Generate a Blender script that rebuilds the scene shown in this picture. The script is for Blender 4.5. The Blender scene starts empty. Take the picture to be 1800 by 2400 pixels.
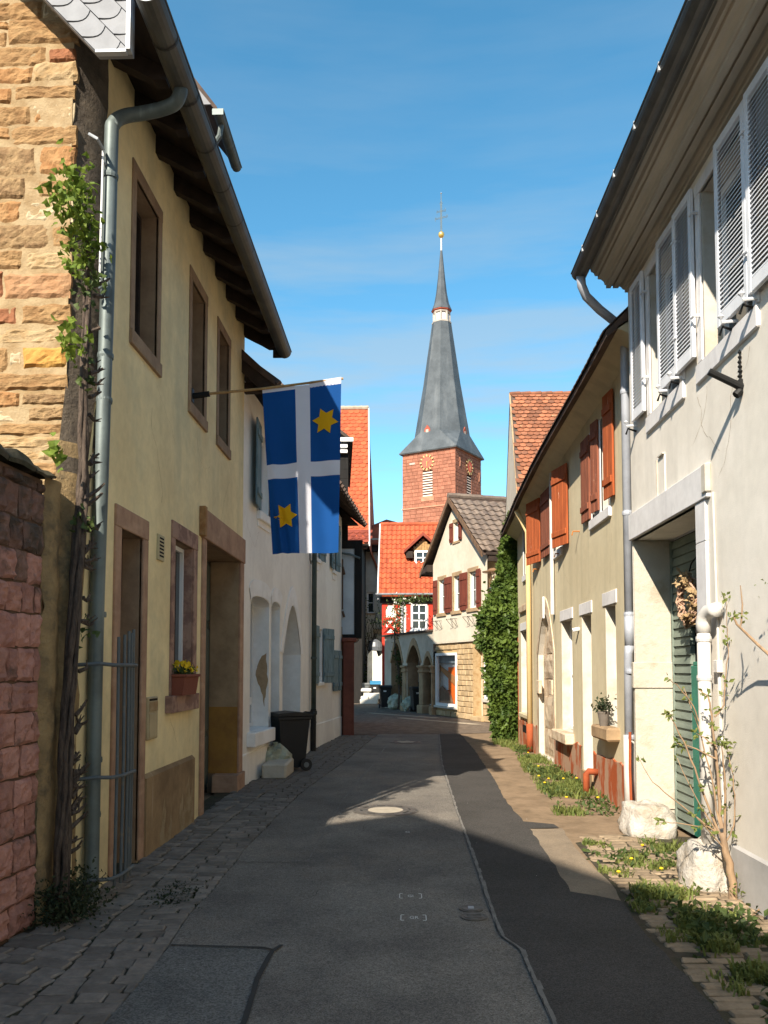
import bpy, bmesh, math, random
from mathutils import Vector, Matrix, noise as mnoise
from mathutils.geometry import tessellate_polygon

# ---------------------------------------------------------------- camera, light, exposure
R = math.radians
S = bpy.context.scene
COL = S.collection
cam = bpy.data.cameras.new('street_camera')
camo = bpy.data.objects.new('street_camera', cam)
COL.objects.link(camo)
cam.sensor_fit = 'VERTICAL'
cam.sensor_height = 36.0
cam.sensor_width = 27.0
cam.lens = 29.25
cam.shift_y = 0.10525
camo.location = (0, 0, 1.7)
camo.rotation_euler = (R(93.3), 0, R(1.47))
cam.clip_start = 0.05
cam.clip_end = 2000
S.camera = camo

SUN = Vector((0.39, 1.0, -0.75)).normalized()          # direction the light travels
sd = bpy.data.lights.new('sun', 'SUN')
sd.energy = 4.7
sd.angle = R(0.53)
sd.color = (1.0, 0.90, 0.76)
so = bpy.data.objects.new('sun', sd)
so.rotation_euler = SUN.to_track_quat('-Z', 'Y').to_euler()
so.location = (-10, -20, 30)
COL.objects.link(so)

W = bpy.data.worlds.new('World')
S.world = W
W.use_nodes = True
nt = W.node_tree
nt.nodes.clear()
wo = nt.nodes.new('ShaderNodeOutputWorld')
bg = nt.nodes.new('ShaderNodeBackground')
sky = nt.nodes.new('ShaderNodeTexSky')
sky.sky_type = 'NISHITA'
sky.sun_disc = False
sky.sun_elevation = math.asin(-SUN.z)
sky.sun_rotation = math.atan2(-SUN.x, -SUN.y)
sky.air_density = 1.0
sky.dust_density = 0.35
sky.ozone_density = 2.2
bg.inputs[1].default_value = 0.122
tc = nt.nodes.new('ShaderNodeTexCoord')
mp = nt.nodes.new('ShaderNodeMapping')
mp.inputs['Scale'].default_value = (1.5, 1.5, 11.0)
mp.inputs['Rotation'].default_value = (0, R(-7), 0)
nz = nt.nodes.new('ShaderNodeTexNoise')
nz.inputs['Scale'].default_value = 1.7
nz.inputs['Detail'].default_value = 7
nz.inputs['Roughness'].default_value = 0.55
rp = nt.nodes.new('ShaderNodeValToRGB')
rp.color_ramp.elements[0].position = 0.42
rp.color_ramp.elements[0].color = (0, 0, 0, 1)
rp.color_ramp.elements[1].position = 0.64
rp.color_ramp.elements[1].color = (0.85, 0.85, 0.85, 1)
hs = nt.nodes.new('ShaderNodeHueSaturation')
hs.inputs['Hue'].default_value = 0.480
hs.inputs['Saturation'].default_value = 1.24
hs.inputs['Value'].default_value = 0.90
mx = nt.nodes.new('ShaderNodeMixRGB')
mx.inputs[2].default_value = (2.0, 2.45, 2.75, 1)
L_ = nt.links.new
L_(tc.outputs['Generated'], mp.inputs['Vector'])
L_(mp.outputs[0], nz.inputs['Vector'])
L_(nz.outputs['Fac'], rp.inputs[0])
L_(sky.outputs[0], hs.inputs['Color'])
L_(hs.outputs[0], mx.inputs[1])
sx_ = nt.nodes.new('ShaderNodeSeparateXYZ')
fade = nt.nodes.new('ShaderNodeMapRange')                # thin cirrus lies low over the roofs
fade.inputs[1].default_value, fade.inputs[2].default_value = 0.22, 0.55
fade.inputs[3].default_value, fade.inputs[4].default_value = 1.0, 0.12
mu = nt.nodes.new('ShaderNodeMath'); mu.operation = 'MULTIPLY'
L_(tc.outputs['Generated'], sx_.inputs[0]); L_(sx_.outputs[2], fade.inputs[0])
L_(rp.outputs[0], mu.inputs[0]); L_(fade.outputs[0], mu.inputs[1]); L_(mu.outputs[0], mx.inputs[0])
L_(mx.outputs[0], bg.inputs[0])
L_(bg.outputs[0], wo.inputs[0])

S.view_settings.view_transform = 'Standard'
S.view_settings.look = 'None'
S.view_settings.gamma = 1.0
S.view_settings.exposure = 1.08
S.view_settings.use_curve_mapping = False
S.cycles.max_bounces = 8
S.cycles.diffuse_bounces = 6
S.cycles.transparent_max_bounces = 8
S.cycles.use_denoising = True

# ---------------------------------------------------------------- helpers
rng = random.Random(11)


def sr(r, g, b):
    f = lambda c: (c / 255 / 12.92) if c <= 10.3 else ((c / 255 + 0.055) / 1.055) ** 2.4
    return (f(r), f(g), f(b), 1.0)


MATS = {}


def M(name, col, col2=None, ms=1.5, lo=0.42, hi=0.62, var=0.10, vs=9.0, rnd=0.0, rough=0.85, bump=0.25, bs=70.0,
      bd=0.004, stretch=(1, 1, 1), spec=0.25, metal=0.0, streak=None, streak_col=None, streak_lo=0.55, trans=0.0, vor=0.0, vors=150, col3=None, ms3=0.4, lo3=0.5, hi3=0.6):
    """procedural surface: two patch colours, fine value noise, per-object value change, relief"""
    m = bpy.data.materials.new(name)
    m.use_nodes = True
    t = m.node_tree
    N, Lk = t.nodes, t.links
    b = N['Principled BSDF']
    geo = N.new('ShaderNodeNewGeometry')
    sc = N.new('ShaderNodeVectorMath'); sc.operation = 'MULTIPLY'
    sc.inputs[1].default_value = stretch
    Lk.new(geo.outputs['Position'], sc.inputs[0])
    oi = N.new('ShaderNodeObjectInfo')
    off = N.new('ShaderNodeVectorMath'); off.operation = 'MULTIPLY_ADD'
    Lk.new(oi.outputs['Random'], off.inputs[0])
    off.inputs[1].default_value = (37.0, 91.0, 53.0) if rnd else (0, 0, 0)
    Lk.new(sc.outputs[0], off.inputs[2])
    P = off.outputs[0]

    def noise(s, d=5, r=0.6):
        n = N.new('ShaderNodeTexNoise')
        n.inputs['Scale'].default_value = s
        n.inputs['Detail'].default_value = d
        n.inputs['Roughness'].default_value = r
        Lk.new(P, n.inputs['Vector'])
        return n.outputs['Fac']

    def mrange(v, a, c, x=0.0, y=1.0):
        n = N.new('ShaderNodeMapRange')
        n.inputs[1].default_value, n.inputs[2].default_value = a, c
        n.inputs[3].default_value, n.inputs[4].default_value = x, y
        Lk.new(v, n.inputs[0])
        return n.outputs[0]

    def mixc(f, a, c, mode='MIX'):
        n = N.new('ShaderNodeMixRGB'); n.blend_type = mode
        for i, v in ((0, f), (1, a), (2, c)):
            if isinstance(v, (tuple, list)): n.inputs[i].default_value = v
            elif isinstance(v, (int, float)): n.inputs[i].default_value = v
            else: Lk.new(v, n.inputs[i])
        return n.outputs[0]

    c = col
    if col2 is not None:
        c = mixc(mrange(noise(ms, 8, 0.62), lo, hi), c, col2)
    if col3 is not None:
        c = mixc(mrange(noise(ms3, 9, 0.66), lo3, hi3), c, col3)
    if streak is not None:
        n = N.new('ShaderNodeTexNoise')
        n.inputs['Scale'].default_value = 1.0
        n.inputs['Detail'].default_value = 6
        s2 = N.new('ShaderNodeVectorMath'); s2.operation = 'MULTIPLY'
        s2.inputs[1].default_value = streak
        Lk.new(geo.outputs['Position'], s2.inputs[0]); Lk.new(s2.outputs[0], n.inputs['Vector'])
        c = mixc(mrange(n.outputs['Fac'], streak_lo, streak_lo + 0.2, 0, 0.6), c, streak_col)
    val = mrange(noise(vs, 6, 0.65), 0.25, 0.75, 1 - var, 1 + var)
    if rnd:
        rv = mrange(oi.outputs['Random'], 0, 1, 1 - rnd, 1 + rnd)
        mm = N.new('ShaderNodeMath'); mm.operation = 'MULTIPLY'
        Lk.new(val, mm.inputs[0]); Lk.new(rv, mm.inputs[1]); val = mm.outputs[0]
    if vor:
        v = N.new('ShaderNodeTexVoronoi'); v.inputs['Scale'].default_value = vors
        Lk.new(P, v.inputs['Vector'])
        sp = N.new('ShaderNodeSeparateColor'); Lk.new(v.outputs['Color'], sp.inputs[0])
        vv = mrange(sp.outputs[0], 0, 1, 1 - vor, 1 + vor)
        mm = N.new('ShaderNodeMath'); mm.operation = 'MULTIPLY'
        Lk.new(val, mm.inputs[0]); Lk.new(vv, mm.inputs[1]); val = mm.outputs[0]
    h = N.new('ShaderNodeHueSaturation')
    Lk.new(val, h.inputs['Value'])
    if isinstance(c, (tuple, list)): h.inputs['Color'].default_value = c
    else: Lk.new(c, h.inputs['Color'])
    Lk.new(h.outputs[0], b.inputs['Base Color'])
    b.inputs['Roughness'].default_value = rough
    b.inputs['Metallic'].default_value = metal
    b.inputs['Specular IOR Level'].default_value = spec
    if bump:
        bn = N.new('ShaderNodeBump')
        bn.inputs['Strength'].default_value = bump
        bn.inputs['Distance'].default_value = bd
        Lk.new(noise(bs, 6, 0.7), bn.inputs['Height'])
        Lk.new(bn.outputs[0], b.inputs['Normal'])
    if trans:
        out = N['Material Output']
        tr = N.new('ShaderNodeBsdfTranslucent')
        Lk.new(h.outputs[0], tr.inputs['Color'])
        ms_ = N.new('ShaderNodeMixShader'); ms_.inputs[0].default_value = trans
        Lk.new(b.outputs[0], ms_.inputs[1]); Lk.new(tr.outputs[0], ms_.inputs[2])
        Lk.new(ms_.outputs[0], out.inputs[0])
    MATS[name] = m
    return m


class MB:
    """collects faces; build() makes one mesh object of them"""
    def __init__(s):
        s.v, s.f, s.mi = [], [], []

    def add(s, vs, fs, mi=0):
        o = len(s.v)
        s.v += [tuple(p) for p in vs]
        s.f += [tuple(i + o for i in f) for f in fs]
        s.mi += [mi] * len(fs)
        return s

    def box(s, x0, x1, y0, y1, z0, z1, mi=0, jit=0.0, c=0.0):
        if c:
            return s.cbox(x0, x1, y0, y1, z0, z1, c, mi, jit)
        v = [(x, y, z) for z in (z0, z1) for y in (y0, y1) for x in (x0, x1)]
        if jit:
            v = [tuple(a + rng.uniform(-jit, jit) for a in p) for p in v]
        return s.add(v, [(0, 1, 3, 2), (4, 6, 7, 5), (0, 4, 5, 1), (2, 3, 7, 6), (0, 2, 6, 4), (1, 5, 7, 3)], mi)

    def cbox(s, x0, x1, y0, y1, z0, z1, c, mi=0, jit=0.0):
        """box with chamfered edges"""
        X, Y, Z = (x0, x1), (y0, y1), (z0, z1)
        v, ix = [], {}
        for i in (0, 1):
            for j in (0, 1):
                for k in (0, 1):
                    sx, sy, sz = (1, -1)[i], (1, -1)[j], (1, -1)[k]
                    j0 = [rng.uniform(-jit, jit) for _ in range(3)] if jit else (0, 0, 0)
                    for a in range(3):
                        p = [X[i] + sx * c, Y[j] + sy * c, Z[k] + sz * c]
                        p[a] = (X[i], Y[j], Z[k])[a]
                        ix[i, j, k, a] = len(v)
                        v.append((p[0] + j0[0], p[1] + j0[1], p[2] + j0[2]))
        f = []
        for i in (0, 1):
            f.append([ix[i, 0, 0, 0], ix[i, 1, 0, 0], ix[i, 1, 1, 0], ix[i, 0, 1, 0]])
            f.append([ix[0, i, 0, 1], ix[1, i, 0, 1], ix[1, i, 1, 1], ix[0, i, 1, 1]])
            f.append([ix[0, 0, i, 2], ix[1, 0, i, 2], ix[1, 1, i, 2], ix[0, 1, i, 2]])
        for a in (0, 1):
            for b in (0, 1):
                f.append([ix[a, b, 0, 0], ix[a, b, 1, 0], ix[a, b, 1, 1], ix[a, b, 0, 1]])
                f.append([ix[a, 0, b, 0], ix[a, 1, b, 0], ix[a, 1, b, 2], ix[a, 0, b, 2]])
                f.append([ix[0, a, b, 1], ix[1, a, b, 1], ix[1, a, b, 2], ix[0, a, b, 2]])
                for k in (0, 1):
                    f.append([ix[a, b, k, 0], ix[a, b, k, 1], ix[a, b, k, 2]])
        return s.add(v, f, mi)

    def poly(s, pts, mi=0):
        return s.add(pts, [tuple(range(len(pts)))], mi)

    def prism(s, pts, d, mi=0):
        """closed polygon pushed along vector d"""
        n = len(pts)
        d = Vector(d)
        a = [Vector(p) for p in pts]
        tri = tessellate_polygon([a])
        s.add(a + [p + d for p in a],
              [tuple(t) for t in tri] + [tuple(i + n for i in reversed(t)) for t in tri] +
              [(i, (i + 1) % n, (i + 1) % n + n, i + n) for i in range(n)], mi)
        return s

    def tube(s, pts, r, n=8, mi=0, caps=True, half=None):
        pts = [Vector(p) for p in pts]
        rr = r if isinstance(r, (list, tuple)) else [r] * len(pts)
        rings, prev = [], None
        for i, p in enumerate(pts):
            d = (pts[min(i + 1, len(pts) - 1)] - pts[max(i - 1, 0)]).normalized()
            if prev is None:
                up = Vector((0, 0, 1)) if abs(d.z) < 0.9 else Vector((1, 0, 0))
                x = d.cross(up).normalized()
            else:
                x = (prev - d * prev.dot(d)).normalized()
            y = d.cross(x)
            prev = x
            rings.append([p + (x * math.cos(2 * math.pi * k / n) + y * math.sin(2 * math.pi * k / n)) * rr[i] for k in range(n)])
        o = [q for ring in rings for q in ring]
        f = []
        for i in range(len(pts) - 1):
            for k in range(n):
                a, b = i * n + k, i * n + (k + 1) % n
                f.append((a, b, b + n, a + n))
        if caps:
            f.append(tuple(range(n)))
            f.append(tuple(range((len(pts) - 1) * n, len(pts) * n)))
        return s.add(o, f, mi)

    def lathe(s, prof, n=16, c=(0, 0, 0), mi=0, rot=0.0, sx=1.0, sy=1.0):
        v, f = [], []
        for r, z in prof:
            for k in range(n):
                a = 2 * math.pi * k / n + rot
                v.append((c[0] + r * math.cos(a) * sx, c[1] + r * math.sin(a) * sy, c[2] + z))
        for i in range(len(prof) - 1):
            for k in range(n):
                a, b = i * n + k, i * n + (k + 1) % n
                f.append((a, b, b + n, a + n))
        if prof[0][0] > 1e-4: f.append(tuple(range(n)))
        if prof[-1][0] > 1e-4: f.append(tuple(range((len(prof) - 1) * n, len(prof) * n)))
        return s.add(v, f, mi)

    def channel(s, p0, p1, r, n=8, t=0.004, mi=0):
        """half-round gutter between two points, open at the top"""
        p0, p1 = Vector(p0), Vector(p1)
        d = (p1 - p0).normalized()
        x = d.cross(Vector((0, 0, 1))).normalized()
        pr = []
        for k in range(n + 1):
            a = math.pi + math.pi * k / n
            pr.append((math.cos(a), math.sin(a)))
        v = []
        for q in (p0, p1):
            for rr in (r, r - t):
                v += [q + x * (c * rr) + Vector((0, 0, sn * rr)) for c, sn in pr]
        m = n + 1
        f = []
        for k in range(n):
            f.append((k, k + 1, k + 1 + 2 * m, k + 2 * m))
            f.append((m + k, m + k + 1, m + k + 1 + 2 * m, m + k + 2 * m))
        for a in (0, n):
            f.append((a, a + m, a + 3 * m, a + 2 * m))
        s.add(v, f, mi)
        for sgn in (-1, 1):
            s.tube([p0 + x * r * sgn, p1 + x * r * sgn], 0.009, 6, mi)
        return s

    def mesh(s, name):
        me = bpy.data.meshes.new(name)
        me.from_pydata(s.v, [], s.f)
        return me


def finish(me, mats, mi=None, smooth=False):
    for m in (mats if isinstance(mats, (list, tuple)) else [mats]):
        me.materials.append(m)
    if mi and any(mi):
        me.polygons.foreach_set('material_index', mi)
    if smooth:
        me.polygons.foreach_set('use_smooth', [True] * len(me.polygons))
    me.update()


def recalc(me):
    bm = bmesh.new(); bm.from_mesh(me)
    bmesh.ops.recalc_face_normals(bm, faces=bm.faces)
    bm.to_mesh(me); bm.free()


def obj(name, mb, mats, parent=None, smooth=False, fix=True, **props):
    me = mb.mesh(name)
    finish(me, mats, mb.mi, smooth)
    if fix: recalc(me)
    o = bpy.data.objects.new(name, me)
    COL.objects.link(o)
    if parent is not None: o.parent = parent
    for k, v in props.items(): o[k] = v
    return o


def inst(name, me, parent, mtx, **props):
    o = bpy.data.objects.new(name, me)
    COL.objects.link(o)
    o.parent = parent
    o.matrix_local = mtx
    for k, v in props.items(): o[k] = v
    return o


def thing(name, label, cat, loc=(0, 0, 0), rz=0.0, group=None):
    o = bpy.data.objects.new(name, None)
    COL.objects.link(o)
    o.location = loc
    o.rotation_euler = (0, 0, rz)
    o.empty_display_size = 0.2
    o['label'] = label
    o['category'] = cat
    if group: o['group'] = group
    return o


def tag(o, label, cat, group=None):
    o['label'] = label; o['category'] = cat
    if group: o['group'] = group
    return o


def copy_thing(root, loc, rz, label):
    def rec(o, par):
        c = o.copy(); COL.objects.link(c)
        c.parent = par
        for ch in list(o.children): rec(ch, c)
        return c
    r = rec(root, None)
    r.location = loc; r.rotation_euler = (0, 0, rz); r['label'] = label
    return r


class House:
    """local frame of a street wall: u along the wall, w out towards the street, z up; s = +1 when the street is on the left of u"""
    def __init__(s, name, label, cat, o, d, side, group=None):
        l = math.hypot(*d)
        s.side = side
        s.root = thing(name, label, cat, (o[0], o[1], 0), math.atan2(d[1], d[0]), group)

    def P(s, name, mb, mats, parent=None, smooth=False, **pr):
        mb.v = [(a, b * s.side, c) for a, b, c in mb.v]
        return obj(name, mb, mats, parent or s.root, smooth, **pr)

    def wall(s, name, outline, holes, depth, mats, parent=None, z_t=None, reveal_mi=0, depths=None):
        mb = MB()
        loops = [[Vector((u, 0, z)) for u, z in outline]] + [[Vector((u, 0, z)) for u, z in h] for h in holes]
        flat = [p for l in loops for p in l]
        mb.add(flat, [tuple(t) for t in tessellate_polygon(loops)])
        for i, h in enumerate(holes):
            dp = depths[i] if depths else depth
            n = len(h)
            v = [(u, 0, z) for u, z in h] + [(u, -dp, z) for u, z in h]
            mb.add(v, [(k, (k + 1) % n, (k + 1) % n + n, k + n) for k in range(n)], reveal_mi)
        return s.P(name, mb, mats, parent, fix=False)


def curve(pts, k=5):
    """Catmull-Rom through the points"""
    p = [Vector(q) for q in pts]
    p = [p[0] * 2 - p[1]] + p + [p[-1] * 2 - p[-2]]
    out = []
    for i in range(1, len(p) - 2):
        for j in range(k):
            t = j / k
            a, b, c, d = p[i - 1], p[i], p[i + 1], p[i + 2]
            out.append(0.5 * (2 * b + (c - a) * t + (2 * a - 5 * b + 4 * c - d) * t * t + (3 * b - a - 3 * c + d) * t ** 3))
    return out + [p[-2]]


def clip_x(pts, xm):
    """keep the part of a polygon with x <= xm"""
    out = []
    for i, q in enumerate(pts):
        p = pts[i - 1]
        if (p.x <= xm) != (q.x <= xm): out.append(p.lerp(q, (xm - p.x) / (q.x - p.x)))
        if q.x <= xm: out.append(q)
    return out


def rect(u0, u1, z0, z1):
    return [(u0, z0), (u1, z0), (u1, z1), (u0, z1)]


def arch(u0, u1, z0, zs, za, n=8, pointed=False):
    """opening with a segmental or pointed head"""
    pts = [(u0, z0), (u1, z0)]
    um, hw = (u0 + u1) / 2, (u1 - u0) / 2
    for k in range(n + 1):
        t = k / n
        if pointed:
            x = 1 - 2 * t
            y = 1 - abs(x) ** 1.75
        else:
            a = math.pi * t
            x, y = math.cos(a), math.sin(a) ** 0.8
        pts.append((um + hw * x, zs + (za - zs) * y))
    return pts


def scale_path(p, k):
    return p


def frame_mb(u0, u1, z0, z1, w0, w1, fw, nx=1, nz=1, mw=0.03):
    """window frame with glazing bars"""
    m = MB()
    m.box(u0, u0 + fw, w0, w1, z0, z1)
    m.box(u1 - fw, u1, w0, w1, z0, z1)
    m.box(u0 + fw, u1 - fw, w0, w1, z0, z0 + fw)
    m.box(u0 + fw, u1 - fw, w0, w1, z1 - fw, z1)
    iu, iz = u1 - u0 - 2 * fw, z1 - z0 - 2 * fw
    e = 0.003
    for i in range(1, nx):
        c = u0 + fw + iu * i / nx
        m.box(c - mw / 2, c + mw / 2, w0 + e, w1 - e, z0 + fw, z1 - fw)
    for j in range(1, nz):
        c = z0 + fw + iz * j / nz
        for i in range(nx):
            a = u0 + fw + iu * i / nx + (mw / 2 if i else 0)
            b = u0 + fw + iu * (i + 1) / nx - (mw / 2 if i < nx - 1 else 0)
            m.box(a, b, w0 + 2 * e, w1 - 2 * e, c - mw / 2, c + mw / 2)
    return m


def window(H, u0, u1, z0, z1, w, fmat, gmat, nx=1, nz=1, fw=0.05, mw=0.03, panes=True):
    f = H.P('window', frame_mb(u0, u1, z0, z1, w - 0.03, w + 0.03, fw, nx, nz, mw), fmat)
    iu, iz = (u1 - u0 - 2 * fw) / nx, (z1 - z0 - 2 * fw) / nz
    for i in range(nx):
        for j in range(nz):
            m = MB()
            a, c = u0 + fw + iu * i, z0 + fw + iz * j
            m.box(a, a + iu, w - 0.012, w - 0.006, c, c + iz)
            H.P('pane', m, gmat, f)
    return f


def plank_door(H, u0, u1, z0, z1, w, n, mat, name='door', horiz=False, gap=0.006):
    base = MB(); base.box(u0, u1, w - 0.05, w - 0.028, z0, z1)
    d = H.P(name, base, mat)
    for k in range(n):
        m = MB()
        j = rng.uniform(0, 0.006)
        if horiz:
            a = z0 + (z1 - z0) * k / n
            m.cbox(u0 + 0.004, u1 - 0.004, w - 0.028, w + j, a + gap / 2, a + (z1 - z0) / n - gap / 2, 0.004)
        else:
            a = u0 + (u1 - u0) * k / n
            m.cbox(a + gap / 2, a + (u1 - u0) / n - gap / 2, w - 0.028, w + j, z0 + 0.004, z1 - 0.004, 0.004)
        H.P('board', m, mat, d)
    return d


def tile_mesh(kind, w, l, mat):
    m = MB()
    if kind == 'pantile':
        n = 7
        xs = [w * (k / n) for k in range(n + 1)]
        zz = [0.026 * math.sin(2 * math.pi * (k / n)) + 0.026 for k in range(n + 1)]
        v = []
        for (y, dz) in ((0, 0.034), (l * 1.12, -0.004)):
            v += [(x * 1.02, y, z + dz) for x, z in zip(xs, zz)]
        v += [(x * 1.02, 0, z + 0.002) for x, z in zip(xs, zz)]
        k = n + 1
        f = [(i, i + 1, i + 1 + k, i + k) for i in range(n)] + [(i, i + 1, i + 1 + 2 * k, i + 2 * k) for i in range(n)]
        m.add(v, f)
    else:                                               # beaver-tail or scalloped slate
        pts = [(0.004, l * 1.25), (0.004, 0.3 * w)]
        for k in range(1, 8):
            a = math.pi + math.pi * k / 8
            pts.append((w / 2 + (w / 2 - 0.004) * math.cos(a), 0.3 * w + 0.3 * w * math.sin(a)))
        pts += [(w - 0.004, 0.3 * w), (w - 0.004, l * 1.25)]
        h = [0.03 if y < l * 0.7 else -0.006 for x, y in pts]
        n = len(pts)
        v = [(x, y, z) for (x, y), z in zip(pts, h)] + [(x, y, z - 0.016) for (x, y), z in zip(pts, h)]
        m.add(v, [tuple(range(n))] + [(i, i + 1, i + 1 + n, i + n) for i in range(n - 1)])
    me = m.mesh(kind)
    finish(me, mat)
    return me


def tiles(parent, o, du, dn, w, l, cols, rows, kind, mat, name='tile', skip=None, stagger=True, part_cols=None, keep=None):
    """lay tiles on a slope: o lowest corner, du unit vector along the eave, dn unit vector up the slope"""
    du, dn = Vector(du).normalized(), Vector(dn).normalized()
    nn = du.cross(dn)
    if nn.z < 0: nn = -nn
    me = [tile_mesh(kind, w, l, mat) for _ in range(1)][0]
    rest = MB()
    for r in range(rows):
        for c in range(cols):
            off = (0.5 * w if (stagger and r % 2) else 0)
            p = Vector(o) + du * (c * w + off) + dn * (r * l)
            if keep and not keep(c * w + off + w / 2, r * l): continue
            j = rng.uniform(-0.012, 0.012)
            X = (du + dn * j).normalized()
            Yv = (nn.cross(X)).normalized()
            if Yv.dot(dn) < 0: Yv = -Yv
            mt = Matrix((X, Yv, nn)).transposed().to_4x4()
            mt.translation = p + nn * rng.uniform(0, 0.006)
            if part_cols is None or part_cols(c, r):
                inst(name, me, parent, mt)
            else:
                rest.add([mt @ v.co for v in me.vertices], [tuple(q.vertices) for q in me.polygons])
    if rest.v:
        obj(name, rest, mat, parent, fix=False, kind='stuff')


def leafs(mb, pts, size, mi=0, flat=0.0, lobed=False):
    """small bent leaves at the given points"""
    for p in pts:
        p = Vector(p)
        s_ = size * rng.uniform(0.65, 1.25)
        n = Vector((rng.gauss(0, 1), rng.gauss(0, 1), rng.gauss(0.5, 0.8))).normalized()
        a = n.orthogonal().normalized()
        a = Matrix.Rotation(rng.uniform(0, 6.28), 3, n) @ a
        b = n.cross(a)
        if lobed:
            k = 7
            v = [p]
            for i in range(k):
                t = 2 * math.pi * i / k
                rr = s_ * (0.62 if i % 2 else 0.42) * (1.0 if i else 0.3)
                v.append(p + (a * math.cos(t) + b * math.sin(t)) * rr + n * (0.12 * s_ * math.cos(2 * t)))
            mb.add(v, [(0, i + 1, (i + 1) % k + 1) for i in range(k)], mi)
        else:
            v = [p, p + a * s_ * 0.45 + b * s_ * 0.28 + n * s_ * 0.08, p + a * s_, p + a * s_ * 0.45 - b * s_ * 0.28 + n * s_ * 0.08]
            mb.add(v, [(0, 1, 2), (0, 2, 3)], mi)


def blades(mb, x, y, z, n, h, spread, mi=0):
    for _ in range(n):
        a = rng.uniform(0, 6.283)
        r = spread * math.sqrt(rng.random())
        px, py = x + r * math.cos(a), y + r * math.sin(a)
        t = rng.uniform(0, 6.283)
        hh = h * rng.uniform(0.5, 1.2)
        lean = hh * rng.uniform(0.3, 1.0)
        w = rng.uniform(0.004, 0.010)
        dx, dy = math.cos(t), math.sin(t)
        mb.add([(px - dy * w, py + dx * w, z), (px + dy * w, py - dx * w, z),
                (px + dx * lean * 0.45 + dy * w * .7, py + dy * lean * 0.45 - dx * w * .7, z + hh * 0.75),
                (px + dx * lean * 0.45 - dy * w * .7, py + dy * lean * 0.45 + dx * w * .7, z + hh * 0.75),
                (px + dx * lean, py + dy * lean, z + hh * 0.85)], [(0, 1, 2, 3), (3, 2, 4)], mi)


def blob(c, r, seed, sq=(1, 1, 1), amp=0.25, sub=3, freq=1.6, box=0.0):
    bm = bmesh.new()
    bmesh.ops.create_icosphere(bm, subdivisions=sub, radius=1.0)
    m = MB()
    for v in bm.verts:
        p = v.co
        if box:
            q = max(abs(p.x), abs(p.y), abs(p.z)); p = p * (1 + box * (1 / q - 1))
        d = 1 + amp * mnoise.noise(p * freq + Vector((seed * 7.1, seed * 3.3, seed))) + amp * 0.4 * mnoise.noise(p * freq * 3 + Vector((seed, 1, 2)))
        m.v.append((c[0] + p.x * d * r * sq[0], c[1] + p.y * d * r * sq[1], c[2] + p.z * d * r * sq[2]))
    for f in bm.faces:
        m.f.append(tuple(v.index for v in f.verts)); m.mi.append(0)
    bm.free()
    return m
# ---------------------------------------------------------------- materials
yellow = M('yellow_plaster', sr(234, 214, 164), sr(219, 198, 150), ms=0.9, var=0.09, bump=0.35, bs=90, bd=0.006, streak=(2.2, 2.2, 0.22), streak_col=sr(204, 190, 150), streak_lo=0.5, col3=sr(206, 193, 152), ms3=0.6, lo3=0.5, hi3=0.64)
ochre = M('ochre_paint', sr(160, 118, 58), sr(140, 102, 56), ms=2, var=0.12, bump=0.3)
brown_render = M('brown_render', sr(152, 126, 92), sr(124, 100, 72), ms=1.8, var=0.14, bump=0.4, bs=50, streak=(9, 9, 1.2), streak_col=sr(200, 184, 160), streak_lo=0.66)
pinkstone = M('pink_sandstone', sr(172, 138, 112), sr(150, 118, 96), ms=3, var=0.12, bump=0.3, bs=60, streak=(2.5, 2.5, 9), streak_col=sr(192, 160, 134))
veinstone = M('veined_sandstone', sr(160, 128, 110), sr(128, 98, 86), ms=5, lo=0.46, hi=0.56, var=0.12, bump=0.3)
darkstone = M('brown_window_stone', sr(150, 126, 100), sr(132, 108, 86), ms=3, var=0.12, bump=0.3)
white_pl = M('white_plaster', sr(242, 237, 227), sr(230, 224, 213), ms=0.7, var=0.05, bump=0.35, bs=80, bd=0.006, streak=(4, 4, 0.3), streak_col=sr(224, 219, 211), streak_lo=0.52, col3=sr(226, 220, 211), ms3=0.35, lo3=0.5, hi3=0.7)
white_edge = M('white_opening_paint', sr(242, 240, 236), sr(230, 227, 221), ms=2, var=0.05, bump=0.25)
sand_patch = M('bare_render', sr(176, 150, 118), sr(158, 134, 104), ms=6, var=0.1, bump=0.5)
grey_pl = M('grey_cream_plaster', sr(231, 224, 212), sr(221, 214, 201), ms=0.8, var=0.06, bump=0.35, bs=85, bd=0.006, streak=(3.5, 3.5, 0.25), streak_col=sr(208, 201, 189), streak_lo=0.48, col3=sr(216, 208, 195), ms3=0.5, lo3=0.5, hi3=0.66)
grey_plinth = M('grey_plinth_render', sr(178, 175, 171), sr(164, 161, 157), ms=2, var=0.08, bump=0.4)
sill_grey = M('grey_sill_paint', sr(222, 219, 217), sr(208, 205, 203), ms=2.5, var=0.07, bump=0.3, streak=(12, 12, 1.0), streak_col=sr(192, 189, 190))
beige_pl = M('beige_plaster', sr(208, 195, 163), sr(198, 184, 152), ms=0.8, var=0.06, bump=0.4, bs=80, bd=0.006, streak=(4, 4, 0.3), streak_col=sr(182, 170, 140), streak_lo=0.48)
chalk = M('chalk_white_paint', sr(192, 186, 174), sr(176, 166, 148), ms=3, lo=0.5, hi=0.66, var=0.05, bump=0.35)
roughwhite = M('rough_limewash', sr(186, 179, 164), sr(168, 157, 136), ms=3, lo=0.52, hi=0.68, var=0.08, bump=0.9, bs=26, bd=0.012)
portal = M('pale_stone_fill', sr(204, 186, 160), sr(178, 150, 122), ms=4, lo=0.48, hi=0.62, var=0.1, bump=0.8, bs=20, bd=0.015)
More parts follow.
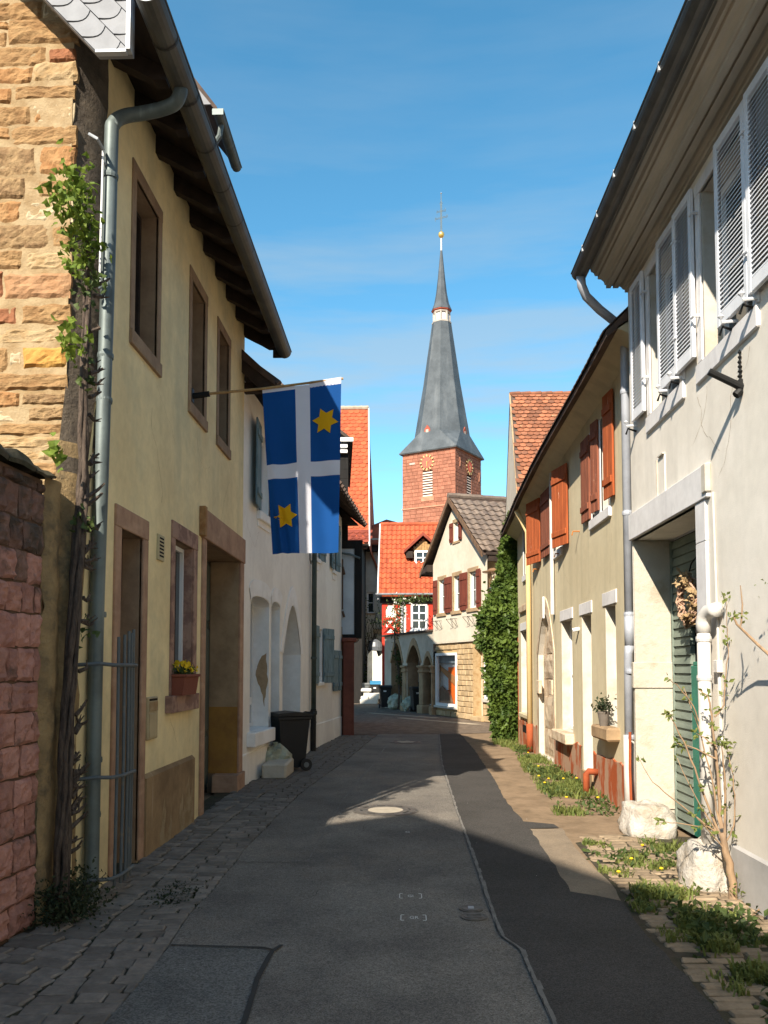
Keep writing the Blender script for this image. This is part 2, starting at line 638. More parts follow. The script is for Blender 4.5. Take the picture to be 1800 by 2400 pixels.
peel = M('peeling_red_plinth', sr(164, 82, 44), sr(172, 140, 116), ms=1.0, lo=0.44, hi=0.52, var=0.14, bump=0.7, bs=40, bd=0.008, stretch=(4, 4, 1.6))
cream = M('cream_plaster', sr(210, 199, 180), sr(198, 186, 166), ms=1.1, var=0.06, bump=0.5, bs=60, bd=0.01)
yellowstone = M('yellow_shop_stone', sr(184, 160, 124), sr(166, 140, 104), ms=4, var=0.12, rnd=0.12, bump=0.5, bs=40)
yellowmortar = M('shop_mortar', sr(182, 152, 108), var=0.1)
buff = M('buff_sandstone', sr(168, 142, 110), sr(146, 122, 94), ms=3, var=0.1, bump=0.4)
sand0 = M('sandstone_tan', sr(160, 128, 88), sr(140, 107, 70), ms=7, lo=0.42, hi=0.6, var=0.2, vs=22, bump=1.0, bs=26, bd=0.02, stretch=(1, 1, 1.7))
sand1 = M('sandstone_orange', sr(164, 126, 84), sr(148, 106, 66), ms=7, lo=0.42, hi=0.6, var=0.18, vs=22, bump=1.0, bs=26, bd=0.018)
sand2 = M('sandstone_pale', sr(170, 146, 110), sr(154, 126, 88), ms=7, lo=0.45, hi=0.62, var=0.14, vs=22, bump=0.9, bs=26, bd=0.016)
sand3 = M('sandstone_limed', sr(178, 161, 131), sr(160, 131, 94), ms=5, lo=0.56, hi=0.64, var=0.1, vs=20, bump=0.7, bs=24, bd=0.012)
sand4 = M('sandstone_rust', sr(148, 98, 68), sr(126, 82, 56), ms=8, var=0.18, bump=0.9, bs=26, bd=0.016)
sand5 = M('sandstone_grey', sr(160, 132, 95), sr(134, 106, 74), ms=9, lo=0.42, hi=0.58, var=0.22, vs=26, bump=1.2, bs=30, bd=0.022)
sand6 = M('sandstone_rose', sr(168, 130, 96), sr(152, 114, 80), ms=7, var=0.16, bump=0.9, bs=26, bd=0.018)
sand7 = M('sandstone_amber', sr(186, 142, 74), sr(170, 122, 62), ms=9, var=0.16, bump=0.9, bs=26, bd=0.016)
SANDS = [sand0, sand1, sand2, sand3, sand4, sand5, sand6, sand7]
mortar = M('lime_mortar', sr(164, 143, 110), sr(144, 120, 86), ms=6, var=0.1, bump=0.9, bs=30, bd=0.015)
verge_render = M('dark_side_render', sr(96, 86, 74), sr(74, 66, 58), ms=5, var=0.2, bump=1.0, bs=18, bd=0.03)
red0 = M('red_sandstone', sr(182, 134, 118), sr(158, 113, 101), ms=5, var=0.18, vs=18, rnd=0.16, bump=1.0, bs=28, bd=0.02, col3=sr(78, 66, 58), ms3=2.6, lo3=0.53, hi3=0.66)
red_dark = M('red_sandstone_stained', sr(126, 96, 84), sr(78, 68, 60), ms=4, lo=0.42, hi=0.6, var=0.2, rnd=0.16, bump=1.0, bs=24, bd=0.02, col3=sr(150, 134, 122), ms3=5, lo3=0.64, hi3=0.7)
redmortar = M('wall_mortar', sr(96, 74, 58), sr(72, 58, 48), ms=6, var=0.2, bump=0.8, bs=30)
coping_m = M('mossy_coping', sr(84, 76, 62), sr(58, 60, 44), ms=5, var=0.25, bump=1.0, bs=22, bd=0.02)
tanpier = M('tan_rough_render', sr(156, 132, 94), sr(128, 108, 78), ms=5, var=0.18, bump=1.0, bs=20, bd=0.025, col3=sr(96, 88, 72), ms3=2.5, lo3=0.54, hi3=0.66)
zinc = M('weathered_zinc', sr(100, 110, 108), sr(84, 93, 92), ms=3, var=0.12, rough=0.55, spec=0.5, metal=0.35, bump=0.08, streak=(20, 20, 0.6), streak_col=sr(124, 134, 136))
zinc_lt = M('pale_zinc', sr(176, 180, 184), sr(158, 162, 166), ms=4, var=0.08, rough=0.55, spec=0.5, metal=0.2, bump=0.08)
gutter_m = M('dark_gutter_zinc', sr(86, 86, 82), sr(72, 72, 69), ms=3, var=0.12, rough=0.5, spec=0.5, metal=0.35, bump=0.06)
lip_m = M('gutter_rim', sr(60, 60, 58), rough=0.5, metal=0.3, bump=0)
darkwood = M('dark_eaves_timber', sr(58, 48, 42), sr(44, 37, 33), ms=4, var=0.2, bump=0.4, stretch=(1, 0.2, 1))
slate = M('slate', sr(122, 124, 128), sr(112, 114, 118), ms=6, var=0.06, rnd=0.05, rough=0.6, spec=0.4, bump=0.25, bs=80)
darktile = M('dark_roof_tile', sr(92, 76, 66), sr(68, 58, 52), ms=3, var=0.2, rnd=0.2, bump=0.4, bs=40)
glass = M('window_glass', sr(36, 42, 44), var=0.15, vs=2, rough=0.06, spec=0.6, bump=0)
glass_sky = M('blue_window_glass', sr(70, 92, 98), sr(52, 66, 70), ms=1.5, rough=0.06, spec=0.7, bump=0)
pvc = M('white_window_paint', sr(224, 224, 222), var=0.03, rough=0.5, bump=0)
doorgrey = M('grey_green_door_paint', sr(92, 98, 88), sr(78, 84, 76), ms=3, var=0.1, rough=0.6, bump=0.15)
browndoor = M('brown_door_wood', sr(110, 88, 68), sr(92, 72, 56), ms=3, var=0.12, rough=0.6, stretch=(3, 3, 0.4), bump=0.3)
blueshut = M('faded_blue_shutter', sr(118, 140, 146), sr(92, 112, 118), ms=5, var=0.12, rnd=0.06, stretch=(4, 4, 0.6), bump=0.4, col3=sr(150, 164, 166), ms3=4, lo3=0.6, hi3=0.7)
bluedoor = M('grey_blue_door_paint', sr(136, 154, 164), sr(116, 132, 142), ms=4, var=0.08, rnd=0.05, stretch=(4, 4, 0.5), bump=0.3)
orangeshut = M('orange_brown_shutter', sr(168, 88, 48), sr(150, 76, 42), ms=5, var=0.1, bump=0.4, stretch=(3, 3, 0.5), col3=sr(214, 186, 160), ms3=7, lo3=0.66, hi3=0.7)
shadeshut = M('worn_shaded_shutter', sr(140, 84, 62), sr(122, 72, 54), ms=5, var=0.12, bump=0.4, stretch=(3, 3, 0.5), col3=sr(206, 180, 160), ms3=7, lo3=0.66, hi3=0.7)  # orange shutters darkened for flat leaves in grazing sun; pale chips are wear
redshut = M('oxblood_shutter', sr(112, 56, 42), sr(94, 46, 36), ms=5, var=0.14, bump=0.3, stretch=(3, 3, 0.5))
whiteshut = M('white_shutter_paint', sr(222, 223, 226), sr(208, 210, 213), ms=3, var=0.05, rough=0.6, bump=0.12, col3=sr(150, 132, 112), ms3=5, lo3=0.73, hi3=0.76)
corn_m = M('cornice_paint', sr(184, 177, 163), sr(168, 161, 147), ms=2, var=0.1, bump=0.25, stretch=(1, 0.3, 1))
greenboard = M('grey_green_boards', sr(126, 136, 124), sr(108, 118, 107), ms=3, var=0.12, rnd=0.08, bump=0.35, stretch=(3, 0.5, 3))
teal = M('teal_door_paint', sr(44, 126, 104), sr(36, 110, 92), ms=3, var=0.08, rough=0.55, bump=0.12)
black = M('black_void', sr(14, 14, 13), var=0.0, rough=0.9, bump=0)
iron = M('black_iron', sr(34, 34, 34), var=0.15, rough=0.55, metal=0.3, bump=0.2)
rodgrey = M('grey_iron_rod', sr(92, 98, 100), sr(120, 112, 100), ms=9, lo=0.58, hi=0.7, var=0.12, rough=0.6, metal=0.2, bump=0.2)
whitepipe = M('white_pipe_paint', sr(204, 200, 193), sr(188, 183, 175), ms=4, var=0.05, rough=0.55, bump=0.15)
greypipe = M('light_grey_pipe', sr(170, 174, 182), sr(152, 156, 164), ms=3, var=0.06, rough=0.5, spec=0.4, metal=0.15, bump=0.06)
creampipe = M('cream_pipe_paint', sr(214, 188, 138), var=0.06, bump=0.1)
brownpipe = M('red_brown_pipe', sr(156, 80, 46), sr(140, 70, 42), ms=5, var=0.1, bump=0.2)
greenpipe = M('dark_green_pipe', sr(72, 84, 80), sr(60, 70, 66), ms=4, var=0.1, rough=0.5, bump=0.1)
blackpipe = M('cast_iron_pipe', sr(34, 33, 31), var=0.2, rough=0.6, bump=0.3)
asphalt = M('worn_asphalt', sr(126, 120, 111), sr(102, 97, 91), ms=0.9, lo=0.38, hi=0.6, var=0.2, vs=24, rough=0.9, bump=0.9, bs=140, bd=0.005, vor=0.42, vors=150, col3=sr(132, 121, 108), ms3=0.5, lo3=0.52, hi3=0.72)
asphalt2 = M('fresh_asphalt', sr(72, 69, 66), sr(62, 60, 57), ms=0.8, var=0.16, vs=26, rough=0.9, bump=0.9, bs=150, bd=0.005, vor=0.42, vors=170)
asphalt3 = M('coarse_asphalt_patch', sr(112, 110, 105), sr(96, 95, 91), ms=1.5, var=0.15, vs=40, rough=0.9, bump=0.8, bs=120, bd=0.006, vor=0.42, vors=120)
tar = M('tar_seam', sr(58, 57, 55), var=0.1, rough=0.8, bump=0.4)
seam_m = M('pale_seam', sr(126, 122, 116), sr(104, 101, 96), ms=7, var=0.15, bump=0.6)
dirt = M('sandy_dirt', sr(142, 121, 97), sr(124, 105, 83), ms=2.5, var=0.16, vs=16, bump=0.8, bs=60, bd=0.012, col3=sr(106, 90, 72), ms3=4, lo3=0.56, hi3=0.68)
apron_m = M('pale_concrete_apron', sr(138, 123, 104), sr(122, 109, 93), ms=2, var=0.12, vs=26, bump=0.6, bs=110, vor=0.16, vors=160)
joint_m = M('mossy_joint_soil', sr(76, 68, 56), sr(62, 62, 44), ms=6, var=0.25, bump=1, bs=60, bd=0.012)
cob_l = M('grey_sett', sr(128, 119, 109), sr(108, 101, 93), ms=8, var=0.14, vs=30, rnd=0.24, rough=0.8, bump=0.6, bs=50, bd=0.01)
cob_r = M('tan_sett', sr(146, 128, 105), sr(126, 110, 90), ms=8, var=0.14, vs=30, rnd=0.2, rough=0.85, bump=0.6, bs=50, bd=0.01)
square_m = M('square_setts', sr(118, 104, 90), sr(94, 84, 74), ms=4, var=0.2, vs=8, bump=0.9, bs=14, bd=0.03, vor=0.22, vors=7)
band_m = M('pale_buff', sr(178, 166, 146), sr(160, 148, 130), ms=3, var=0.12, rnd=0.12, bump=0.5)
iron_lid = M('cast_iron_lid', sr(112, 106, 98), sr(86, 82, 76), ms=14, var=0.2, rough=0.55, metal=0.4, bump=0.5, bs=60)
conc_lid = M('concrete_lid', sr(172, 162, 145), sr(154, 145, 130), ms=6, var=0.1, bump=0.4)
chalkmark = M('chalk_mark', sr(214, 212, 204), var=0.1, bump=0)
guard_m = M('whitewashed_stone', sr(194, 187, 176), sr(170, 157, 138), ms=6, lo=0.48, hi=0.66, var=0.14, vs=18, bump=1.0, bs=22, bd=0.03, col3=sr(142, 128, 108), ms3=3, lo3=0.60, hi3=0.68)
leaf_g = M('vine_leaf', sr(122, 140, 54), sr(92, 114, 42), ms=9, var=0.25, vs=40, rough=0.6, bump=0, trans=0.4)
leaf_ivy = M('ivy_leaf', sr(98, 118, 50), sr(64, 86, 38), ms=3, var=0.3, vs=12, rough=0.5, bump=0, trans=0.3)
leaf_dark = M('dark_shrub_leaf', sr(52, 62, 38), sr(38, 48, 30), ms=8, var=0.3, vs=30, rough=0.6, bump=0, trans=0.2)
leaf_mid = M('shrub_leaf', sr(82, 96, 50), sr(60, 76, 40), ms=6, var=0.3, vs=20, rough=0.6, bump=0, trans=0.25)
grass_m = M('grass_blade', sr(126, 133, 72), sr(98, 112, 56), ms=6, var=0.25, vs=24, rough=0.7, bump=0, trans=0.35)
petal_y = M('yellow_petal', sr(236, 202, 46), var=0.1, bump=0, trans=0.2)
petal_w = M('white_petal', sr(232, 224, 214), var=0.06, bump=0, trans=0.2)
bark = M('vine_bark', sr(104, 90, 78), sr(70, 60, 54), ms=14, var=0.3, vs=40, bump=1.0, bs=50, bd=0.02, stretch=(3, 3, 0.5))
bark2 = M('tan_stem_bark', sr(152, 126, 98), sr(130, 109, 88), ms=8, var=0.15, vs=30, bump=0.4, stretch=(2, 2, 0.6))
twig = M('dry_twig', sr(190, 158, 134), sr(160, 128, 106), ms=12, var=0.2, rnd=0.1, bump=0.3)
flag_blue = M('flag_blue_cloth', sr(16, 76, 142), var=0.05, vs=5, rough=0.85, bump=0.15, bs=400, bd=0.001, trans=0.33)
flag_white = M('flag_white_cloth', sr(214, 214, 222), var=0.03, vs=5, rough=0.85, bump=0.15, bs=400, bd=0.001, trans=0.35)
flag_gold = M('flag_gold_cloth', sr(240, 178, 20), var=0.04, vs=5, rough=0.85, bump=0.1, bs=400, bd=0.001, trans=0.3)
polewood = M('flagpole_wood', sr(172, 138, 92), sr(148, 116, 78), ms=8, var=0.1, bump=0.1)
spire_m = M('spire_slate', sr(80, 86, 90), sr(66, 72, 76), ms=0.6, var=0.1, vs=3, rough=0.6, spec=0.4, bump=0.3, bs=9, bd=0.03, streak=(0.8, 0.8, 0.12), streak_col=sr(112, 116, 118))
towerstone = M('tower_sandstone', sr(158, 105, 84), sr(138, 90, 71), ms=1.5, var=0.14, vs=4, rnd=0.14, bump=0.4, bs=12)
towermortar = M('tower_mortar', sr(144, 98, 78), var=0.12, vs=2)
towertrim = M('tower_trim_stone', sr(186, 132, 106), sr(168, 116, 92), ms=1.5, var=0.08)
lantern_w = M('lantern_white', sr(166, 158, 148), var=0.06)
lantern_r = M('lantern_red', sr(150, 78, 62), var=0.08)
gold = M('gilding', sr(226, 190, 110), var=0.08, rough=0.35, metal=0.7, bump=0)
goldpaint = M('gold_clock_paint', sr(190, 166, 114), var=0.05, rough=0.5, bump=0)
clockred = M('clock_red', sr(206, 98, 82), var=0.06, bump=0)
louvre_m = M('louvre_board', sr(214, 192, 176), var=0.08, bump=0.2)
otile = M('orange_clay_tile', sr(184, 92, 58), sr(156, 76, 50), ms=1.2, var=0.1, vs=5, rnd=0.1, bump=0.25, bs=30)
dtile = M('dark_red_tile', sr(132, 64, 48), sr(112, 54, 42), ms=2, var=0.12, rnd=0.12, bump=0.3)
btile = M('grey_brown_tile', sr(120, 106, 94), sr(96, 84, 76), ms=2.5, var=0.18, vs=8, rnd=0.18, bump=0.4, bs=30)
stile = M('weathered_beaver_tile', sr(154, 98, 70), sr(122, 82, 62), ms=1.6, lo=0.45, hi=0.62, var=0.18, vs=8, rnd=0.24, bump=0.4, bs=30, col3=sr(196, 160, 120), ms3=2.2, lo3=0.66, hi3=0.72)
redtimber = M('red_timber', sr(190, 60, 42), sr(168, 50, 36), ms=3, var=0.08, bump=0.2)
infill = M('white_infill', sr(230, 226, 214), var=0.05, bump=0.3)
blackboard = M('black_boarding', sr(36, 34, 32), sr(28, 27, 26), ms=3, var=0.2, stretch=(4, 4, 0.5), bump=0.3)
palepanel = M('pale_blue_infill', sr(196, 202, 204), sr(182, 188, 192), ms=2, var=0.05, bump=0.3)
oxblood = M('oxblood_plinth', sr(122, 72, 58), sr(106, 62, 50), ms=3, var=0.1, bump=0.3)
farwall = M('far_grey_wall', sr(192, 182, 164), sr(170, 160, 144), ms=0.8, var=0.1, vs=4, bump=0.5, bs=20, bd=0.02)
binblack = M('black_bin_plastic', sr(34, 35, 36), var=0.1, rough=0.5, spec=0.4, bump=0.15)
bingrey = M('grey_bin_plastic', sr(112, 116, 116), var=0.08, rough=0.5, spec=0.4, bump=0.1)
bluelid = M('blue_bin_plastic', sr(40, 112, 150), var=0.08, rough=0.5, spec=0.4, bump=0.1)
sticker = M('white_sticker', sr(230, 230, 228), var=0.02, bump=0)
bag_m = M('pale_plastic_bag', sr(196, 200, 178), sr(168, 170, 148), ms=8, lo=0.45, hi=0.6, var=0.16, rough=0.35, spec=0.5, bump=0.5, bs=24, bd=0.02, trans=0.3)
terracotta = M('terracotta', sr(122, 70, 54), var=0.1, rnd=0.0, bump=0.2)
potgrey = M('grey_pot', sr(104, 96, 88), var=0.12, bump=0.3)
monument = M('white_limestone', sr(216, 212, 203), sr(200, 195, 184), ms=2.5, var=0.05, bump=0.4)
domegrey = M('dark_grey_metal', sr(84, 88, 94), var=0.1, rough=0.4, spec=0.5, bump=0)
orangepanel = M('orange_panel', sr(232, 110, 28), var=0.03, bump=0)
tanpanel = M('tan_panel', sr(176, 120, 70), var=0.08, bump=0)
whitepanel = M('white_panel', sr(206, 208, 206), var=0.03, bump=0)
lampglass = M('lamp_glass', sr(226, 208, 176), var=0.03, rough=0.2, spec=0.5, bump=0)
copperm = M('copper_lamp_metal', sr(150, 116, 84), var=0.08, rough=0.45, metal=0.4, bump=0)
letterm = M('letterbox_metal', sr(172, 156, 120), sr(156, 140, 108), ms=5, var=0.06, rough=0.5, spec=0.4, bump=0.05)
ventm = M('vent_metal', sr(176, 164, 128), var=0.05, rough=0.6, bump=0)
warmrust = M('rusty_bracket', sr(176, 112, 56), var=0.15, bump=0.2)
# ================================================================ SETTING
def sheet(name, pts, z, mat, kind='structure', jit=0.0, step=0.35, parent=None):
    """flat ground sheet; outline subdivided and slightly ragged"""
    out = []
    n = len(pts)
    for i in range(n):
        a, b = Vector(pts[i] + (0,)), Vector(pts[(i + 1) % n] + (0,))
        k = max(1, int((b - a).length / step)) if jit else 1
        for q in range(k):
            p = a.lerp(b, q / k)
            if q: p += Vector((rng.uniform(-jit, jit), rng.uniform(-jit, jit), 0))
            out.append(Vector((p.x, p.y, z)))
    mb = MB()
    mb.add(out, [tuple(t) for t in tessellate_polygon([out])])
    me = mb.mesh(name); finish(me, mat)
    o = bpy.data.objects.new(name, me); COL.objects.link(o)
    if kind: o['kind'] = kind
    if parent: o.parent = parent
    return o


sheet('ground', [(-700, -400), (700, -400), (700, 1200), (-700, 1200)], -0.06, dirt)
LEFT_EDGE = [(-1.47, -14), (-1.46, 3.0), (-1.43, 4.2), (-1.42, 4.8), (-1.45, 5.2), (-1.49, 5.8), (-1.47, 6.4), (-1.5, 8.2), (-1.43, 11.2), (-1.07, 15.7), (-0.7, 21.4)]
CRACK = [(0.72, 3.0), (0.70, 4.13), (0.69, 4.89), (0.69, 5.13), (0.60, 5.39), (0.59, 6.1), (0.60, 6.9), (0.60, 8.1), (0.60, 9.0), (0.60, 10.2), (0.63, 14.85), (0.85, 21.5)]
sheet('road', LEFT_EDGE + [(0.87, 21.5)] + list(reversed([(x + 0.03, y) for x, y in CRACK])) + [(0.75, -14)], 0.0, asphalt, jit=0.012, step=0.3)
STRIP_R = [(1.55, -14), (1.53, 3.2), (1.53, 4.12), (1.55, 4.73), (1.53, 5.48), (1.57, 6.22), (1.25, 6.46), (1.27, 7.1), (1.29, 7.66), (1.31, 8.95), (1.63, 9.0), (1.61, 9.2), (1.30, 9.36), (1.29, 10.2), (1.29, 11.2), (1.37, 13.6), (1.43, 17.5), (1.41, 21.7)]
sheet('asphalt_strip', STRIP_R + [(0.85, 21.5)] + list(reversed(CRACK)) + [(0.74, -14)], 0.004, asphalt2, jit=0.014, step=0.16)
sheet('asphalt_patch', [(-1.42, 2.0), (-0.80, 2.0), (-0.79, 4.1), (-0.82, 5.08), (-0.87, 5.13), (-1.44, 5.16)], 0.004, asphalt3, jit=0.006, step=0.2)
sheet('apron', [(1.25, 6.47), (1.57, 6.24), (1.62, 6.7), (1.60, 7.7), (1.62, 8.3), (1.66, 8.98), (1.31, 8.94), (1.28, 7.6)], 0.001, apron_m, jit=0.012, step=0.15)
sheet('verge', [(1.2, -14), (4.0, -14), (4.0, 22), (1.2, 22)], -0.012, dirt)
sheet('square', [(-30, 21.4), (-0.7, 21.45), (1.42, 21.7), (2.2, 22), (4.2, 22.1), (30, 22.1), (30, 75), (-30, 75)], -0.003, square_m)

# seams, cracks and covers in the road
cr = MB()
for (a, b) in zip(CRACK[:-1], CRACK[1:]):
    n = max(2, int(math.hypot(b[0] - a[0], b[1] - a[1]) / 0.12))
    for i in range(n):
        t0, t1 = i / n, (i + 1) / n
        x0, y0 = a[0] + (b[0] - a[0]) * t0, a[1] + (b[1] - a[1]) * t0
        x1, y1 = a[0] + (b[0] - a[0]) * t1, a[1] + (b[1] - a[1]) * t1
        w = rng.uniform(0.018, 0.034)
        cr.add([(x0 - 0.004, y0, 0.008), (x0 + w, y0, 0.008), (x1 + w, y1, 0.008), (x1 - 0.004, y1, 0.008)], [(0, 1, 2, 3)])
obj('asphalt_seam', cr, seam_m, None, fix=False, kind='structure')
cr = MB()
px = None
for (a, b) in zip(CRACK[:-1], CRACK[1:]):
    n = max(2, int(math.hypot(b[0] - a[0], b[1] - a[1]) / 0.06))
    for i in range(n):
        t = i / n
        q = (a[0] + (b[0] - a[0]) * t - 0.004 + rng.uniform(-0.007, 0.007), a[1] + (b[1] - a[1]) * t)
        if px and rng.random() < 0.92:
            w = rng.uniform(0.003, 0.007)
            cr.add([(px[0], px[1], 0.0105), (px[0] + w, px[1], 0.0105), (q[0] + w, q[1], 0.0105), (q[0], q[1], 0.0105)], [(0, 1, 2, 3)])
        px = q
obj('road_crack', cr, tar, None, fix=False, kind='structure')
tr = MB()
for pts, w in (([(-1.44, 5.16), (-0.87, 5.13), (-0.80, 5.09)], 0.011), ([(-0.76, 5.18), (-0.80, 5.06), (-0.81, 4.6), (-0.775, 4.1), (-0.77, 2.0)], 0.015), ([(-1.49, 7.33), (-0.86, 7.34)], 0.006)):
    for a, b in zip(pts[:-1], pts[1:]):
        d = Vector((b[0] - a[0], b[1] - a[1], 0)).normalized()
        nrm = Vector((-d.y, d.x, 0)) * w
        A, B = Vector((a[0], a[1], 0.009)), Vector((b[0], b[1], 0.009))
        k = max(1, int((B - A).length / 0.1))
        for i in range(k):
            p, q = A.lerp(B, i / k), A.lerp(B, (i + 1) / k)
            ja, jb = rng.uniform(0.7, 1.2), rng.uniform(0.7, 1.2)
            tr.add([p - nrm * ja, p + nrm, q + nrm, q - nrm * jb], [(0, 1, 2, 3)])
obj('tar_seam', tr, tar, None, fix=False, kind='structure')
ck_ = MB()                                            # fine cracks wandering over the old asphalt
for (x, y, a, n) in ((-0.35, 8.4, 1.9, 26), (0.2, 12.4, 1.2, 30), (-0.95, 6.1, 0.5, 16), (0.25, 4.7, 2.3, 18), (-0.2, 14.6, 1.6, 24), (1.05, 5.6, 1.4, 14)):
    w = rng.uniform(0.002, 0.0035)
    for _ in range(n):
        a += rng.gauss(0, 0.35); l = rng.uniform(0.03, 0.07)
        x1, y1 = x + l * math.cos(a), y + l * math.sin(a)
        ck_.add([(x - w, y, 0.0065), (x + w, y, 0.0065), (x1 + w, y1, 0.0065), (x1 - w, y1, 0.0065)], [(0, 1, 2, 3)])
        x, y = x1, y1
obj('hairline_crack', ck_, tar, None, fix=False, kind='structure')
pj = MB()
for pts, w in (([(-0.86, 7.4), (-0.83, 9.0), (-0.81, 10.8)], 0.004), ([(-0.80, 10.9), (-0.68, 13.0), (-0.56, 14.8)], 0.012), ([(-0.52, 16.2), (-0.40, 18.4)], 0.014), ([(-0.37, 19.2), (-0.2, 21.3)], 0.012), ([(-0.2, 14.8), (-0.1, 17)], 0.006)):
    for a, b in zip(pts[:-1], pts[1:]):
        pj.add([(a[0] - w, a[1], 0.006), (a[0] + w, a[1], 0.006), (b[0] + w, b[1], 0.006), (b[0] - w, b[1], 0.006)], [(0, 1, 2, 3)])
obj('pale_road_joint', pj, seam_m, None, fix=False, kind='structure')
cm = MB()
for pts in ([(-0.035, 6.36), (-0.045, 6.36), (-0.045, 6.25), (-0.035, 6.25)], [(0.105, 6.36), (0.118, 6.36), (0.118, 6.25), (0.105, 6.25)],
            [(-0.02, 5.82), (-0.033, 5.82), (-0.033, 5.71), (-0.02, 5.71)], [(0.125, 5.82), (0.138, 5.82), (0.138, 5.71), (0.125, 5.71)]):
    x = sorted(p[0] for p in pts); y = sorted(p[1] for p in pts)
    w = 0.006
    s_ = 1 if x[0] < 0.05 else -1
    xx = x[0] if s_ > 0 else x[-1]
    for (a, b, c, d) in ((xx - w / 2, xx + w / 2, y[0], y[-1]), (min(xx, xx + s_ * 0.022), max(xx, xx + s_ * 0.022), y[0] - 0.012, y[0]), (min(xx, xx + s_ * 0.022), max(xx, xx + s_ * 0.022), y[-1], y[-1] + 0.012)):
        cm.add([(a, c, 0.005), (b, c, 0.005), (b, d, 0.005), (a, d, 0.005)], [(0, 1, 2, 3)])
obj('chalk_bracket_marks', cm, chalkmark, None, fix=False, kind='structure')


def flat_text(txt, x, y, size, mat, z=0.005, name='chalk_lettering'):
    c = bpy.data.curves.new(name, 'FONT'); c.body = txt; c.size = size; c.align_x = 'CENTER'; c.align_y = 'CENTER'
    o = bpy.data.objects.new(name, c); COL.objects.link(o)
    o.location = (x, y, z); o['kind'] = 'structure'
    c.materials.append(mat)
    return o


flat_text('GI', 0.036, 6.30, 0.085, chalkmark).scale = (0.55, 1, 1)
flat_text('GR', 0.056, 5.765, 0.085, chalkmark).scale = (0.55, 1, 1)
flat_text('G', 0.02, 8.72, 0.10, chalkmark).scale = (0.7, 1, 1)


def cover(x, y, r, label, mats, ring=0.0, sq=False):
    t = thing('manhole_cover', label, 'manhole cover', (x, y, 0))
    m = MB(); m.lathe([(r * 1.06, 0.001), (r * 1.06, 0.007), (r * 0.99, 0.007), (r * 0.99, 0.002)], 40)
    obj('frame', m, iron_lid, t)
    if ring:
        m = MB(); m.lathe([(r * 0.98, 0.001), (r * 0.98, 0.009), (ring * 1.02, 0.010), (ring * 1.02, 0.002)], 40)
        obj('iron_rim', m, iron_lid, t)
        m = MB(); m.lathe([(ring, 0.001), (ring, 0.010), (0, 0.011)], 40)
        obj('concrete_fill', m, conc_lid, t)
        for k in range(8):
            a = k * math.pi / 4 + 0.2
            m = MB(); m.box(-0.05, 0.05, -0.012, 0.012, 0.010, 0.0125)
            inst('vent_slot', m.mesh('vent_slot'), t, Matrix.Translation((math.cos(a) * (r + ring) / 2, math.sin(a) * (r + ring) / 2, 0)) @ Matrix.Rotation(a + math.pi / 2, 4, 'Z')).data.materials.append(tar)
    else:
        m = MB(); m.lathe([(r * 0.97, 0.001), (r * 0.97, 0.008), (r * 0.8, 0.006), (r * 0.78, 0.010), (0, 0.010)], 32)
        obj('lid', m, iron_lid, t)
        m = MB()
        if sq: m.box(-0.02, 0.02, -0.03, 0.03, 0.010, 0.014)
        else:
            for q in (-1, 0, 1): m.box(-0.05, 0.05, q * 0.035 - 0.006, q * 0.035 + 0.006, 0.010, 0.013)
        obj('lifting_lug', m, zinc_lt if sq else iron_lid, t)
    return t


cover(-0.24, 10.03, 0.37, 'round manhole cover with pale concrete fill in the sunlit road', None, 0.21)
cover(0.0, 19.18, 0.34, 'round manhole cover in the shaded road beyond the sunlit patch', None, 0.2)
cover(0.46, 5.99, 0.082, 'small round valve cap with square lug beside the long road crack', None, 0, True)
cover(0.465, 5.80, 0.088, 'small round valve cap with ribbed lid nearest the camera', None, 0, False)

# ---------------------------------------------------------------- setts
def sett_mesh(mat):
    m = MB(); m.cbox(-0.5, 0.5, -0.5, 0.5, -0.06, 0.0, 0.012, 0, 0.02)
    # keep the chamfer in metres: built at true size
    return m


def make_sett(w, d, mat):
    m = MB()
    m.cbox(-w / 2, w / 2, -d / 2, d / 2, -0.05, 0.0, 0.009, 0, 0.0)
    jx = [rng.uniform(-0.012, 0.012) for _ in range(4)]
    v = []
    for x, y, z in m.v:
        q = (1 if x > 0 else 0) + (2 if y > 0 else 0)
        v.append((x + jx[q], y + jx[(q + 1) % 4] * 0.6, z + (rng.uniform(-0.004, 0.004) if z > -0.02 else 0)))
    m.v = v
    me = m.mesh('cobble'); finish(me, mat)
    return me


def lx(y):      # left wall / shade edge
    return -2.5 if y < 6.2 else (-2.4 if y < 12 else -2.38 + 0.081 * (y - 12))


def interp(tab, y):
    for (x0, y0), (x1, y1) in zip(tab[:-1], tab[1:]):
        if y0 <= y <= y1: return x0 + (x1 - x0) * (y - y0) / (y1 - y0)
    return tab[-1][0]


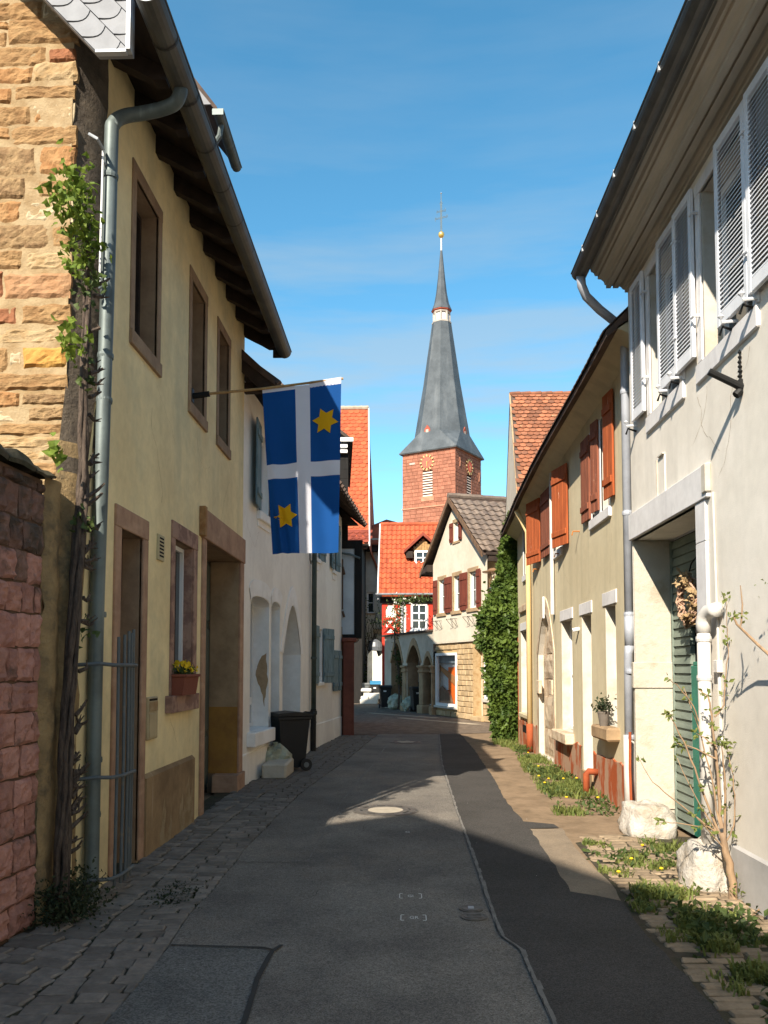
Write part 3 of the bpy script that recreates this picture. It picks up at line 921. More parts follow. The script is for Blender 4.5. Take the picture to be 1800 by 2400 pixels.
pl = sheet('pavement', [(-3.4, -14), (-1.43, -14), (-1.40, 3), (-1.38, 6), (-1.42, 8.2), (-1.38, 11.2), (-1.02, 15.7), (-0.65, 21.5), (-2.0, 21.5), (-2.6, 12), (-2.6, 6.3), (-3.4, 6.3)], -0.016, joint_m)
sizes = [(0.17, 0.115), (0.19, 0.12), (0.21, 0.125), (0.23, 0.115), (0.15, 0.12), (0.25, 0.13)]
sm = [[make_sett(w, d, cob_l) for _ in range(3)] for w, d in sizes]
rest = MB()
cnt = 0
y = 3.3
while y < 21.3:
    e = interp(LEFT_EDGE, y) - 0.012
    g = e - 0.50
    for zone in (0, 1):
        x = g if zone == 0 else g + 0.012
        lim = lx(y) + 0.02 if zone == 0 else e
        while (x > lim + 0.05) if zone == 0 else (x < lim - 0.022):
            i = rng.randrange(6)
            w = sizes[i][0]
            if zone and lim - x - w < 0.06: w_ = lim - x
            elif zone and x + w > lim: w_ = lim - x
            elif (not zone) and x - w < lim: w_ = x - lim
            else: w_ = w
            sx = w_ / w
            cx = x + w_ / 2 if zone else x - w_ / 2
            cy = y + (cx - g) * (0.10 if zone else -0.22) + rng.uniform(-0.006, 0.006)
            cz = 0.003 - 0.009 * math.exp(-((cx - g) / 0.14) ** 2) + rng.uniform(-0.003, 0.003)
            mt = Matrix.Translation((cx, cy, cz)) @ Matrix.Rotation((0.10 if zone else -0.21) + rng.uniform(-0.04, 0.04), 4, 'Z') @ Matrix.Rotation(rng.uniform(-0.02, 0.02), 4, 'X') @ Matrix.Diagonal((sx * 0.97, 1.0, 1, 1))
            me = sm[i][rng.randrange(3)]
            if y > 3.75 and cnt < 296:
                inst('cobble', me, pl, mt); cnt += 1
            else:
                rest.add([mt @ v.co for v in me.vertices], [tuple(q.vertices) for q in me.polygons])
            x = x + w_ + 0.008 if zone else x - w_ - 0.010
    y += 0.128
obj('cobble', rest, cob_l, pl, fix=False, kind='stuff')

pr = sheet('footway', [(1.52, -14), (3.0, -14), (3.0, 8.6), (2.2, 8.7), (1.66, 8.3), (1.62, 7.0), (1.58, 6.2), (1.52, 5.5)], -0.010, joint_m)
sizes2 = [(0.15, 0.075), (0.18, 0.08), (0.21, 0.078), (0.24, 0.082)]
sm2 = [[make_sett(w, d, cob_r) for _ in range(3)] for w, d in sizes2]
rest = MB(); cnt = 0
y = 3.4
while y < 8.6:
    x = 1.55 if y < 5.6 else (1.59 if y < 6.3 else (1.64 if y < 8 else 1.7))
    x += rng.uniform(0, 0.06)
    while x < 2.46:
        i = rng.randrange(4); w = sizes2[i][0]
        if rng.random() < 0.95:
            mt = Matrix.Translation((x + w / 2, y + rng.uniform(-0.008, 0.008) + (x - 1.55) * 0.03, rng.uniform(-0.004, 0.006))) @ Matrix.Rotation(rng.uniform(-0.05, 0.05), 4, 'Z') @ Matrix.Rotation(rng.uniform(-0.03, 0.03), 4, 'X')
            me = sm2[i][rng.randrange(3)]
            if y > 3.9 and cnt < 292:
                inst('cobble', me, pr, mt); cnt += 1
            else:
                rest.add([mt @ v.co for v in me.vertices], [tuple(q.vertices) for q in me.polygons])
        x += w + 0.016
    y += 0.094
obj('cobble', rest, cob_r, pr, fix=False, kind='stuff')

# two pale bands of short flat pieces across the square
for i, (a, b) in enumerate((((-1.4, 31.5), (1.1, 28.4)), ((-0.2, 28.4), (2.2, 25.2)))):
    par = bpy.data.objects.new('pale_band', None)
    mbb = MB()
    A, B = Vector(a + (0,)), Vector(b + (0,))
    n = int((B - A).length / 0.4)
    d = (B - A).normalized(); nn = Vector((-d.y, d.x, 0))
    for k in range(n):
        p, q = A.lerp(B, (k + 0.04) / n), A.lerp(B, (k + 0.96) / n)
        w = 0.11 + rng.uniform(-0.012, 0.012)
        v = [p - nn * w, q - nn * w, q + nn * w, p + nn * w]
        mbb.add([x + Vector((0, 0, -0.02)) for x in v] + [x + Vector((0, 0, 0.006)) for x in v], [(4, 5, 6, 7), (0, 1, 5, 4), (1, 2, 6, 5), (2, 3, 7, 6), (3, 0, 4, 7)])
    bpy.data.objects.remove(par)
    obj('pale_band', mbb, band_m, None, fix=False, kind='structure')

# ================================================================ LEFT: yellow house
H = House('yellow_house', 'pale yellow rendered house with stone gable wall and dark eaves', 'house', (-2.37, 0), (0, 1), -1)
UPW = [(7.05, 7.71), (8.98, 9.58), (10.33, 10.90)]
holes = [rect(6.80, 7.38, -0.1, 2.86), rect(8.42, 9.17, 1.42, 3.02), rect(9.72, 11.76, -0.1, 3.21)] + [rect(a, b, 4.62, 6.02) for a, b in UPW]
H.wall('facade', [(5.86, -0.2), (12.0, -0.2), (12.0, 6.85), (6.28, 6.85), (6.28, 4.0), (5.86, 2.4)], holes, 0.24, [yellow, darkstone, pinkstone], depths=[0.26, 0.16, 0.42, 0.24, 0.24, 0.24], reveal_mi=1)
back = MB()
back.box(6.31, 11.98, -7.0, -6.9, 0, 6.8); back.box(11.90, 11.985, -6.9, -0.03, 0, 6.8)
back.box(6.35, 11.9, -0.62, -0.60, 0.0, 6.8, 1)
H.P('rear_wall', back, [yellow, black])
m = MB()                                             # plinth
m.box(7.525, 9.25, -0.02, 0.035, -0.05, 0.70); m.add([(7.50, 0.035, 0.70), (9.25, 0.035, 0.70), (9.25, 0.0, 0.735), (7.50, 0.0, 0.735)], [(0, 1, 2, 3)])
H.P('plinth', m, brown_render)
def flake(Hh, pts, w, mat, name):
    """ragged flaked patch a few millimetres proud of (or cut into) the wall"""
    out = []
    for i, q in enumerate(pts):
        p = pts[i - 1]
        for k in range(5):
            t = k / 5
            u, z = p[0] + (q[0] - p[0]) * t, p[1] + (q[1] - p[1]) * t
            out.append(Vector((u + 0.035 * mnoise.noise(Vector((u * 9, z * 9, 2))) + 0.012 * mnoise.noise(Vector((u * 40, z * 40, 2))), w, z + 0.05 * mnoise.noise(Vector((u * 7, z * 7, 6))))))
    mb = MB(); mb.add(out, [tuple(t) for t in tessellate_polygon([[Vector((p.x, 0, p.z)) for p in out]])])
    return Hh.P(name, mb, mat, fix=False)


flake(H, [(7.92, 0.02), (8.02, 0.30), (8.10, 0.46), (8.14, 0.30), (8.10, 0.10), (8.22, 0.05), (8.34, 0.36), (8.36, 0.10), (8.30, -0.02)], 0.0365, mortar, 'flaked_patch')
flake(H, [(8.62, 0.0), (8.64, 0.28), (8.74, 0.40), (8.78, 0.18), (8.92, 0.44), (9.00, 0.62), (9.04, 0.30), (9.16, 0.50), (9.20, 0.08), (9.20, -0.03)], 0.0365, mortar, 'flaked_patch')
# street door with sandstone surround
for nm, b in (('jamb', (6.66, 6.80, -0.02, 0.0205, 0, 2.86)), ('jamb', (7.38, 7.52, -0.02, 0.02, 0, 2.86)), ('lintel', (6.66, 7.52, -0.02, 0.023, 2.86, 3.04))):
    m = MB(); m.cbox(*b, 0.006); H.P(nm, m, pinkstone)
d = plank_door(H, 6.80, 7.38, 0.0, 2.3, -0.2, 5, browndoor)
window(H, 6.80, 7.38, 2.31, 2.86, -0.2, browndoor, glass, 1, 1, 0.05)
# ground-floor window
for nm, b in (('jamb', (8.30, 8.42, -0.02, 0.018, 1.42, 3.02)), ('jamb', (9.17, 9.33, -0.02, 0.018, 1.42, 3.02)), ('lintel', (8.30, 9.33, -0.02, 0.022, 3.02, 3.20)), ('sill', (8.18, 9.25, -0.15, 0.075, 1.25, 1.42))):
    m = MB(); m.cbox(*b, 0.006); H.P(nm, m, veinstone)
m = MB(); m.box(9.145, 9.168, -0.158, -0.002, 1.42, 3.02); H.P('reveal_stone', m, veinstone)
window(H, 8.43, 9.14, 1.44, 3.01, -0.12, pvc, glass, 2, 1, 0.045)
# wide gateway
for nm, b, mt in (('lintel', (9.535, 12.0, -0.02, 0.045, 3.21, 3.56), pinkstone), ('jamb', (9.56, 9.72, -0.02, 0.028, 0.0, 3.21), pinkstone), ('jamb', (11.76, 12.0, -0.02, 0.028, 0.22, 3.21), pinkstone), ('base_block', (11.5, 12.03, -0.30, 0.06, -0.02, 0.22), pinkstone)):
    m = MB(); m.cbox(*b, 0.008); H.P(nm, m, mt)
m = MB(); m.cbox(9.44, 9.53, -0.02, 0.075, 3.22, 3.565, 0.006); H.P('lintel_end', m, sand1)
m = MB(); m.box(11.735, 11.758, -0.40, -0.004, 1.15, 3.2); H.P('reveal_render', m, buff)
m = MB(); m.box(11.730, 11.758, -0.40, -0.004, 0.22, 1.15); H.P('reveal_paint', m, ochre)
g = MB(); g.box(9.72, 11.73, -0.46, -0.42, 0, 3.2); g = H.P('gate', g, doorgrey)
for a, b in ((9.72, 10.36), (10.38, 11.06), (11.08, 11.73)):
    for c, e in ((0.08, 0.75), (0.82, 2.25), (2.35, 3.15)):
        m = MB(); m.cbox(a + 0.04, b - 0.04, -0.43, -0.395, c, e, 0.012); H.P('panel', m, doorgrey, g)
    m = MB(); m.box(a, a + 0.045, -0.43, -0.375, 0.02, 3.19); H.P('stile', m, doorgrey, g)
m = MB(); m.cbox(9.74, 10.0, -0.5, -0.44, 2.4, 3.1, 0.005); H.P('pane', m, glass, g)
# upper windows
for a, b in UPW:
    for nm, bx in (('jamb', (a - 0.11, a, -0.02, 0.012, 4.62, 6.02)), ('jamb', (b, b + 0.11, -0.02, 0.012, 4.62, 6.02)), ('lintel', (a - 0.11, b + 0.11, -0.02, 0.015, 6.02, 6.14)), ('sill', (a - 0.11, b + 0.11, -0.16, 0.03, 4.49, 4.62))):
        m = MB(); m.cbox(*bx, 0.005); H.P(nm, m, darkstone)
    wn = window(H, a + 0.002, b - 0.002, 4.63, 6.01, -0.19, darkwood, glass, 2, 1, 0.045)
    m = MB(); m.cbox(a + 0.004, b - 0.004, -0.158, -0.135, 4.63, 4.675, 0.004); H.P('drip_rail', m, pvc, wn)
# vent grille and letterbox
v = MB(); v.cbox(7.82, 8.02, -0.01, 0.02, 2.73, 2.98, 0.006); v = H.P('vent', v, ventm)
for k in range(6):
    m = MB(); z = 2.765 + k * 0.034
    m.add([(7.85, 0.022, z), (7.99, 0.022, z), (7.99, 0.022, z + 0.018), (7.85, 0.022, z + 0.018)], [(0, 1, 2, 3)])
    H.P('vent_slot', m, black, v)
lb = MB(); lb.cbox(7.55, 7.85, -0.01, 0.03, 1.04, 1.43, 0.008); lb = H.P('letterbox', lb, letterm)
m = MB(); m.cbox(7.58, 7.82, 0.028, 0.036, 1.06, 1.28, 0.003); H.P('door', m, letterm, lb)
m = MB(); m.cbox(7.58, 7.82, 0.028, 0.040, 1.30, 1.385, 0.003); H.P('flap', m, sand2, lb)
m = MB(); m.box(7.58, 7.82, 0.026, 0.033, 1.395, 1.415); H.P('slot', m, black, lb)
# eaves: soffit, rafters, deck, roof
m = MB()
m.prism([(5.77, -0.02, 6.78), (5.77, 0.50, 6.47), (5.77, 0.50, 6.53), (5.77, -0.02, 7.02)], (6.27, 0, 0))
H.P('eaves_soffit', m, darkwood)
u = 6.35
while u < 12.0:
    m = MB(); m.prism([(u, -0.01, 6.60), (u, 0.14, 6.52), (u, 0.24, 6.47), (u, 0.36, 6.40), (u, 0.46, 6.40), (u, 0.46, 6.49), (u, -0.01, 6.775)], (0.11, 0, 0))
    H.P('rafter', m, darkwood); u += 0.62
m = MB()
m.prism([(5.74, 0.55, 6.50), (5.74, 0.55, 6.58), (5.74, -3.5, 10.9), (5.74, -7.1, 7.05), (5.74, -7.0, 6.95), (5.74, -3.5, 10.75)], (6.31, 0, 0))
H.P('roof', m, darktile)
m = MB(); m.box(12.0, 12.04, 0.42, 0.55, 6.28, 6.52); H.P('fascia_end', m, darkwood)
# gutter and downpipe
gt = MB(); gt.channel((5.46, 0.585, 6.40), (12.06, 0.585, 6.38), 0.10, 10); gt = H.P('gutter', gt, gutter_m)
for u in [5.9 + 0.62 * k for k in range(10)]:
    m = MB()
    for k in range(10):
        a0, a1 = math.pi + math.pi * k / 10, math.pi + math.pi * (k + 1) / 10
        P0, P1 = (0.585 + 0.104 * math.cos(a0), 6.395 + 0.104 * math.sin(a0)), (0.585 + 0.104 * math.cos(a1), 6.395 + 0.104 * math.sin(a1))
        m.add([(u - 0.011, P0[0], P0[1]), (u + 0.011, P0[0], P0[1]), (u + 0.011, P1[0], P1[1]), (u - 0.011, P1[0], P1[1])], [(0, 1, 2, 3)])
    H.P('gutter_bracket', m, lip_m, gt)
m = MB(); m.prism([(5.45, 0.585 + 0.108 * math.cos(math.pi + math.pi * k / 12), 6.41 + 0.108 * math.sin(math.pi + math.pi * k / 12)) for k in range(13)], (0.008, 0, 0))
m.box(5.44, 5.47, 0.47, 0.70, 6.40, 6.425)
H.P('gutter_cap', m, zinc_lt, gt)
dp = MB()
dp.tube(curve([(6.36, 0.585, 6.40), (6.35, 0.58, 6.29), (6.37, 0.53, 6.215), (6.40, 0.42, 6.19), (6.39, 0.27, 6.15), (6.34, 0.13, 6.09), (6.285, 0.068, 5.99), (6.27, 0.060, 5.84), (6.255, 0.060, 4.9), (6.20, 0.060, 3.2), (6.16, 0.060, 2.0), (6.13, 0.07, 0.12), (6.11, 0.09, -0.03)], 5), 0.054, 14)
dp = H.P('downpipe', dp, zinc, smooth=True)
for z in (5.55, 4.1, 3.75, 2.1, 1.02, 0.62):
    m = MB(); m.lathe([(0.060, -0.02), (0.063, 0), (0.060, 0.02)], 14, (6.135 + z * 0.0245 if z < 4.9 else 6.262, 0.060, z)); H.P('pipe_collar', m, zinc, dp)
# gable end: mortar body, stones, dark side
gb = MB()
gb.prism([(-9.2, 6.019, 0), (-2.52, 6.019, 0), (-2.52, 6.019, 6.62), (-3.3, 6.019, 7.46), (-5.86, 6.019, 10.3), (-9.2, 6.019, 7.0)], (0, 0.27, 0))
gb.v = [(y_, x_ + 2.37, z_) for x_, y_, z_ in gb.v]
gw = H.P('gable_wall', gb, mortar)
cs = MB()
n = 60
prof = [(6.03, -0.15), (6.10, -0.09), (6.19, -0.03), (6.30, 0.012)]
for i in range(n + 1):
    z = 0 + 6.95 * i / n
    for k, (a, b) in enumerate(prof):
        j = 0.0 if k in (0,) else 0.028 * mnoise.noise(Vector((a * 9, b * 9, z * 3.1))) + 0.012 * mnoise.noise(Vector((a * 20, 3, z * 11)))
        sh_ = 0.33 * max(0.0, min(1.0, (3.9 - z) / 1.6))
        cs.v.append((a - sh_ + (j if k == 3 else 0), b + j * 0.8, z))
for i in range(n):
    for k in range(3):
        a = i * 4 + k
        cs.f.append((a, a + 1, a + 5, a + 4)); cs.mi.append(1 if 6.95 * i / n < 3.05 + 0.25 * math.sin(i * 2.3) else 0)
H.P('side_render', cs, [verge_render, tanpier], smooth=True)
STONES = [(-3.2, -2.76, 6.64, 6.8, 0), (-2.77, -2.63, 6.65, 6.78, 3), (-3.03, -2.49, 6.45, 6.65, 0), (-3.18, -3.02, 6.57, 6.64, 1), (-3.16, -3.03, 6.43, 6.56, 0), (-3.14, -2.73, 6.27, 6.44, 0), (-2.71, -2.5, 6.3, 6.42, 4), (-3.12, -2.83, 6.14, 6.27, 1), (-2.83, -2.49, 6.15, 6.31, 2), (-2.98, -2.5, 6.01, 6.13, 0), (-3.15, -2.99, 5.98, 6.11, 1), (-3.13, -2.84, 5.81, 5.97, 0), (-2.84, -2.51, 5.82, 6.0, 3), (-2.99, -2.49, 5.65, 5.81, 0), (-3.15, -2.99, 5.7, 5.8, 1), (-3.13, -2.79, 5.41, 5.65, 5), (-2.76, -2.49, 5.42, 5.64, 1), (-3.13, -2.87, 5.23, 5.4, 5), (-2.78, -2.49, 5.24, 5.38, 0), (-3.12, -2.89, 5.05, 5.22, 1), (-2.87, -2.5, 5.05, 5.22, 3), (-3.13, -2.67, 4.84, 5.04, 5), (-2.66, -2.5, 4.85, 5.03, 0), (-3.13, -2.88, 4.69, 4.84, 0), (-2.85, -2.5, 4.68, 4.82, 2), (-3.01, -2.5, 4.46, 4.66, 6), (-3.16, -3.01, 4.47, 4.67, 4), (-3.12, -2.9, 4.26, 4.4, 4), (-2.87, -2.5, 4.26, 4.42, 0), (-3.05, -2.51, 4.11, 4.24, 2), (-3.12, -2.96, 3.9, 4.09, 0), (-2.96, -2.86, 3.94, 4.07, 3), (-2.85, -2.52, 3.93, 4.09, 7), (-3.08, -2.51, 3.76, 3.89, 0), (-3.11, -2.86, 3.63, 3.75, 1), (-2.86, -2.51, 3.65, 3.74, 5), (-2.8, -2.52, 3.53, 3.64, 5), (-3.11, -2.8, 3.52, 3.62, 3), (-3.03, -2.53, 3.42, 3.51, 0), (-3.08, -2.54, 3.32, 3.41, 2), (-2.92, -2.54, 3.23, 3.31, 2), (-3.09, -2.93, 3.23, 3.32, 0), (-3.06, -2.54, 3.11, 3.22, 0), (-3.06, -2.78, 2.99, 3.1, 1), (-2.77, -2.53, 2.98, 3.1, 2)]
z = 2.5                                              # more courses to the left, up under the verge and down behind the yard wall
while z < 8.6:
    h = rng.uniform(0.14, 0.21)
    x = -3.2 if 2.95 < z < 6.75 else -2.52
    left = -4.6
    while x > left:
        w = rng.uniform(0.22, 0.5)
        if z + h < 7.35 - (x + 3.2) * 1.07 and not (z > 6.4 and x > -3.2):
            STONES.append((max(left, x - w), x - 0.015, z, z + h - 0.015, rng.choice([0, 0, 1, 2, 5, 6])))
        x -= w
    z += h


def stone_block(x0, x1, z0, z1, depth, seed, rag=0.014, nx=6, nz=4, rough=0.012):
    """rough-faced block: a small grid, rounded at the edges; front towards -y"""
    m = MB()
    o = Vector((seed * 3.7, seed * 1.3, seed * 0.7))
    for j in range(nz + 1):
        for i in range(nx + 1):
            fu, fv = i / nx, j / nz
            x, z_ = x0 + (x1 - x0) * fu, z0 + (z1 - z0) * fv
            ed = min(1, min(fu, 1 - fu) * (x1 - x0) / 0.012, min(fv, 1 - fv) * (z1 - z0) / 0.012)
            nn = mnoise.noise(Vector((x * 14, z_ * 20, seed)) + o) + 0.7 * mnoise.noise(Vector((x * 31, z_ * 52, seed)) + o)
            y_ = -depth * (0.35 + 0.65 * math.sqrt(max(0, ed))) - rough * nn * (0.4 + ed)
            jx = rag * mnoise.noise(Vector((x * 9, z_ * 9, 3.3)) + o) * (1 if i in (0, nx) else 0.4)
            jz = rag * mnoise.noise(Vector((x * 9, z_ * 9, 8.3)) + o) * (1 if j in (0, nz) else 0.4)
            m.v.append((x + jx, y_, z_ + jz))
    for j in range(nz):
        for i in range(nx):
            a = j * (nx + 1) + i
            m.f.append((a, a + 1, a + nx + 2, a + nx + 1)); m.mi.append(0)
    ring = [i for i in range(nx + 1)] + [j * (nx + 1) + nx for j in range(1, nz + 1)] + [nz * (nx + 1) + i for i in range(nx - 1, -1, -1)] + [j * (nx + 1) for j in range(nz - 1, 0, -1)]
    b = len(m.v)
    for r in ring: m.v.append((m.v[r][0], 0.03, m.v[r][2]))
    k = len(ring)
    for q in range(k):
        m.f.append((ring[q], b + q, b + (q + 1) % k, ring[(q + 1) % k])); m.mi.append(0)
    return m


for i, (a, b, c, e, k) in enumerate(STONES):
    dep = {3: 0.010, 2: 0.018}.get(k, 0.026) * rng.uniform(0.7, 1.3)
    big = a > -3.25
    m = stone_block(a + 0.004, b - 0.004, c + 0.004, e - 0.004, dep, i * 0.61, rag=0.018, nx=(12 if b - a > 0.2 else 8) if big else 5, nz=7 if big else 4, rough=0.011)
    m.v = [(y_ + 6.03, x_ + 2.37, z_) for x_, y_, z_ in m.v]
    H.P('stone', m, SANDS[k], gw, smooth=False)
# two patches of stone showing through the limed block
m = stone_block(-2.81, -2.74, 5.83, 5.90, 0.022, 77, nx=3, nz=2); m.v = [(y_ + 6.03, x_ + 2.37, z_) for x_, y_, z_ in m.v]; H.P('stone', m, sand1, gw)
# slate-hung verge
vs = MB()
rk = [(-2.22, 6.13), (-1.97, 6.13), (-1.97, 6.56), (-5.9, 10.78), (-5.9, 10.07)]
vs.prism([(x, 5.72, z_) for x, z_ in rk], (0, 0.05, 0))
vs.v = [(y_, x_ + 2.37, z_) for x_, y_, z_ in vs.v]
vb = H.P('verge_board', vs, slate)
m = MB(); m.box(5.66, 5.72, 0.375, 0.405, 6.125, 6.62); H.P('verge_trim', m, zinc_lt, vb)
m = MB(); m.box(5.675, 5.72, 0.15, 0.37, 6.115, 6.135); H.P('verge_trim', m, zinc_lt, vb)
# slates laid along the rake, each row lapping the one below
rd = Vector((-0.683, 0, 0.730)); rn = Vector((0.730, 0, 0.683))
for r in range(13):
    for c in range(4):
        base = Vector((-2.22, 0, 6.13)) + rd * (0.165 * r - 0.33 + 0.02 * c) + rn * (0.178 * c + 0.006)
        pts = [base + rn * (0.172 * q / 6) - rd * (0.052 * math.sin(math.pi * q / 6 * 0.92) + 0.045 * q / 6) for q in range(7)]
        pts += [base + rd * 0.175 + rn * 0.172, base + rd * 0.175]
        pts = clip_x(pts, -1.98)
        pts = [-v for v in pts]; pts = [Vector((v.z, v.y, v.x)) for v in pts]; pts = clip_x(pts, -6.138); pts = [Vector((-v.z, -v.y, -v.x)) for v in pts]
        if len(pts) < 3: continue
        m = MB(); yy = 5.712
        front = [(yy - 0.014 + 0.011 * max(0, (p - base).dot(rd)) / 0.175, p.x + 2.37, p.z) for p in pts]
        backp = [(5.722, b_, c_) for a_, b_, c_ in front]
        n_ = len(front)
        m.add(front + backp, [tuple(range(n_))] + [(i, (i + 1) % n_, (i + 1) % n_ + n_, i + n_) for i in range(n_)])
        H.P('slate', m, slate, vb)
# small dormer on the roof above the gutter
dm = MB()
dm.prism([(8.42, 0.18, 6.9), (8.42, 0.18, 7.55), (8.42, -1.0, 8.5), (8.42, -1.0, 6.9)], (0.85, 0, 0))
dm = H.P('dormer', dm, slate)
m = MB(); m.prism([(8.36, 0.40, 7.52), (8.36, 0.40, 7.58), (8.36, 0.1, 7.98), (8.36, -1.0, 8.75), (8.36, -1.0, 8.6), (8.36, 0.1, 7.9)], (0.95, 0, 0)); H.P('dormer_roof', m, darktile, dm)
m = MB(); m.prism([(8.35, 0.10, 7.60), (8.35, 0.34, 7.60), (8.35, 0.10, 7.9)], (0.02, 0, 0)); H.P('dormer_verge', m, slate, dm)
m = MB(); m.channel((8.33, 0.42, 7.52), (9.30, 0.42, 7.50), 0.055, 8); m.box(8.318, 8.332, 0.362, 0.478, 7.465, 7.53); H.P('dormer_gutter', m, zinc, dm)
m = MB(); m.tube([(8.5, 0.42, 7.48), (8.5, 0.40, 7.35), (8.52, 0.30, 7.22), (8.52, 0.24, 7.0)], 0.03, 8); H.P('dormer_pipe', m, zinc, dm)

# iron rods leaning round the foot of the downpipe
br = thing('rod_guard', 'grey iron rods with two hoops round the foot of the downpipe', 'pipe guard', (-2.2, 6.3, 0))
for dx, dy, zt in ((0.06, -0.14, 1.93), (0.075, -0.05, 1.95), (0.08, 0.03, 1.98), (0.08, 0.09, 1.97), (0.07, 0.17, 2.0)):
    m = MB(); m.tube([(dx, dy, 0.10), (dx + 0.005, dy, 1.0), (dx, dy, zt)], 0.0125, 8); obj('rod', m, rodgrey, br)
for z in (1.72, 0.90, 0.17):
    m = MB(); m.tube([(-0.17, -0.36, z), (-0.02, -0.30, z + 0.01), (0.06, -0.22, z), (0.093, -0.1, z), (0.093, 0.18, z)], 0.014, 8); obj('hoop', m, rodgrey, br)
for z in (5.83, 5.47):
    pass
wr = thing('vine_wire', 'thin bright steel training wires on brackets above the vine', 'wire', (-2.34, 6.16, 4.6))
m = MB(); m.tube([(0.0, 0.0, 0), (0, 0.02, 1.12)], 0.008, 6); obj('wire', m, pvc, wr)
m = MB(); m.tube([(0.02, 0.10, 0.3), (0.02, 0.11, 1.02)], 0.007, 6); obj('wire', m, pvc, wr)
m = MB(); m.tube([(-0.06, -0.12, 1.15), (0, -0.11, 1.12), (0, 0.03, 1.12)], 0.012, 6); obj('bracket', m, zinc_lt, wr)
m = MB(); m.tube([(0, 0.02, 1.02), (0.02, 0.12, 1.02)], 0.011, 6); obj('bracket', m, zinc_lt, wr)

# ================================================================ LEFT: red sandstone yard wall
Hw = House('yard_wall', 'red sandstone block wall with mossy coping at the left edge', 'wall', (-2.485, 5.17), (0.06, 1), -1)
m = MB(); m.box(-12.6, 0.40, -0.42, -0.02, -0.05, 2.98); core = Hw.P('wall_core', m, redmortar)
z, row = 0.0, 0
while z < 2.95:
    h = min(rng.uniform(0.185, 0.225), 2.96 - z)
    u = 0.40 - (0.0 if row % 2 else 0.09)
    if row % 2 == 0:
        m = stone_block(-(0.40), -(u + 0.008), z + 0.008, z + h - 0.008, 0.03, row + 0.3, nx=3, nz=4)
        m.v = [(-x_, -y_ - 0.02, z_) for x_, y_, z_ in m.v]
        Hw.P('block', m, red_dark if z > 2.3 else red0, core)
    while u > -2.6:
        w = rng.uniform(0.13, 0.24)
        top = z > 2.2 and rng.random() < 0.6 or z > 2.62
        m = stone_block(u - w + 0.006, u - 0.006, z + 0.006, z + h - 0.006, 0.030 * rng.uniform(0.5, 1.4), row * 13 + u * 5, rag=0.015, nx=8, nz=8, rough=0.013)
        m.v = [(x_, -y_ - 0.02, z_) for x_, y_, z_ in m.v]
        Hw.P('block', m, red_dark if top else red0, core)
        u -= w
    z += h; row += 1
u = 0.44
k = 0
while u > -12:
    w = 0.26 if u > 0.2 else rng.uniform(0.32, 0.5)
    big = u < 0.2 and u > -0.3
    hh = 0.07 if u > 0.2 else 0.12
    m = MB()
    nseg = 8
    prof = [(-0.50, 0.0), (-0.50, hh * 0.5), (-0.36, hh), (-0.16, hh * 1.05), (0.02, hh * 0.8), (0.06, hh * 0.25), (0.05, 0.0)]
    for i in range(nseg + 1):
        uu = u - w + 0.006 + (w - 0.012) * i / nseg
        for a, b in prof:
            e_ = 1 - 0.25 * (abs(i / nseg - 0.5) * 2) ** 3
            m.v.append((uu, a + 0.02 * mnoise.noise(Vector((uu * 8, a * 8, 1))), 2.985 + b * e_ + 0.018 * mnoise.noise(Vector((uu * 7, a * 9, 4.4)))))
    q = len(prof)
    for i in range(nseg):
        for j in range(q - 1):
            a = i * q + j
            m.f.append((a, a + 1, a + q + 1, a + q)); m.mi.append(0)
    m.f.append(tuple(range(q))); m.f.append(tuple(range(nseg * q, nseg * q + q))); m.mi += [0, 0]
    Hw.P('coping_stone', m, coping_m, core)
    u -= w; k += 1
# rough tan render strip at the end of the wall
m = MB()
n = 44
for i in range(n + 1):
    z_ = 3.0 * i / n
    for k, (a, b) in enumerate(((0.385, -0.005), (0.42, 0.03), (0.50, 0.035), (0.58, 0.02), (0.64, -0.02), (0.66, -0.2))):
        j = 0.022 * mnoise.noise(Vector((a * 9, k, z_ * 4))) + 0.012 * mnoise.noise(Vector((a * 30, k, z_ * 13)))
        m.v.append((a + (j if k in (0, 4) else 0), b + j, z_))
for i in range(n):
    for k in range(5):
        a = i * 6 + k; m.f.append((a, a + 1, a + 7, a + 6)); m.mi.append(0)
Hw.P('end_render', m, tanpier, smooth=True)
# ================================================================ LEFT: white house
H2 = House('white_house', 'long white plastered house with arched door and faded blue shutters', 'house', (-2.38, 12.0), (0.081, 1), -1)
W1 = arch(0.50, 1.66, 0.74, 2.70, 2.82, 8)
W2 = arch(1.80, 2.42, 0.30, 2.70, 2.82, 8)
DR = arch(2.66, 4.20, -0.1, 1.95, 2.86, 12, pointed=True)
H2.wall('facade', [(0.02, -0.2), (9.25, -0.2), (9.25, 5.55), (0.02, 5.95)],
        [W1, W2, DR, rect(5.97, 6.52, 1.40, 2.55), rect(0.92, 1.55, 4.16, 5.42), rect(5.42, 5.98, 4.06, 5.2), rect(7.86, 8.15, 4.05, 5.15)], 0.3, [white_pl, white_edge], reveal_mi=1, depths=[0.36, 0.30, 0.42, 0.22, 0.2, 0.2, 0.2])
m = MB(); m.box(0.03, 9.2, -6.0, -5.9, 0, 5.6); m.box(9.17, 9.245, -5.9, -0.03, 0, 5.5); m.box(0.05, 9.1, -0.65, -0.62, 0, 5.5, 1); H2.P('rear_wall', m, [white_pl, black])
m = MB(); m.add([(0.02, 0.018, -0.1), (2.6, 0.018, -0.1), (2.6, 0.018, 0.46), (0.02, 0.018, 0.42)], [(0, 1, 2, 3)]); m.add([(4.3, 0.018, -0.1), (9.25, 0.018, -0.1), (9.25, 0.018, 0.46), (4.3, 0.018, 0.50)], [(0, 1, 2, 3)])
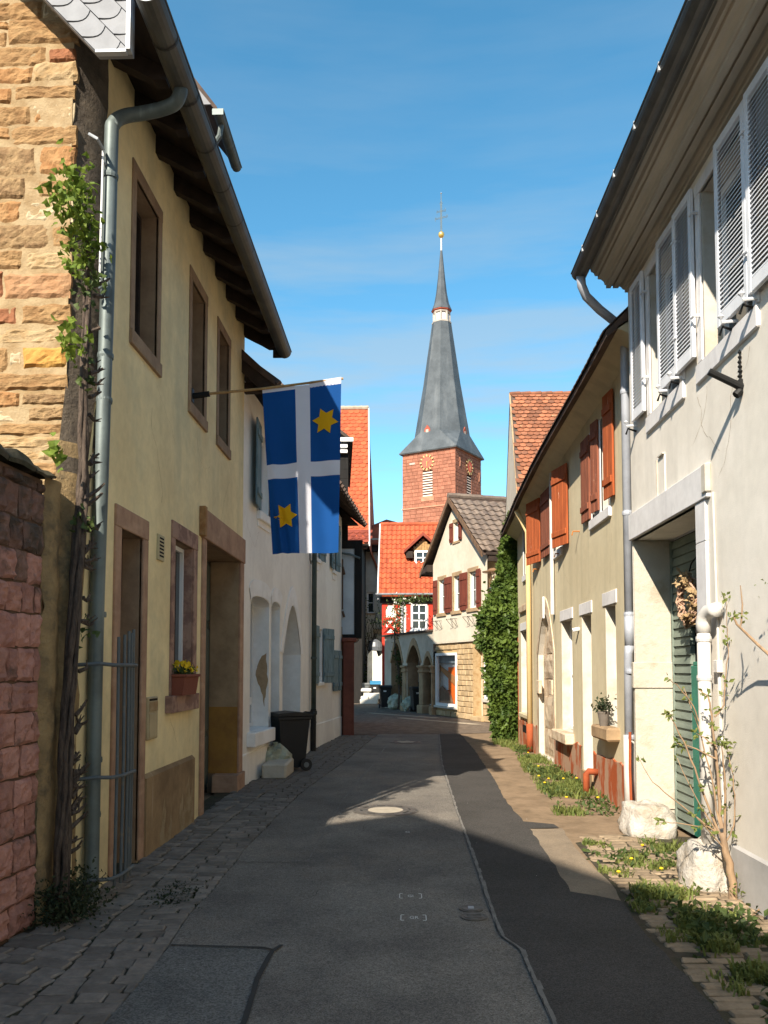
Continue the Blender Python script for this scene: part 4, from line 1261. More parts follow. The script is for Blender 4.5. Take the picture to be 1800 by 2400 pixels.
m.add([(0.02, 0.018, 0.42), (2.6, 0.018, 0.46), (2.6, 0, 0.47), (0.02, 0, 0.43)], [(0, 1, 2, 3)]); m.add([(4.3, 0.018, 0.50), (9.25, 0.018, 0.46), (9.25, 0, 0.47), (4.3, 0, 0.51)], [(0, 1, 2, 3)])
H2.P('plinth', m, white_pl, fix=False)
# slightly raised arch bands
for (outer, inner) in ((arch(0.40, 1.76, 2.70, 2.90, 3.08, 10), arch(0.50, 1.66, 2.70, 2.705, 2.825, 10)), (arch(1.79, 2.56, 2.70, 2.90, 3.06, 10), arch(1.80, 2.42, 2.70, 2.705, 2.825, 10)), (arch(2.46, 4.40, 1.95, 1.98, 3.22, 14, True), arch(2.66, 4.20, 1.95, 1.955, 2.865, 14, True))):
    o_, i_ = outer[2:], inner[2:]
    m = MB()
    n = len(o_)
    v = [(a, 0.012, b) for a, b in o_] + [(a, 0.012, b) for a, b in i_]
    m.add(v, [(k, k + 1, k + 1 + n, k + n) for k in range(n - 1)])
    v2 = [(a, 0.0, b) for a, b in o_]
    m.add([(a, 0.012, b) for a, b in o_] + v2, [(k, k + 1, k + 1 + n, k + n) for k in range(n - 1)])
    H2.P('arch_band', m, white_edge, fix=False)
window(H2, 0.52, 1.65, 1.16, 2.80, -0.30, pvc, glass_sky, 2, 1, 0.06)
window(H2, 0.52, 1.65, 0.75, 1.155, -0.30, pvc, glass_sky, 2, 1, 0.055)
m = MB(); m.cbox(0.36, 1.62, -0.1, 0.13, 0.52, 0.735, 0.012); H2.P('sill', m, white_edge)
pts = [(-0.22, 1.58), (-0.20, 1.74), (-0.12, 1.88), (-0.05, 1.92), (-0.03, 1.75), (-0.02, 1.5), (-0.05, 1.2), (-0.08, 1.06), (-0.10, 1.28), (-0.17, 1.42)]
out = []
for i, q in enumerate(pts):
    for k in range(5):
        p = pts[i - 1]; a, b = p[0] + (q[0] - p[0]) * k / 5, p[1] + (q[1] - p[1]) * k / 5
        out.append((1.656, a + 0.022 * mnoise.noise(Vector((a * 14, b * 9, 1))), b + 0.05 * mnoise.noise(Vector((a * 14, b * 9, 7)))))
m = MB(); m.add(out, [tuple(t) for t in tessellate_polygon([[Vector((y, z, 0)) for x, y, z in out]])]); H2.P('bare_patch', m, sand_patch, fix=False)
H2.P('niche_door', MB().box(1.80, 2.42, -0.32, -0.29, 0.2, 2.85), bluedoor)
m = MB(); m.cbox(1.62, 2.50, 0.0, 0.10, 0.02, 0.36, 0.01); H2.P('threshold', m, white_edge)
d = MB(); d.box(2.62, 4.24, -0.44, -0.41, 0, 2.9); d = H2.P('door', d, bluedoor)
for k in range(12):
    a = 2.63 + k * 0.134
    m = MB(); m.cbox(a, a + 0.128, -0.412, -0.39 + rng.uniform(0, 0.004), 0.04, 2.9, 0.005); H2.P('board', m, bluedoor, d)
m = MB(); m.lathe([(0.02, 0), (0.028, 0.02), (0.02, 0.04)], 10, (3.5, -0.375, 1.12)); H2.P('knob', m, iron, d)


def shutter(Hh, name_mat, u0, u1, z0, z1, hinge, ang, battens=2, w0=0.02, mat=None, slats=0):
    """leaf hinged at u=hinge, turned by ang degrees out from the wall; built in place"""
    mat = mat or name_mat
    a = R(ang)
    sgn = 1 if (u0 + u1) / 2 > hinge else -1
    wd = abs(u1 - u0)
    t = 0.034

    def tf(x, y, z):            # x: 0..wd from hinge along the leaf, y: outward thickness
        return (hinge + sgn * (x * math.cos(a) - 0 * y) + sgn * (-y * math.sin(a)), w0 + x * math.sin(a) + y * math.cos(a), z)

    def bx(mb, x0, x1, y0, y1, c, e, cc=0.004):
        q = MB(); q.cbox(x0, x1, y0, y1, c, e, cc)
        o = len(mb.v); mb.v += [tf(*p) for p in q.v]; mb.f += [tuple(i + o for i in f) for f in q.f]; mb.mi += q.mi
    base = MB()
    if slats:
        fw = 0.055
        bx(base, 0, fw, 0, t, z0, z1); bx(base, wd - fw, wd, 0, t, z0, z1)
        bx(base, fw, wd - fw, 0.001, t - 0.001, z0, z0 + 0.10); bx(base, fw, wd - fw, 0.001, t - 0.001, z1 - 0.07, z1)
        s_ = Hh.P('shutter', base, mat)
        n = slats
        sh = None
        for k in range(n):
            c = z0 + 0.105 + (z1 - z0 - 0.18) * k / n
            q = MB()
            v = [(fw, 0.003, c + 0.036), (wd - fw, 0.003, c + 0.036), (wd - fw, t - 0.003, c - 0.004), (fw, t - 0.003, c - 0.004)]
            v += [(x, y, z + 0.008) for x, y, z in v]
            q.add([tf(*p) for p in v], [(0, 1, 2, 3), (7, 6, 5, 4), (0, 1, 5, 4), (1, 2, 6, 5), (2, 3, 7, 6), (3, 0, 4, 7)])
            Hh.P('slat', q, mat, s_, fix=False)
        return s_
    n = max(2, int(wd / 0.14))
    bx(base, 0.005, wd - 0.005, 0, 0.012, z0 + 0.005, z1 - 0.005, 0.003)
    s_ = Hh.P('shutter', base, mat)
    for k in range(n):
        q = MB(); bx(q, wd * k / n + 0.003, wd * (k + 1) / n - 0.003, 0.010, 0.026, z0, z1, 0.004); Hh.P('board', q, mat, s_)
    for k in range(battens):
        zz = z0 + (z1 - z0) * (0.16 + 0.68 * k / max(1, battens - 1))
        q = MB(); bx(q, 0.02, wd - 0.02, 0.024, 0.046, zz - 0.045, zz + 0.045, 0.006); Hh.P('batten', q, mat, s_)
    return s_


shutter(H2, blueshut, 5.40, 5.96, 1.36, 2.60, 5.965, 2)
shutter(H2, blueshut, 6.53, 7.10, 1.36, 2.58, 6.525, 14)
window(H2, 5.98, 6.51, 1.41, 2.54, -0.15, pvc, glass, 2, 2, 0.05)
m = MB(); m.cbox(5.86, 6.60, -0.1, 0.05, 1.31, 1.385, 0.008); H2.P('sill', m, white_edge)
shutter(H2, blueshut, 7.86, 8.46, 1.14, 2.12, 7.86, 1); shutter(H2, blueshut, 8.48, 9.05, 1.14, 2.12, 9.05, 3)
shutter(H2, blueshut, 0.36, 0.90, 4.17, 5.50, 0.905, 8)
shutter(H2, blueshut, 1.57, 2.15, 4.14, 5.44, 1.56, 10)
window(H2, 0.93, 1.54, 4.18, 5.40, -0.12, pvc, glass, 2, 1, 0.05)
m = MB(); m.cbox(0.80, 1.66, -0.1, 0.07, 4.02, 4.155, 0.008); H2.P('sill', m, white_edge)
m = MB(); m.cbox(0.84, 1.62, 0.0, 0.02, 3.92, 4.02, 0.004); H2.P('apron', m, white_edge)
shutter(H2, blueshut, 5.99, 6.46, 4.04, 5.2, 5.985, 6); window(H2, 5.43, 5.97, 4.07, 5.19, -0.12, pvc, glass, 2, 1, 0.05)
m = MB(); m.cbox(5.36, 6.06, -0.1, 0.06, 3.96, 4.055, 0.008); m.cbox(5.42, 6.0, 0, 0.02, 3.80, 3.96, 0.004); H2.P('sill', m, white_edge)
shutter(H2, blueshut, 7.42, 7.85, 4.05, 5.2, 7.855, 4); shutter(H2, blueshut, 8.16, 8.48, 4.05, 5.2, 8.155, 10); window(H2, 7.87, 8.14, 4.06, 5.14, -0.12, pvc, glass, 1, 1, 0.04)
m = MB(); m.cbox(7.74, 8.26, -0.1, 0.06, 3.96, 4.045, 0.008); m.cbox(7.8, 8.2, 0, 0.02, 3.82, 3.96, 0.004); H2.P('sill', m, white_edge)
dp = MB(); dp.tube([(5.14, 0.48, 5.4), (5.14, 0.3, 5.25), (5.14, 0.10, 5.0), (5.14, 0.085, 4.7), (5.13, 0.08, 0.80)], 0.052, 12); dp = H2.P('downpipe', dp, greenpipe, smooth=True)
m = MB(); m.tube([(5.13, 0.08, 0.85), (5.12, 0.08, 0.0)], 0.058, 12); m.lathe([(0.075, 0), (0.075, 0.07), (0.06, 0.09)], 12, (5.13, 0.08, 0.74)); H2.P('standpipe', m, blackpipe, dp)
for z in (3.9, 1.9, 0.58): m = MB(); m.lathe([(0.06, -0.025), (0.064, 0), (0.06, 0.025)], 12, (5.135, 0.08, z)); H2.P('pipe_collar', m, greenpipe, dp)
m = MB(); m.tube([(4.75, 0.02, 4.22), (4.75, 0.06, 4.2), (4.78, 0.06, 3.9), (4.9, 0.06, 3.82)], 0.012, 6); H2.P('conduit', m, iron)
# eaves and roof (sags a little towards the far end)
EN, EF = 5.78, 5.42
m = MB()
m.add([(-0.22, 0.52, EN), (9.75, 0.52, EF), (9.75, 0.52, EF + 0.07), (-0.22, 0.52, EN + 0.08), (-0.22, -3.2, EN + 3.6), (9.75, -3.2, EF + 3.6), (-0.22, -3.2, EN + 3.4), (9.75, -3.2, EF + 3.4), (-0.22, 0.0, EN + 0.42), (9.75, 0.0, EF + 0.42)],
      [(0, 1, 2, 3), (3, 2, 5, 4), (0, 8, 9, 1), (8, 6, 7, 9), (0, 3, 4, 6, 8), (1, 2, 5, 7, 9)])
m.add([(-0.22, -3.2, EN + 3.6), (9.75, -3.2, EF + 3.6), (9.75, -6.2, EF + 0.6), (-0.22, -6.2, EN + 0.6)], [(0, 1, 2, 3)])
rf = H2.P('roof', m, darktile)
k = 0
u = -0.22
while u < 9.7:
    z = EN + (EF - EN) * (u + 0.22) / 9.97
    m = MB(); m.tube([(u + 0.08, 0.56, z + 0.015), (u + 0.08, 0.0, z + 0.44)], 0.075, 6); H2.P('eaves_tile', m, darktile, rf)
    u += 0.30
m = MB(); m.prism([(9.3, -0.02, EF - 0.02), (9.3, 0.40, EF - 0.02), (9.3, 0.0, EF + 0.38), (9.3, -0.02, EF + 0.38)], (0.3, 0, 0)); H2.P('eaves_box', m, darkwood)
m = MB(); m.box(0.0, 0.12, -0.3, 0.48, EN - 0.02, EN + 0.12); m.prism([(-0.2, 0.46, EN), (-0.2, -0.6, EN + 1.02), (-0.2, -0.6, EN + 0.8), (-0.2, 0.30, EN - 0.05)], (0.1, 0, 0)); H2.P('verge_timber', m, darkwood)

sp = thing('stone_step', 'whitewashed stone step block below the narrow white niche', 'step', (-2.02, 13.3, 0))
m = MB(); m.cbox(-0.20, 0.19, -0.45, 0.42, -0.02, 0.23, 0.03, 0, 0.006); obj('block', m, roughwhite, sp)

# ---------------------------------------------------------------- flag
fl = thing('flag', 'blue flag with white cross and two gold stars hung from a pole', 'flag', (-2.36, 9.2, 4.76))
m = MB(); m.tube([(-0.02, -0.06, 0.0), (0.76, 0.0, 0.09), (1.66, 0.05, 0.215)], [0.016, 0.015, 0.013], 8); obj('pole', m, polewood, fl)
m = MB(); m.tube([(-0.03, -0.06, -0.01), (0.16, -0.045, 0.02)], 0.034, 8); m.box(-0.06, -0.02, -0.11, -0.02, -0.08, 0.07); obj('socket', m, iron, fl)
FW, FH = 0.90, 1.92


def fpt(s_, t, off=0.0):
    """point of the hanging cloth; s across from the wall side, t down"""
    x = 0.745 + 0.895 * s_ + t * (0.125 * (1 - s_) - 0.03 * s_)
    z = 0.075 + 0.115 * s_ - FH * t * (0.97 + 0.05 * s_)
    fold = 0.05 * math.exp(-((s_ - 0.06 - 0.14 * max(0, t - 0.25)) / 0.05) ** 2) * min(1, t * 2)
    fold2 = 0.05 * math.exp(-((s_ - 0.10 - 0.30 * max(0, t - 0.55)) / 0.045) ** 2) * max(0, min(1, (t - 0.4) * 3))
    y = 0.03 * math.sin(7 * s_ + 2.5 * t) * t + 0.016 * math.sin(15 * s_ - 5 * t) * min(1, 3 * t) + 0.06 * t * s_ - fold * 0.8 + fold2 + 0.012 * math.sin(9 * t + 3 * s_) * s_ - off
    return (x, y + 0.02, z)


def patch(mb, s0, s1, t0, t1, n, k):
    v = [fpt(s0 + (s1 - s0) * i / n, t0 + (t1 - t0) * j / k) for j in range(k + 1) for i in range(n + 1)]
    mb.add(v, [(j * (n + 1) + i, j * (n + 1) + i + 1, (j + 1) * (n + 1) + i + 1, (j + 1) * (n + 1) + i) for j in range(k) for i in range(n)])


SV, TH_ = (0.415, 0.60), (0.462, 0.548)
m = MB()
for s0, s1 in ((0, SV[0]), (SV[1], 1)):
    for t0, t1 in ((0.018, TH_[0]), (TH_[1], 1)):
        patch(m, s0, s1, t0, t1, 18, 26)
clothb = obj('cloth', m, flag_blue, fl, smooth=True, fix=False)
m = MB(); patch(m, SV[0], SV[1], 0.0, 1, 8, 60); patch(m, 0, SV[0], TH_[0], TH_[1], 18, 5); patch(m, SV[1], 1, TH_[0], TH_[1], 18, 5)
obj('white_cross', m, flag_white, clothb, smooth=True, fix=False)
m = MB(); patch(m, 0, SV[0], -0.01, 0.018, 10, 2); patch(m, SV[1], 1, -0.018, 0.022, 10, 2); obj('pole_sleeve', m, flag_white, clothb, smooth=True, fix=False)
for cs_, ct, rot in ((0.80, 0.232, 8), (0.225, 0.775, -3)):
    for off in (0.009, -0.009):
        m = MB()
        n = 12
        rings = 5
        v = [fpt(cs_, ct, off)]
        for q in range(1, rings + 1):
            for k in range(n):
                r_ = (0.155 if k % 2 == 0 else 0.088) * q / rings
                a = 2 * math.pi * k / n + R(rot)
                v.append(fpt(cs_ + r_ * math.cos(a) / FW, ct + r_ * math.sin(a) / FH, off))
        f = [(0, 1 + k, 1 + (k + 1) % n) for k in range(n)]
        for q in range(rings - 1):
            b = 1 + q * n
            f += [(b + k, b + n + k, b + n + (k + 1) % n, b + (k + 1) % n) for k in range(n)]
        m.add(v, f)
        obj('gold_star', m, flag_gold, clothb, fix=False)

# ================================================================ LEFT: dark boarded house with jettied corner
H3 = House('boarded_house', 'dark boarded house with jettied upper floor beyond the white house', 'house', (-1.62, 21.35), (-0.08, 1), -1)
m = MB(); m.box(0.0, 5.2, -8, 0.02, -0.1, 2.5); H3.P('ground_floor', m, oxblood)
m = MB(); m.cbox(-0.25, 0.32, 0.02, 0.30, -0.05, 2.36, 0.012); m.cbox(-0.29, 0.36, -0.02, 0.36, 2.36, 2.46, 0.02); H3.P('corner_pier', m, oxblood)
m = MB(); m.cbox(-0.10, -0.02, -0.12, -0.0, -0.05, 2.75, 0.01); H3.P('door_post', m, brown_render)
m = MB(); m.box(0.02, 5.2, -8, 0.47, 2.5, 4.9); H3.P('upper_floor', m, palepanel)
for b in ((-0.03, 0.20, 0.31, 0.50, 2.45, 5.0), (-0.03, 0.16, -0.1, 0.52, 4.78, 5.0), (-0.03, 0.1, -0.1, 0.31, 2.46, 2.56), (3.4, 3.6, 0.44, 0.50, 2.5, 4.9), (5.0, 5.22, 0.31, 0.50, 2.5, 4.9)):
    m = MB(); m.cbox(*b, 0.01, 0, 0.006); H3.P('timber', m, blackboard)
m = MB(); m.box(0.10, 5.2, -8, 0.13, 4.9, 7.6); up = H3.P('attic_storey', m, blackboard)
for k in range(11):
    m = MB(); z = 4.92 + k * 0.245; m.prism([(0.10, -2.5, z), (0.10, 0.14, z), (0.10, 0.14, z + 0.24), (0.10, -2.5, z + 0.24), ], (-0.03, 0, 0)); H3.P('board', m, blackboard, up)
m = MB(); m.prism([(-0.05, 0.26, 7.55), (-0.05, 0.26, 7.64), (-0.05, -3.5, 10.6), (-0.05, -8.0, 7.6), (-0.05, -8.0, 7.5), (-0.05, -3.5, 10.4)], (5.5, 0, 0)); H3.P('roof', m, darktile)
m = MB(); m.box(-0.07, 0.0, -0.25, 0.27, 7.58, 7.68); m.box(-0.06, 0.06, -0.2, 0.12, 7.28, 7.36); m.box(-0.06, 0.06, -0.2, 0.12, 7.42, 7.50); H3.P('verge_trim', m, pvc)
m = MB(); m.tube([(-0.05, -0.05, 4.66), (-0.06, 0.2, 4.62), (-0.06, 0.45, 4.52)], 0.03, 8); H3.P('gutter_spout', m, zinc)
m = MB(); m.box(-0.03, 0.10, -0.02, 0.02, 3.2, 4.5); m.tube([(-0.06, 0.0, 4.3), (-0.02, 0.05, 4.1)], 0.03, 6); m.tube([(-0.06, 0.0, 3.15), (-0.04, 0.05, 3.0)], 0.03, 6); H3.P('shutter_edge', m, browndoor)

# ================================================================ RIGHT: grey-cream house
H4 = House('grey_house', 'pale grey plastered house with white louvred shutters on the right', 'house', (2.47, 0), (0, 1), 1)
WN = [(7.34, 8.26), (5.80, 6.80), (4.24, 5.22), (2.6, 3.6)]
H4.wall('facade', [(-12, -0.2), (9.06, -0.2), (9.06, 6.0), (-12, 6.0)], [rect(a, b, 4.24, 5.66) for a, b in WN] + [rect(7.03, 9.045, -0.1, 3.08)], 0.3, [grey_pl, grey_pl], depths=[0.24] * 4 + [0.40])
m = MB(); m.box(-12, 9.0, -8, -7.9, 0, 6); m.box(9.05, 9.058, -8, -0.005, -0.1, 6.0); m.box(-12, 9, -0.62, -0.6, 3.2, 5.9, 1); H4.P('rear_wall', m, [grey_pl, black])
m = MB(); m.box(-12, 6.42, -0.02, 0.02, -0.1, 0.36); m.add([(-12, 0.02, 0.36), (6.42, 0.02, 0.36), (6.42, 0.0, 0.38), (-12, 0, 0.38)], [(0, 1, 2, 3)]); H4.P('plinth', m, grey_plinth, fix=False)
m = MB()
pf = [(0, 5.85), (0.035, 5.85), (0.035, 5.88), (0.055, 5.885), (0.075, 5.91), (0.105, 5.925), (0.105, 5.90), (0.165, 5.90), (0.165, 5.925), (0.185, 5.93), (0.19, 5.90), (0.24, 5.90), (0.24, 5.935), (0.255, 5.94), (0.265, 5.975), (0.295, 6.0), (0.33, 6.005), (0.33, 6.04), (0.36, 6.04), (0.375, 6.075), (0.405, 6.09), (0.41, 6.12), (0.44, 6.12), (0.44, 6.18), (0, 6.3)]
m.prism([(-12, a, b) for a, b in pf], (21.06, 0, 0)); H4.P('cornice', m, corn_m)
m = MB(); m.prism([(-12, 0.46, 6.16), (-12, 0.46, 6.22), (-12, -4, 10.6), (-12, -8, 6.3), (-12, -8, 6.1), (-12, -4, 10.4)], (21.1, 0, 0)); H4.P('roof', m, darktile)
gt = MB(); gt.channel((-12, 0.52, 6.13), (9.12, 0.52, 6.10), 0.088, 10); gt = H4.P('gutter', gt, gutter_m)
u = -4.0
while u < 9.1:
    m = MB()
    for k in range(10):
        a0, a1 = math.pi + math.pi * k / 10, math.pi + math.pi * (k + 1) / 10
        P0, P1 = (0.52 + 0.092 * math.cos(a0), 6.115 + 0.092 * math.sin(a0)), (0.52 + 0.092 * math.cos(a1), 6.115 + 0.092 * math.sin(a1))
        m.add([(u - 0.011, *P0), (u + 0.011, *P0), (u + 0.011, *P1), (u - 0.011, *P1)], [(0, 1, 2, 3)])
    H4.P('gutter_bracket', m, lip_m, gt)
    m = MB(); m.box(u - 0.012, u + 0.012, 0.60, 0.615, 6.06, 6.125); H4.P('gutter_clip', m, zinc_lt, gt)
    u += 0.66
dp = MB(); dp.tube([(9.04, 0.52, 6.03), (9.05, 0.51, 5.93), (9.10, 0.45, 5.83), (9.20, 0.28, 5.72), (9.34, 0.03, 5.60), (9.40, -0.045, 5.50), (9.42, -0.05, 5.36), (9.42, -0.05, 2.25)], 0.050, 14); dp = H4.P('downpipe', dp, greypipe, smooth=True)
m = MB(); m.tube([(9.42, -0.05, 2.30), (9.42, -0.05, 1.95)], 0.056, 14); m.tube([(9.42, -0.05, 1.96), (9.44, -0.04, 1.86), (9.44, -0.03, 0.92)], [0.054, 0.048, 0.048], 14); H4.P('lower_pipe', m, greypipe, dp, smooth=True)
m = MB(); m.tube([(9.44, -0.03, 0.95), (9.44, -0.03, 0.05)], 0.062, 14); H4.P('white_standpipe', m, whitepipe, dp, smooth=True)
for z in (4.85, 3.45, 2.3, 1.66, 0.93): m = MB(); m.lathe([(0.056, -0.025), (0.060, 0), (0.056, 0.025)], 14, (9.42, -0.05, z)); H4.P('pipe_collar', m, greypipe, dp)
m = MB(); m.tube([(9.20, 0.02, 1.0), (9.19, 0.03, 0.6), (9.19, 0.02, 0.1)], 0.016, 6); H4.P('thin_pipe', m, brownpipe)
# upper windows with louvred shutters
for i, (a, b) in enumerate(WN):
    m = MB(); m.cbox(a - 0.08, b + 0.14, -0.1, 0.026, 4.07, 4.235, 0.008); H4.P('sill', m, sill_grey)
    for bx in ((a - 0.10, a, -0.02, 0.018, 4.24, 5.66), (b, b + 0.10, -0.02, 0.018, 4.24, 5.66)):
        m = MB(); m.cbox(*bx, 0.004); H4.P('jamb', m, sill_grey)
    m = MB(); m.cbox(a - 0.10, b + 0.10, -0.02, 0.022, 5.66, 5.76, 0.004); H4.P('lintel', m, sill_grey)
    m = MB(); m.box(b - 0.02, b - 0.002, -0.22, -0.003, 4.24, 5.66); H4.P('reveal_paint', m, chalk)
    window(H4, a + 0.002, b - 0.004, 4.25, 5.65, -0.18, pvc, glass, 2, 2, 0.06)
    if i < 3:
        wd = (b - a) * 0.56
        shutter(H4, whiteshut, a - 0.01, a - 0.01 + wd * 0.96, 4.30, 5.76, a - 0.01, 1.5, w0=0.022, slats=36)
        shutter(H4, whiteshut, b + 0.10, b + 0.10 + wd * 0.78, 4.30, 5.76, b + 0.10, 1.5, w0=0.025, slats=36)
        for uu in (b + 0.02, a - 0.06):
            for zz in (4.62, 5.5):
                m = MB(); m.tube([(uu, 0.0, zz), (uu, 0.07, zz), (uu + 0.05, 0.075, zz)], 0.014, 6); H4.P('hinge', m, whiteshut)
        for uu in (b + 0.50, a + 0.30):
            m = MB(); m.tube([(uu, 0.0, 4.27), (uu, 0.12, 4.26)], 0.012, 6); m.lathe([(0.001, -0.025), (0.024, 0), (0.001, 0.025)], 10, (uu, 0.125, 4.30)); H4.P('shutter_catch', m, whiteshut)
            m = MB(); m.tube([(uu + 0.06, 0.0, 4.22), (uu + 0.06, 0.09, 4.25), (uu + 0.10, 0.10, 4.20)], 0.011, 6); H4.P('catch_hook', m, iron)
# gateway
m = MB(); m.cbox(6.72, 9.07, -0.05, 0.035, 3.08, 3.36, 0.006); H4.P('lintel', m, sill_grey)
m = MB(); m.cbox(6.70, 6.80, 0.0, 0.05, 3.12, 3.355, 0.008); H4.P('lintel_end', m, chalk)
m = MB(); m.cbox(6.80, 7.03, -0.39, 0.022, 2.74, 3.075, 0.004); H4.P('jamb_stone', m, sill_grey)
m = MB(); m.cbox(6.80, 7.03, -0.39, 0.022, 0.0, 2.735, 0.004); H4.P('jamb_stone', m, sill_grey)
m = MB(); m.box(9.02, 9.043, -0.40, -0.002, 0, 3.075); H4.P('reveal_render', m, roughwhite)
m = MB(); m.cbox(8.985, 9.075, -0.39, 0.03, 1.48, 1.76, 0.008); H4.P('impost_block', m, roughwhite)
m = MB(); m.cbox(9.00, 9.07, -0.395, 0.012, 0.2, 1.478, 0.006); H4.P('jamb_block', m, roughwhite)
dr = MB(); dr.box(6.9, 9.03, -0.47, -0.45, 0.0, 3.08); dr = H4.P('gate', dr, black)
nb = 32
for k in range(nb):
    z0 = 0.04 + k * (3.02 / nb)
    lowk = z0 < 2.03
    m = MB()
    a = 8.47 if lowk else 7.02
    lean = rng.uniform(0, 0.003)
    m.add([(a, -0.395, z0), (9.0, -0.395 + lean, z0), (9.0, -0.412, z0 + 0.088), (a, -0.412, z0 + 0.088), (a, -0.45, z0), (9.0, -0.45, z0), (9.0, -0.45, z0 + 0.088), (a, -0.45, z0 + 0.088)],
          [(0, 1, 2, 3), (0, 1, 5, 4), (2, 3, 7, 6), (1, 2, 6, 5), (0, 3, 7, 4)])
    H4.P('board', m, greenboard, dr)
m = MB(); m.cbox(8.97, 9.02, -0.44, -0.385, 0.02, 3.06, 0.006); H4.P('frame_post', m, greenboard, dr)
tl = MB(); tl.cbox(7.55, 8.46, -0.445, -0.40, 0.03, 1.72, 0.008); tl.cbox(8.10, 8.40, -0.443, -0.402, 1.72, 1.76, 0.004); tl = H4.P('wicket', tl, teal, dr)
m = MB(); m.cbox(8.12, 8.145, -0.405, -0.385, 0.05, 1.71, 0.004); H4.P('stile', m, teal, tl)
# wall fittings
m = MB(); m.tube([(6.70, 0.09, 2.02), (6.70, 0.09, 0.30)], 0.052, 14); wp = H4.P('white_wall_pipe', m, whitepipe, smooth=True)
m = MB(); m.tube([(6.70, 0.09, 1.98), (6.70, 0.09, 2.06), (6.68, 0.088, 2.11), (6.63, 0.075, 2.145), (6.56, 0.06, 2.15), (6.50, 0.05, 2.15)], [0.058, 0.058, 0.057, 0.055, 0.055, 0.058], 14); H4.P('elbow', m, whitepipe, wp, smooth=True)
for z in (1.93, 1.62, 0.8): m = MB(); m.lathe([(0.058, -0.022), (0.062, 0), (0.058, 0.022)], 14, (6.70, 0.09, z)); H4.P('pipe_collar', m, whitepipe, wp)
m = MB(); m.tube([(6.64, 0.012, 3.1), (6.60, 0.012, 1.75)], 0.009, 6); m.cbox(6.54, 6.62, 0.0, 0.05, 1.66, 1.76, 0.006); m.tube([(6.60, 0.012, 1.66), (6.56, 0.012, 0.35)], 0.012, 6); H4.P('cable', m, whitepipe)
m = MB(); m.cbox(7.86, 8.08, -0.01, 0.010, 3.36, 3.74, 0.004); H4.P('rendered_recess', m, grey_pl)
m = MB(); m.box(8.078, 8.092, 0.0, 0.02, 3.36, 3.72); m.box(7.86, 8.02, 0.0, 0.03, 3.73, 3.742); H4.P('recess_edge', m, chalk)
bk = thing('lantern_bracket', 'black iron lantern bracket arm on the pale grey wall', 'wall bracket', (2.47, 6.05, 3.75))
m = MB(); m.tube([(0.0, 0, 0.0), (-0.06, 0.0, 0.03), (-0.24, 0.0, 0.12)], [0.032, 0.028, 0.026], 10); obj('arm', m, iron, bk)
m = MB()
for k in range(7):
    m.lathe([(0.001, -0.022), (0.020 - 0.001 * k, 0), (0.001, 0.022)], 8, (-0.015, 0.004 * math.sin(k * 2), 0.05 + k * 0.035))
m.cbox(-0.03, 0.0, -0.022, 0.022, -0.05, 0.06, 0.006); obj('scroll_plate', m, iron, bk)
m = MB(); m.tube([(-0.02, 0, -0.03), (-0.05, 0, -0.06)], 0.03, 8); obj('boss', m, iron, bk)

# guard stones at the gateway
gs = thing('guard_stone', 'rounded whitewashed guard stone under the grey downpipe', 'guard stone', (2.50, 8.78, 0))
m = blob((0, 0, 0.06), 1, 3.1, (0.25, 0.30, 0.26), 0.20, 4, 1.9, 0.45); m.v = [(x, y, max(-0.02, z)) for x, y, z in m.v]; obj('stone', m, guard_m, gs, smooth=True)
gs = thing('guard_stone', 'whitewashed cone shaped guard stone behind the bare shrub', 'guard stone', (2.36, 6.72, 0))
m = blob((0, 0, 0.06), 1, 8.7, (0.20, 0.24, 0.31), 0.22, 4, 1.9, 0.4); m.v = [(x + 0.12 * max(0, z) , y, max(-0.02, min(z, 0.37))) for x, y, z in m.v]; obj('stone', m, guard_m, gs, smooth=True)

# wreath on the gate
wt = thing('wreath', 'dried twig wreath hanging on the grey green gate', 'wreath', (2.80, 8.22, 2.36), 0)
m = MB()
for k in range(46):
    a0 = rng.uniform(0, 6.28); r0 = rng.uniform(0.17, 0.25); le = rng.uniform(0.7, 1.3)
    pts = []
    for q in range(6):
        a = a0 + le * q / 5
        rr = r0 + rng.uniform(-0.02, 0.02)
        pts.append((-0.03 + rng.uniform(-0.04, 0.04), rr * math.cos(a), rr * 1.1 * math.sin(a)))
    m.tube(pts, rng.uniform(0.006, 0.013), 5)
obj('twigs', m, twig, wt, fix=False, kind='stuff')
m = MB(); leafs(m, [(-0.06 + rng.uniform(-0.04, 0.03), 0.22 * math.cos(a) * rng.uniform(.8, 1.2) , 0.24 * math.sin(a) * rng.uniform(.8, 1.2)) for a in [rng.uniform(0.9, 4.6) for _ in range(190)]], 0.065)
obj('dried_leaves', m, sand2, wt, fix=False, kind='stuff')
m = MB(); m.tube([(-0.02, 0.0, 0.24), (0.0, -0.05, 0.36), (0.03, -0.12, 0.42)], 0.008, 5); obj('hanger', m, iron, wt)

# ================================================================ RIGHT: beige house with orange shutters
H5 = House('beige_house', 'beige plastered house with peeling red plinth and orange shutters', 'house', (2.60, 9.08), (0, 1), 1)
o = 9.08
AR = [(y_ - o, z_) for y_, z_ in arch(14.72, 16.36, 0.04, 1.95, 2.72, 12, True)]
holes = [rect(10.34 - o, 10.86 - o, 0.97, 2.50), rect(11.70 - o, 12.32 - o, 0.22, 2.47), rect(13.05 - o, 13.92 - o, 0.68, 2.47), AR, rect(17.56 - o, 18.78 - o, 0.71, 2.52)]
UP = [(10.42, 10.96), (11.02, 11.52), (14.0, 14.62), (17.15, 17.9)]
holes += [rect(10.50 - o, 10.98 - o, 3.74, 5.0), rect(11.10 - o, 11.52 - o, 3.74, 5.0), rect(13.75 - o, 14.62 - o, 3.70, 4.95), rect(17.3 - o, 18.2 - o, 3.70, 4.8)]
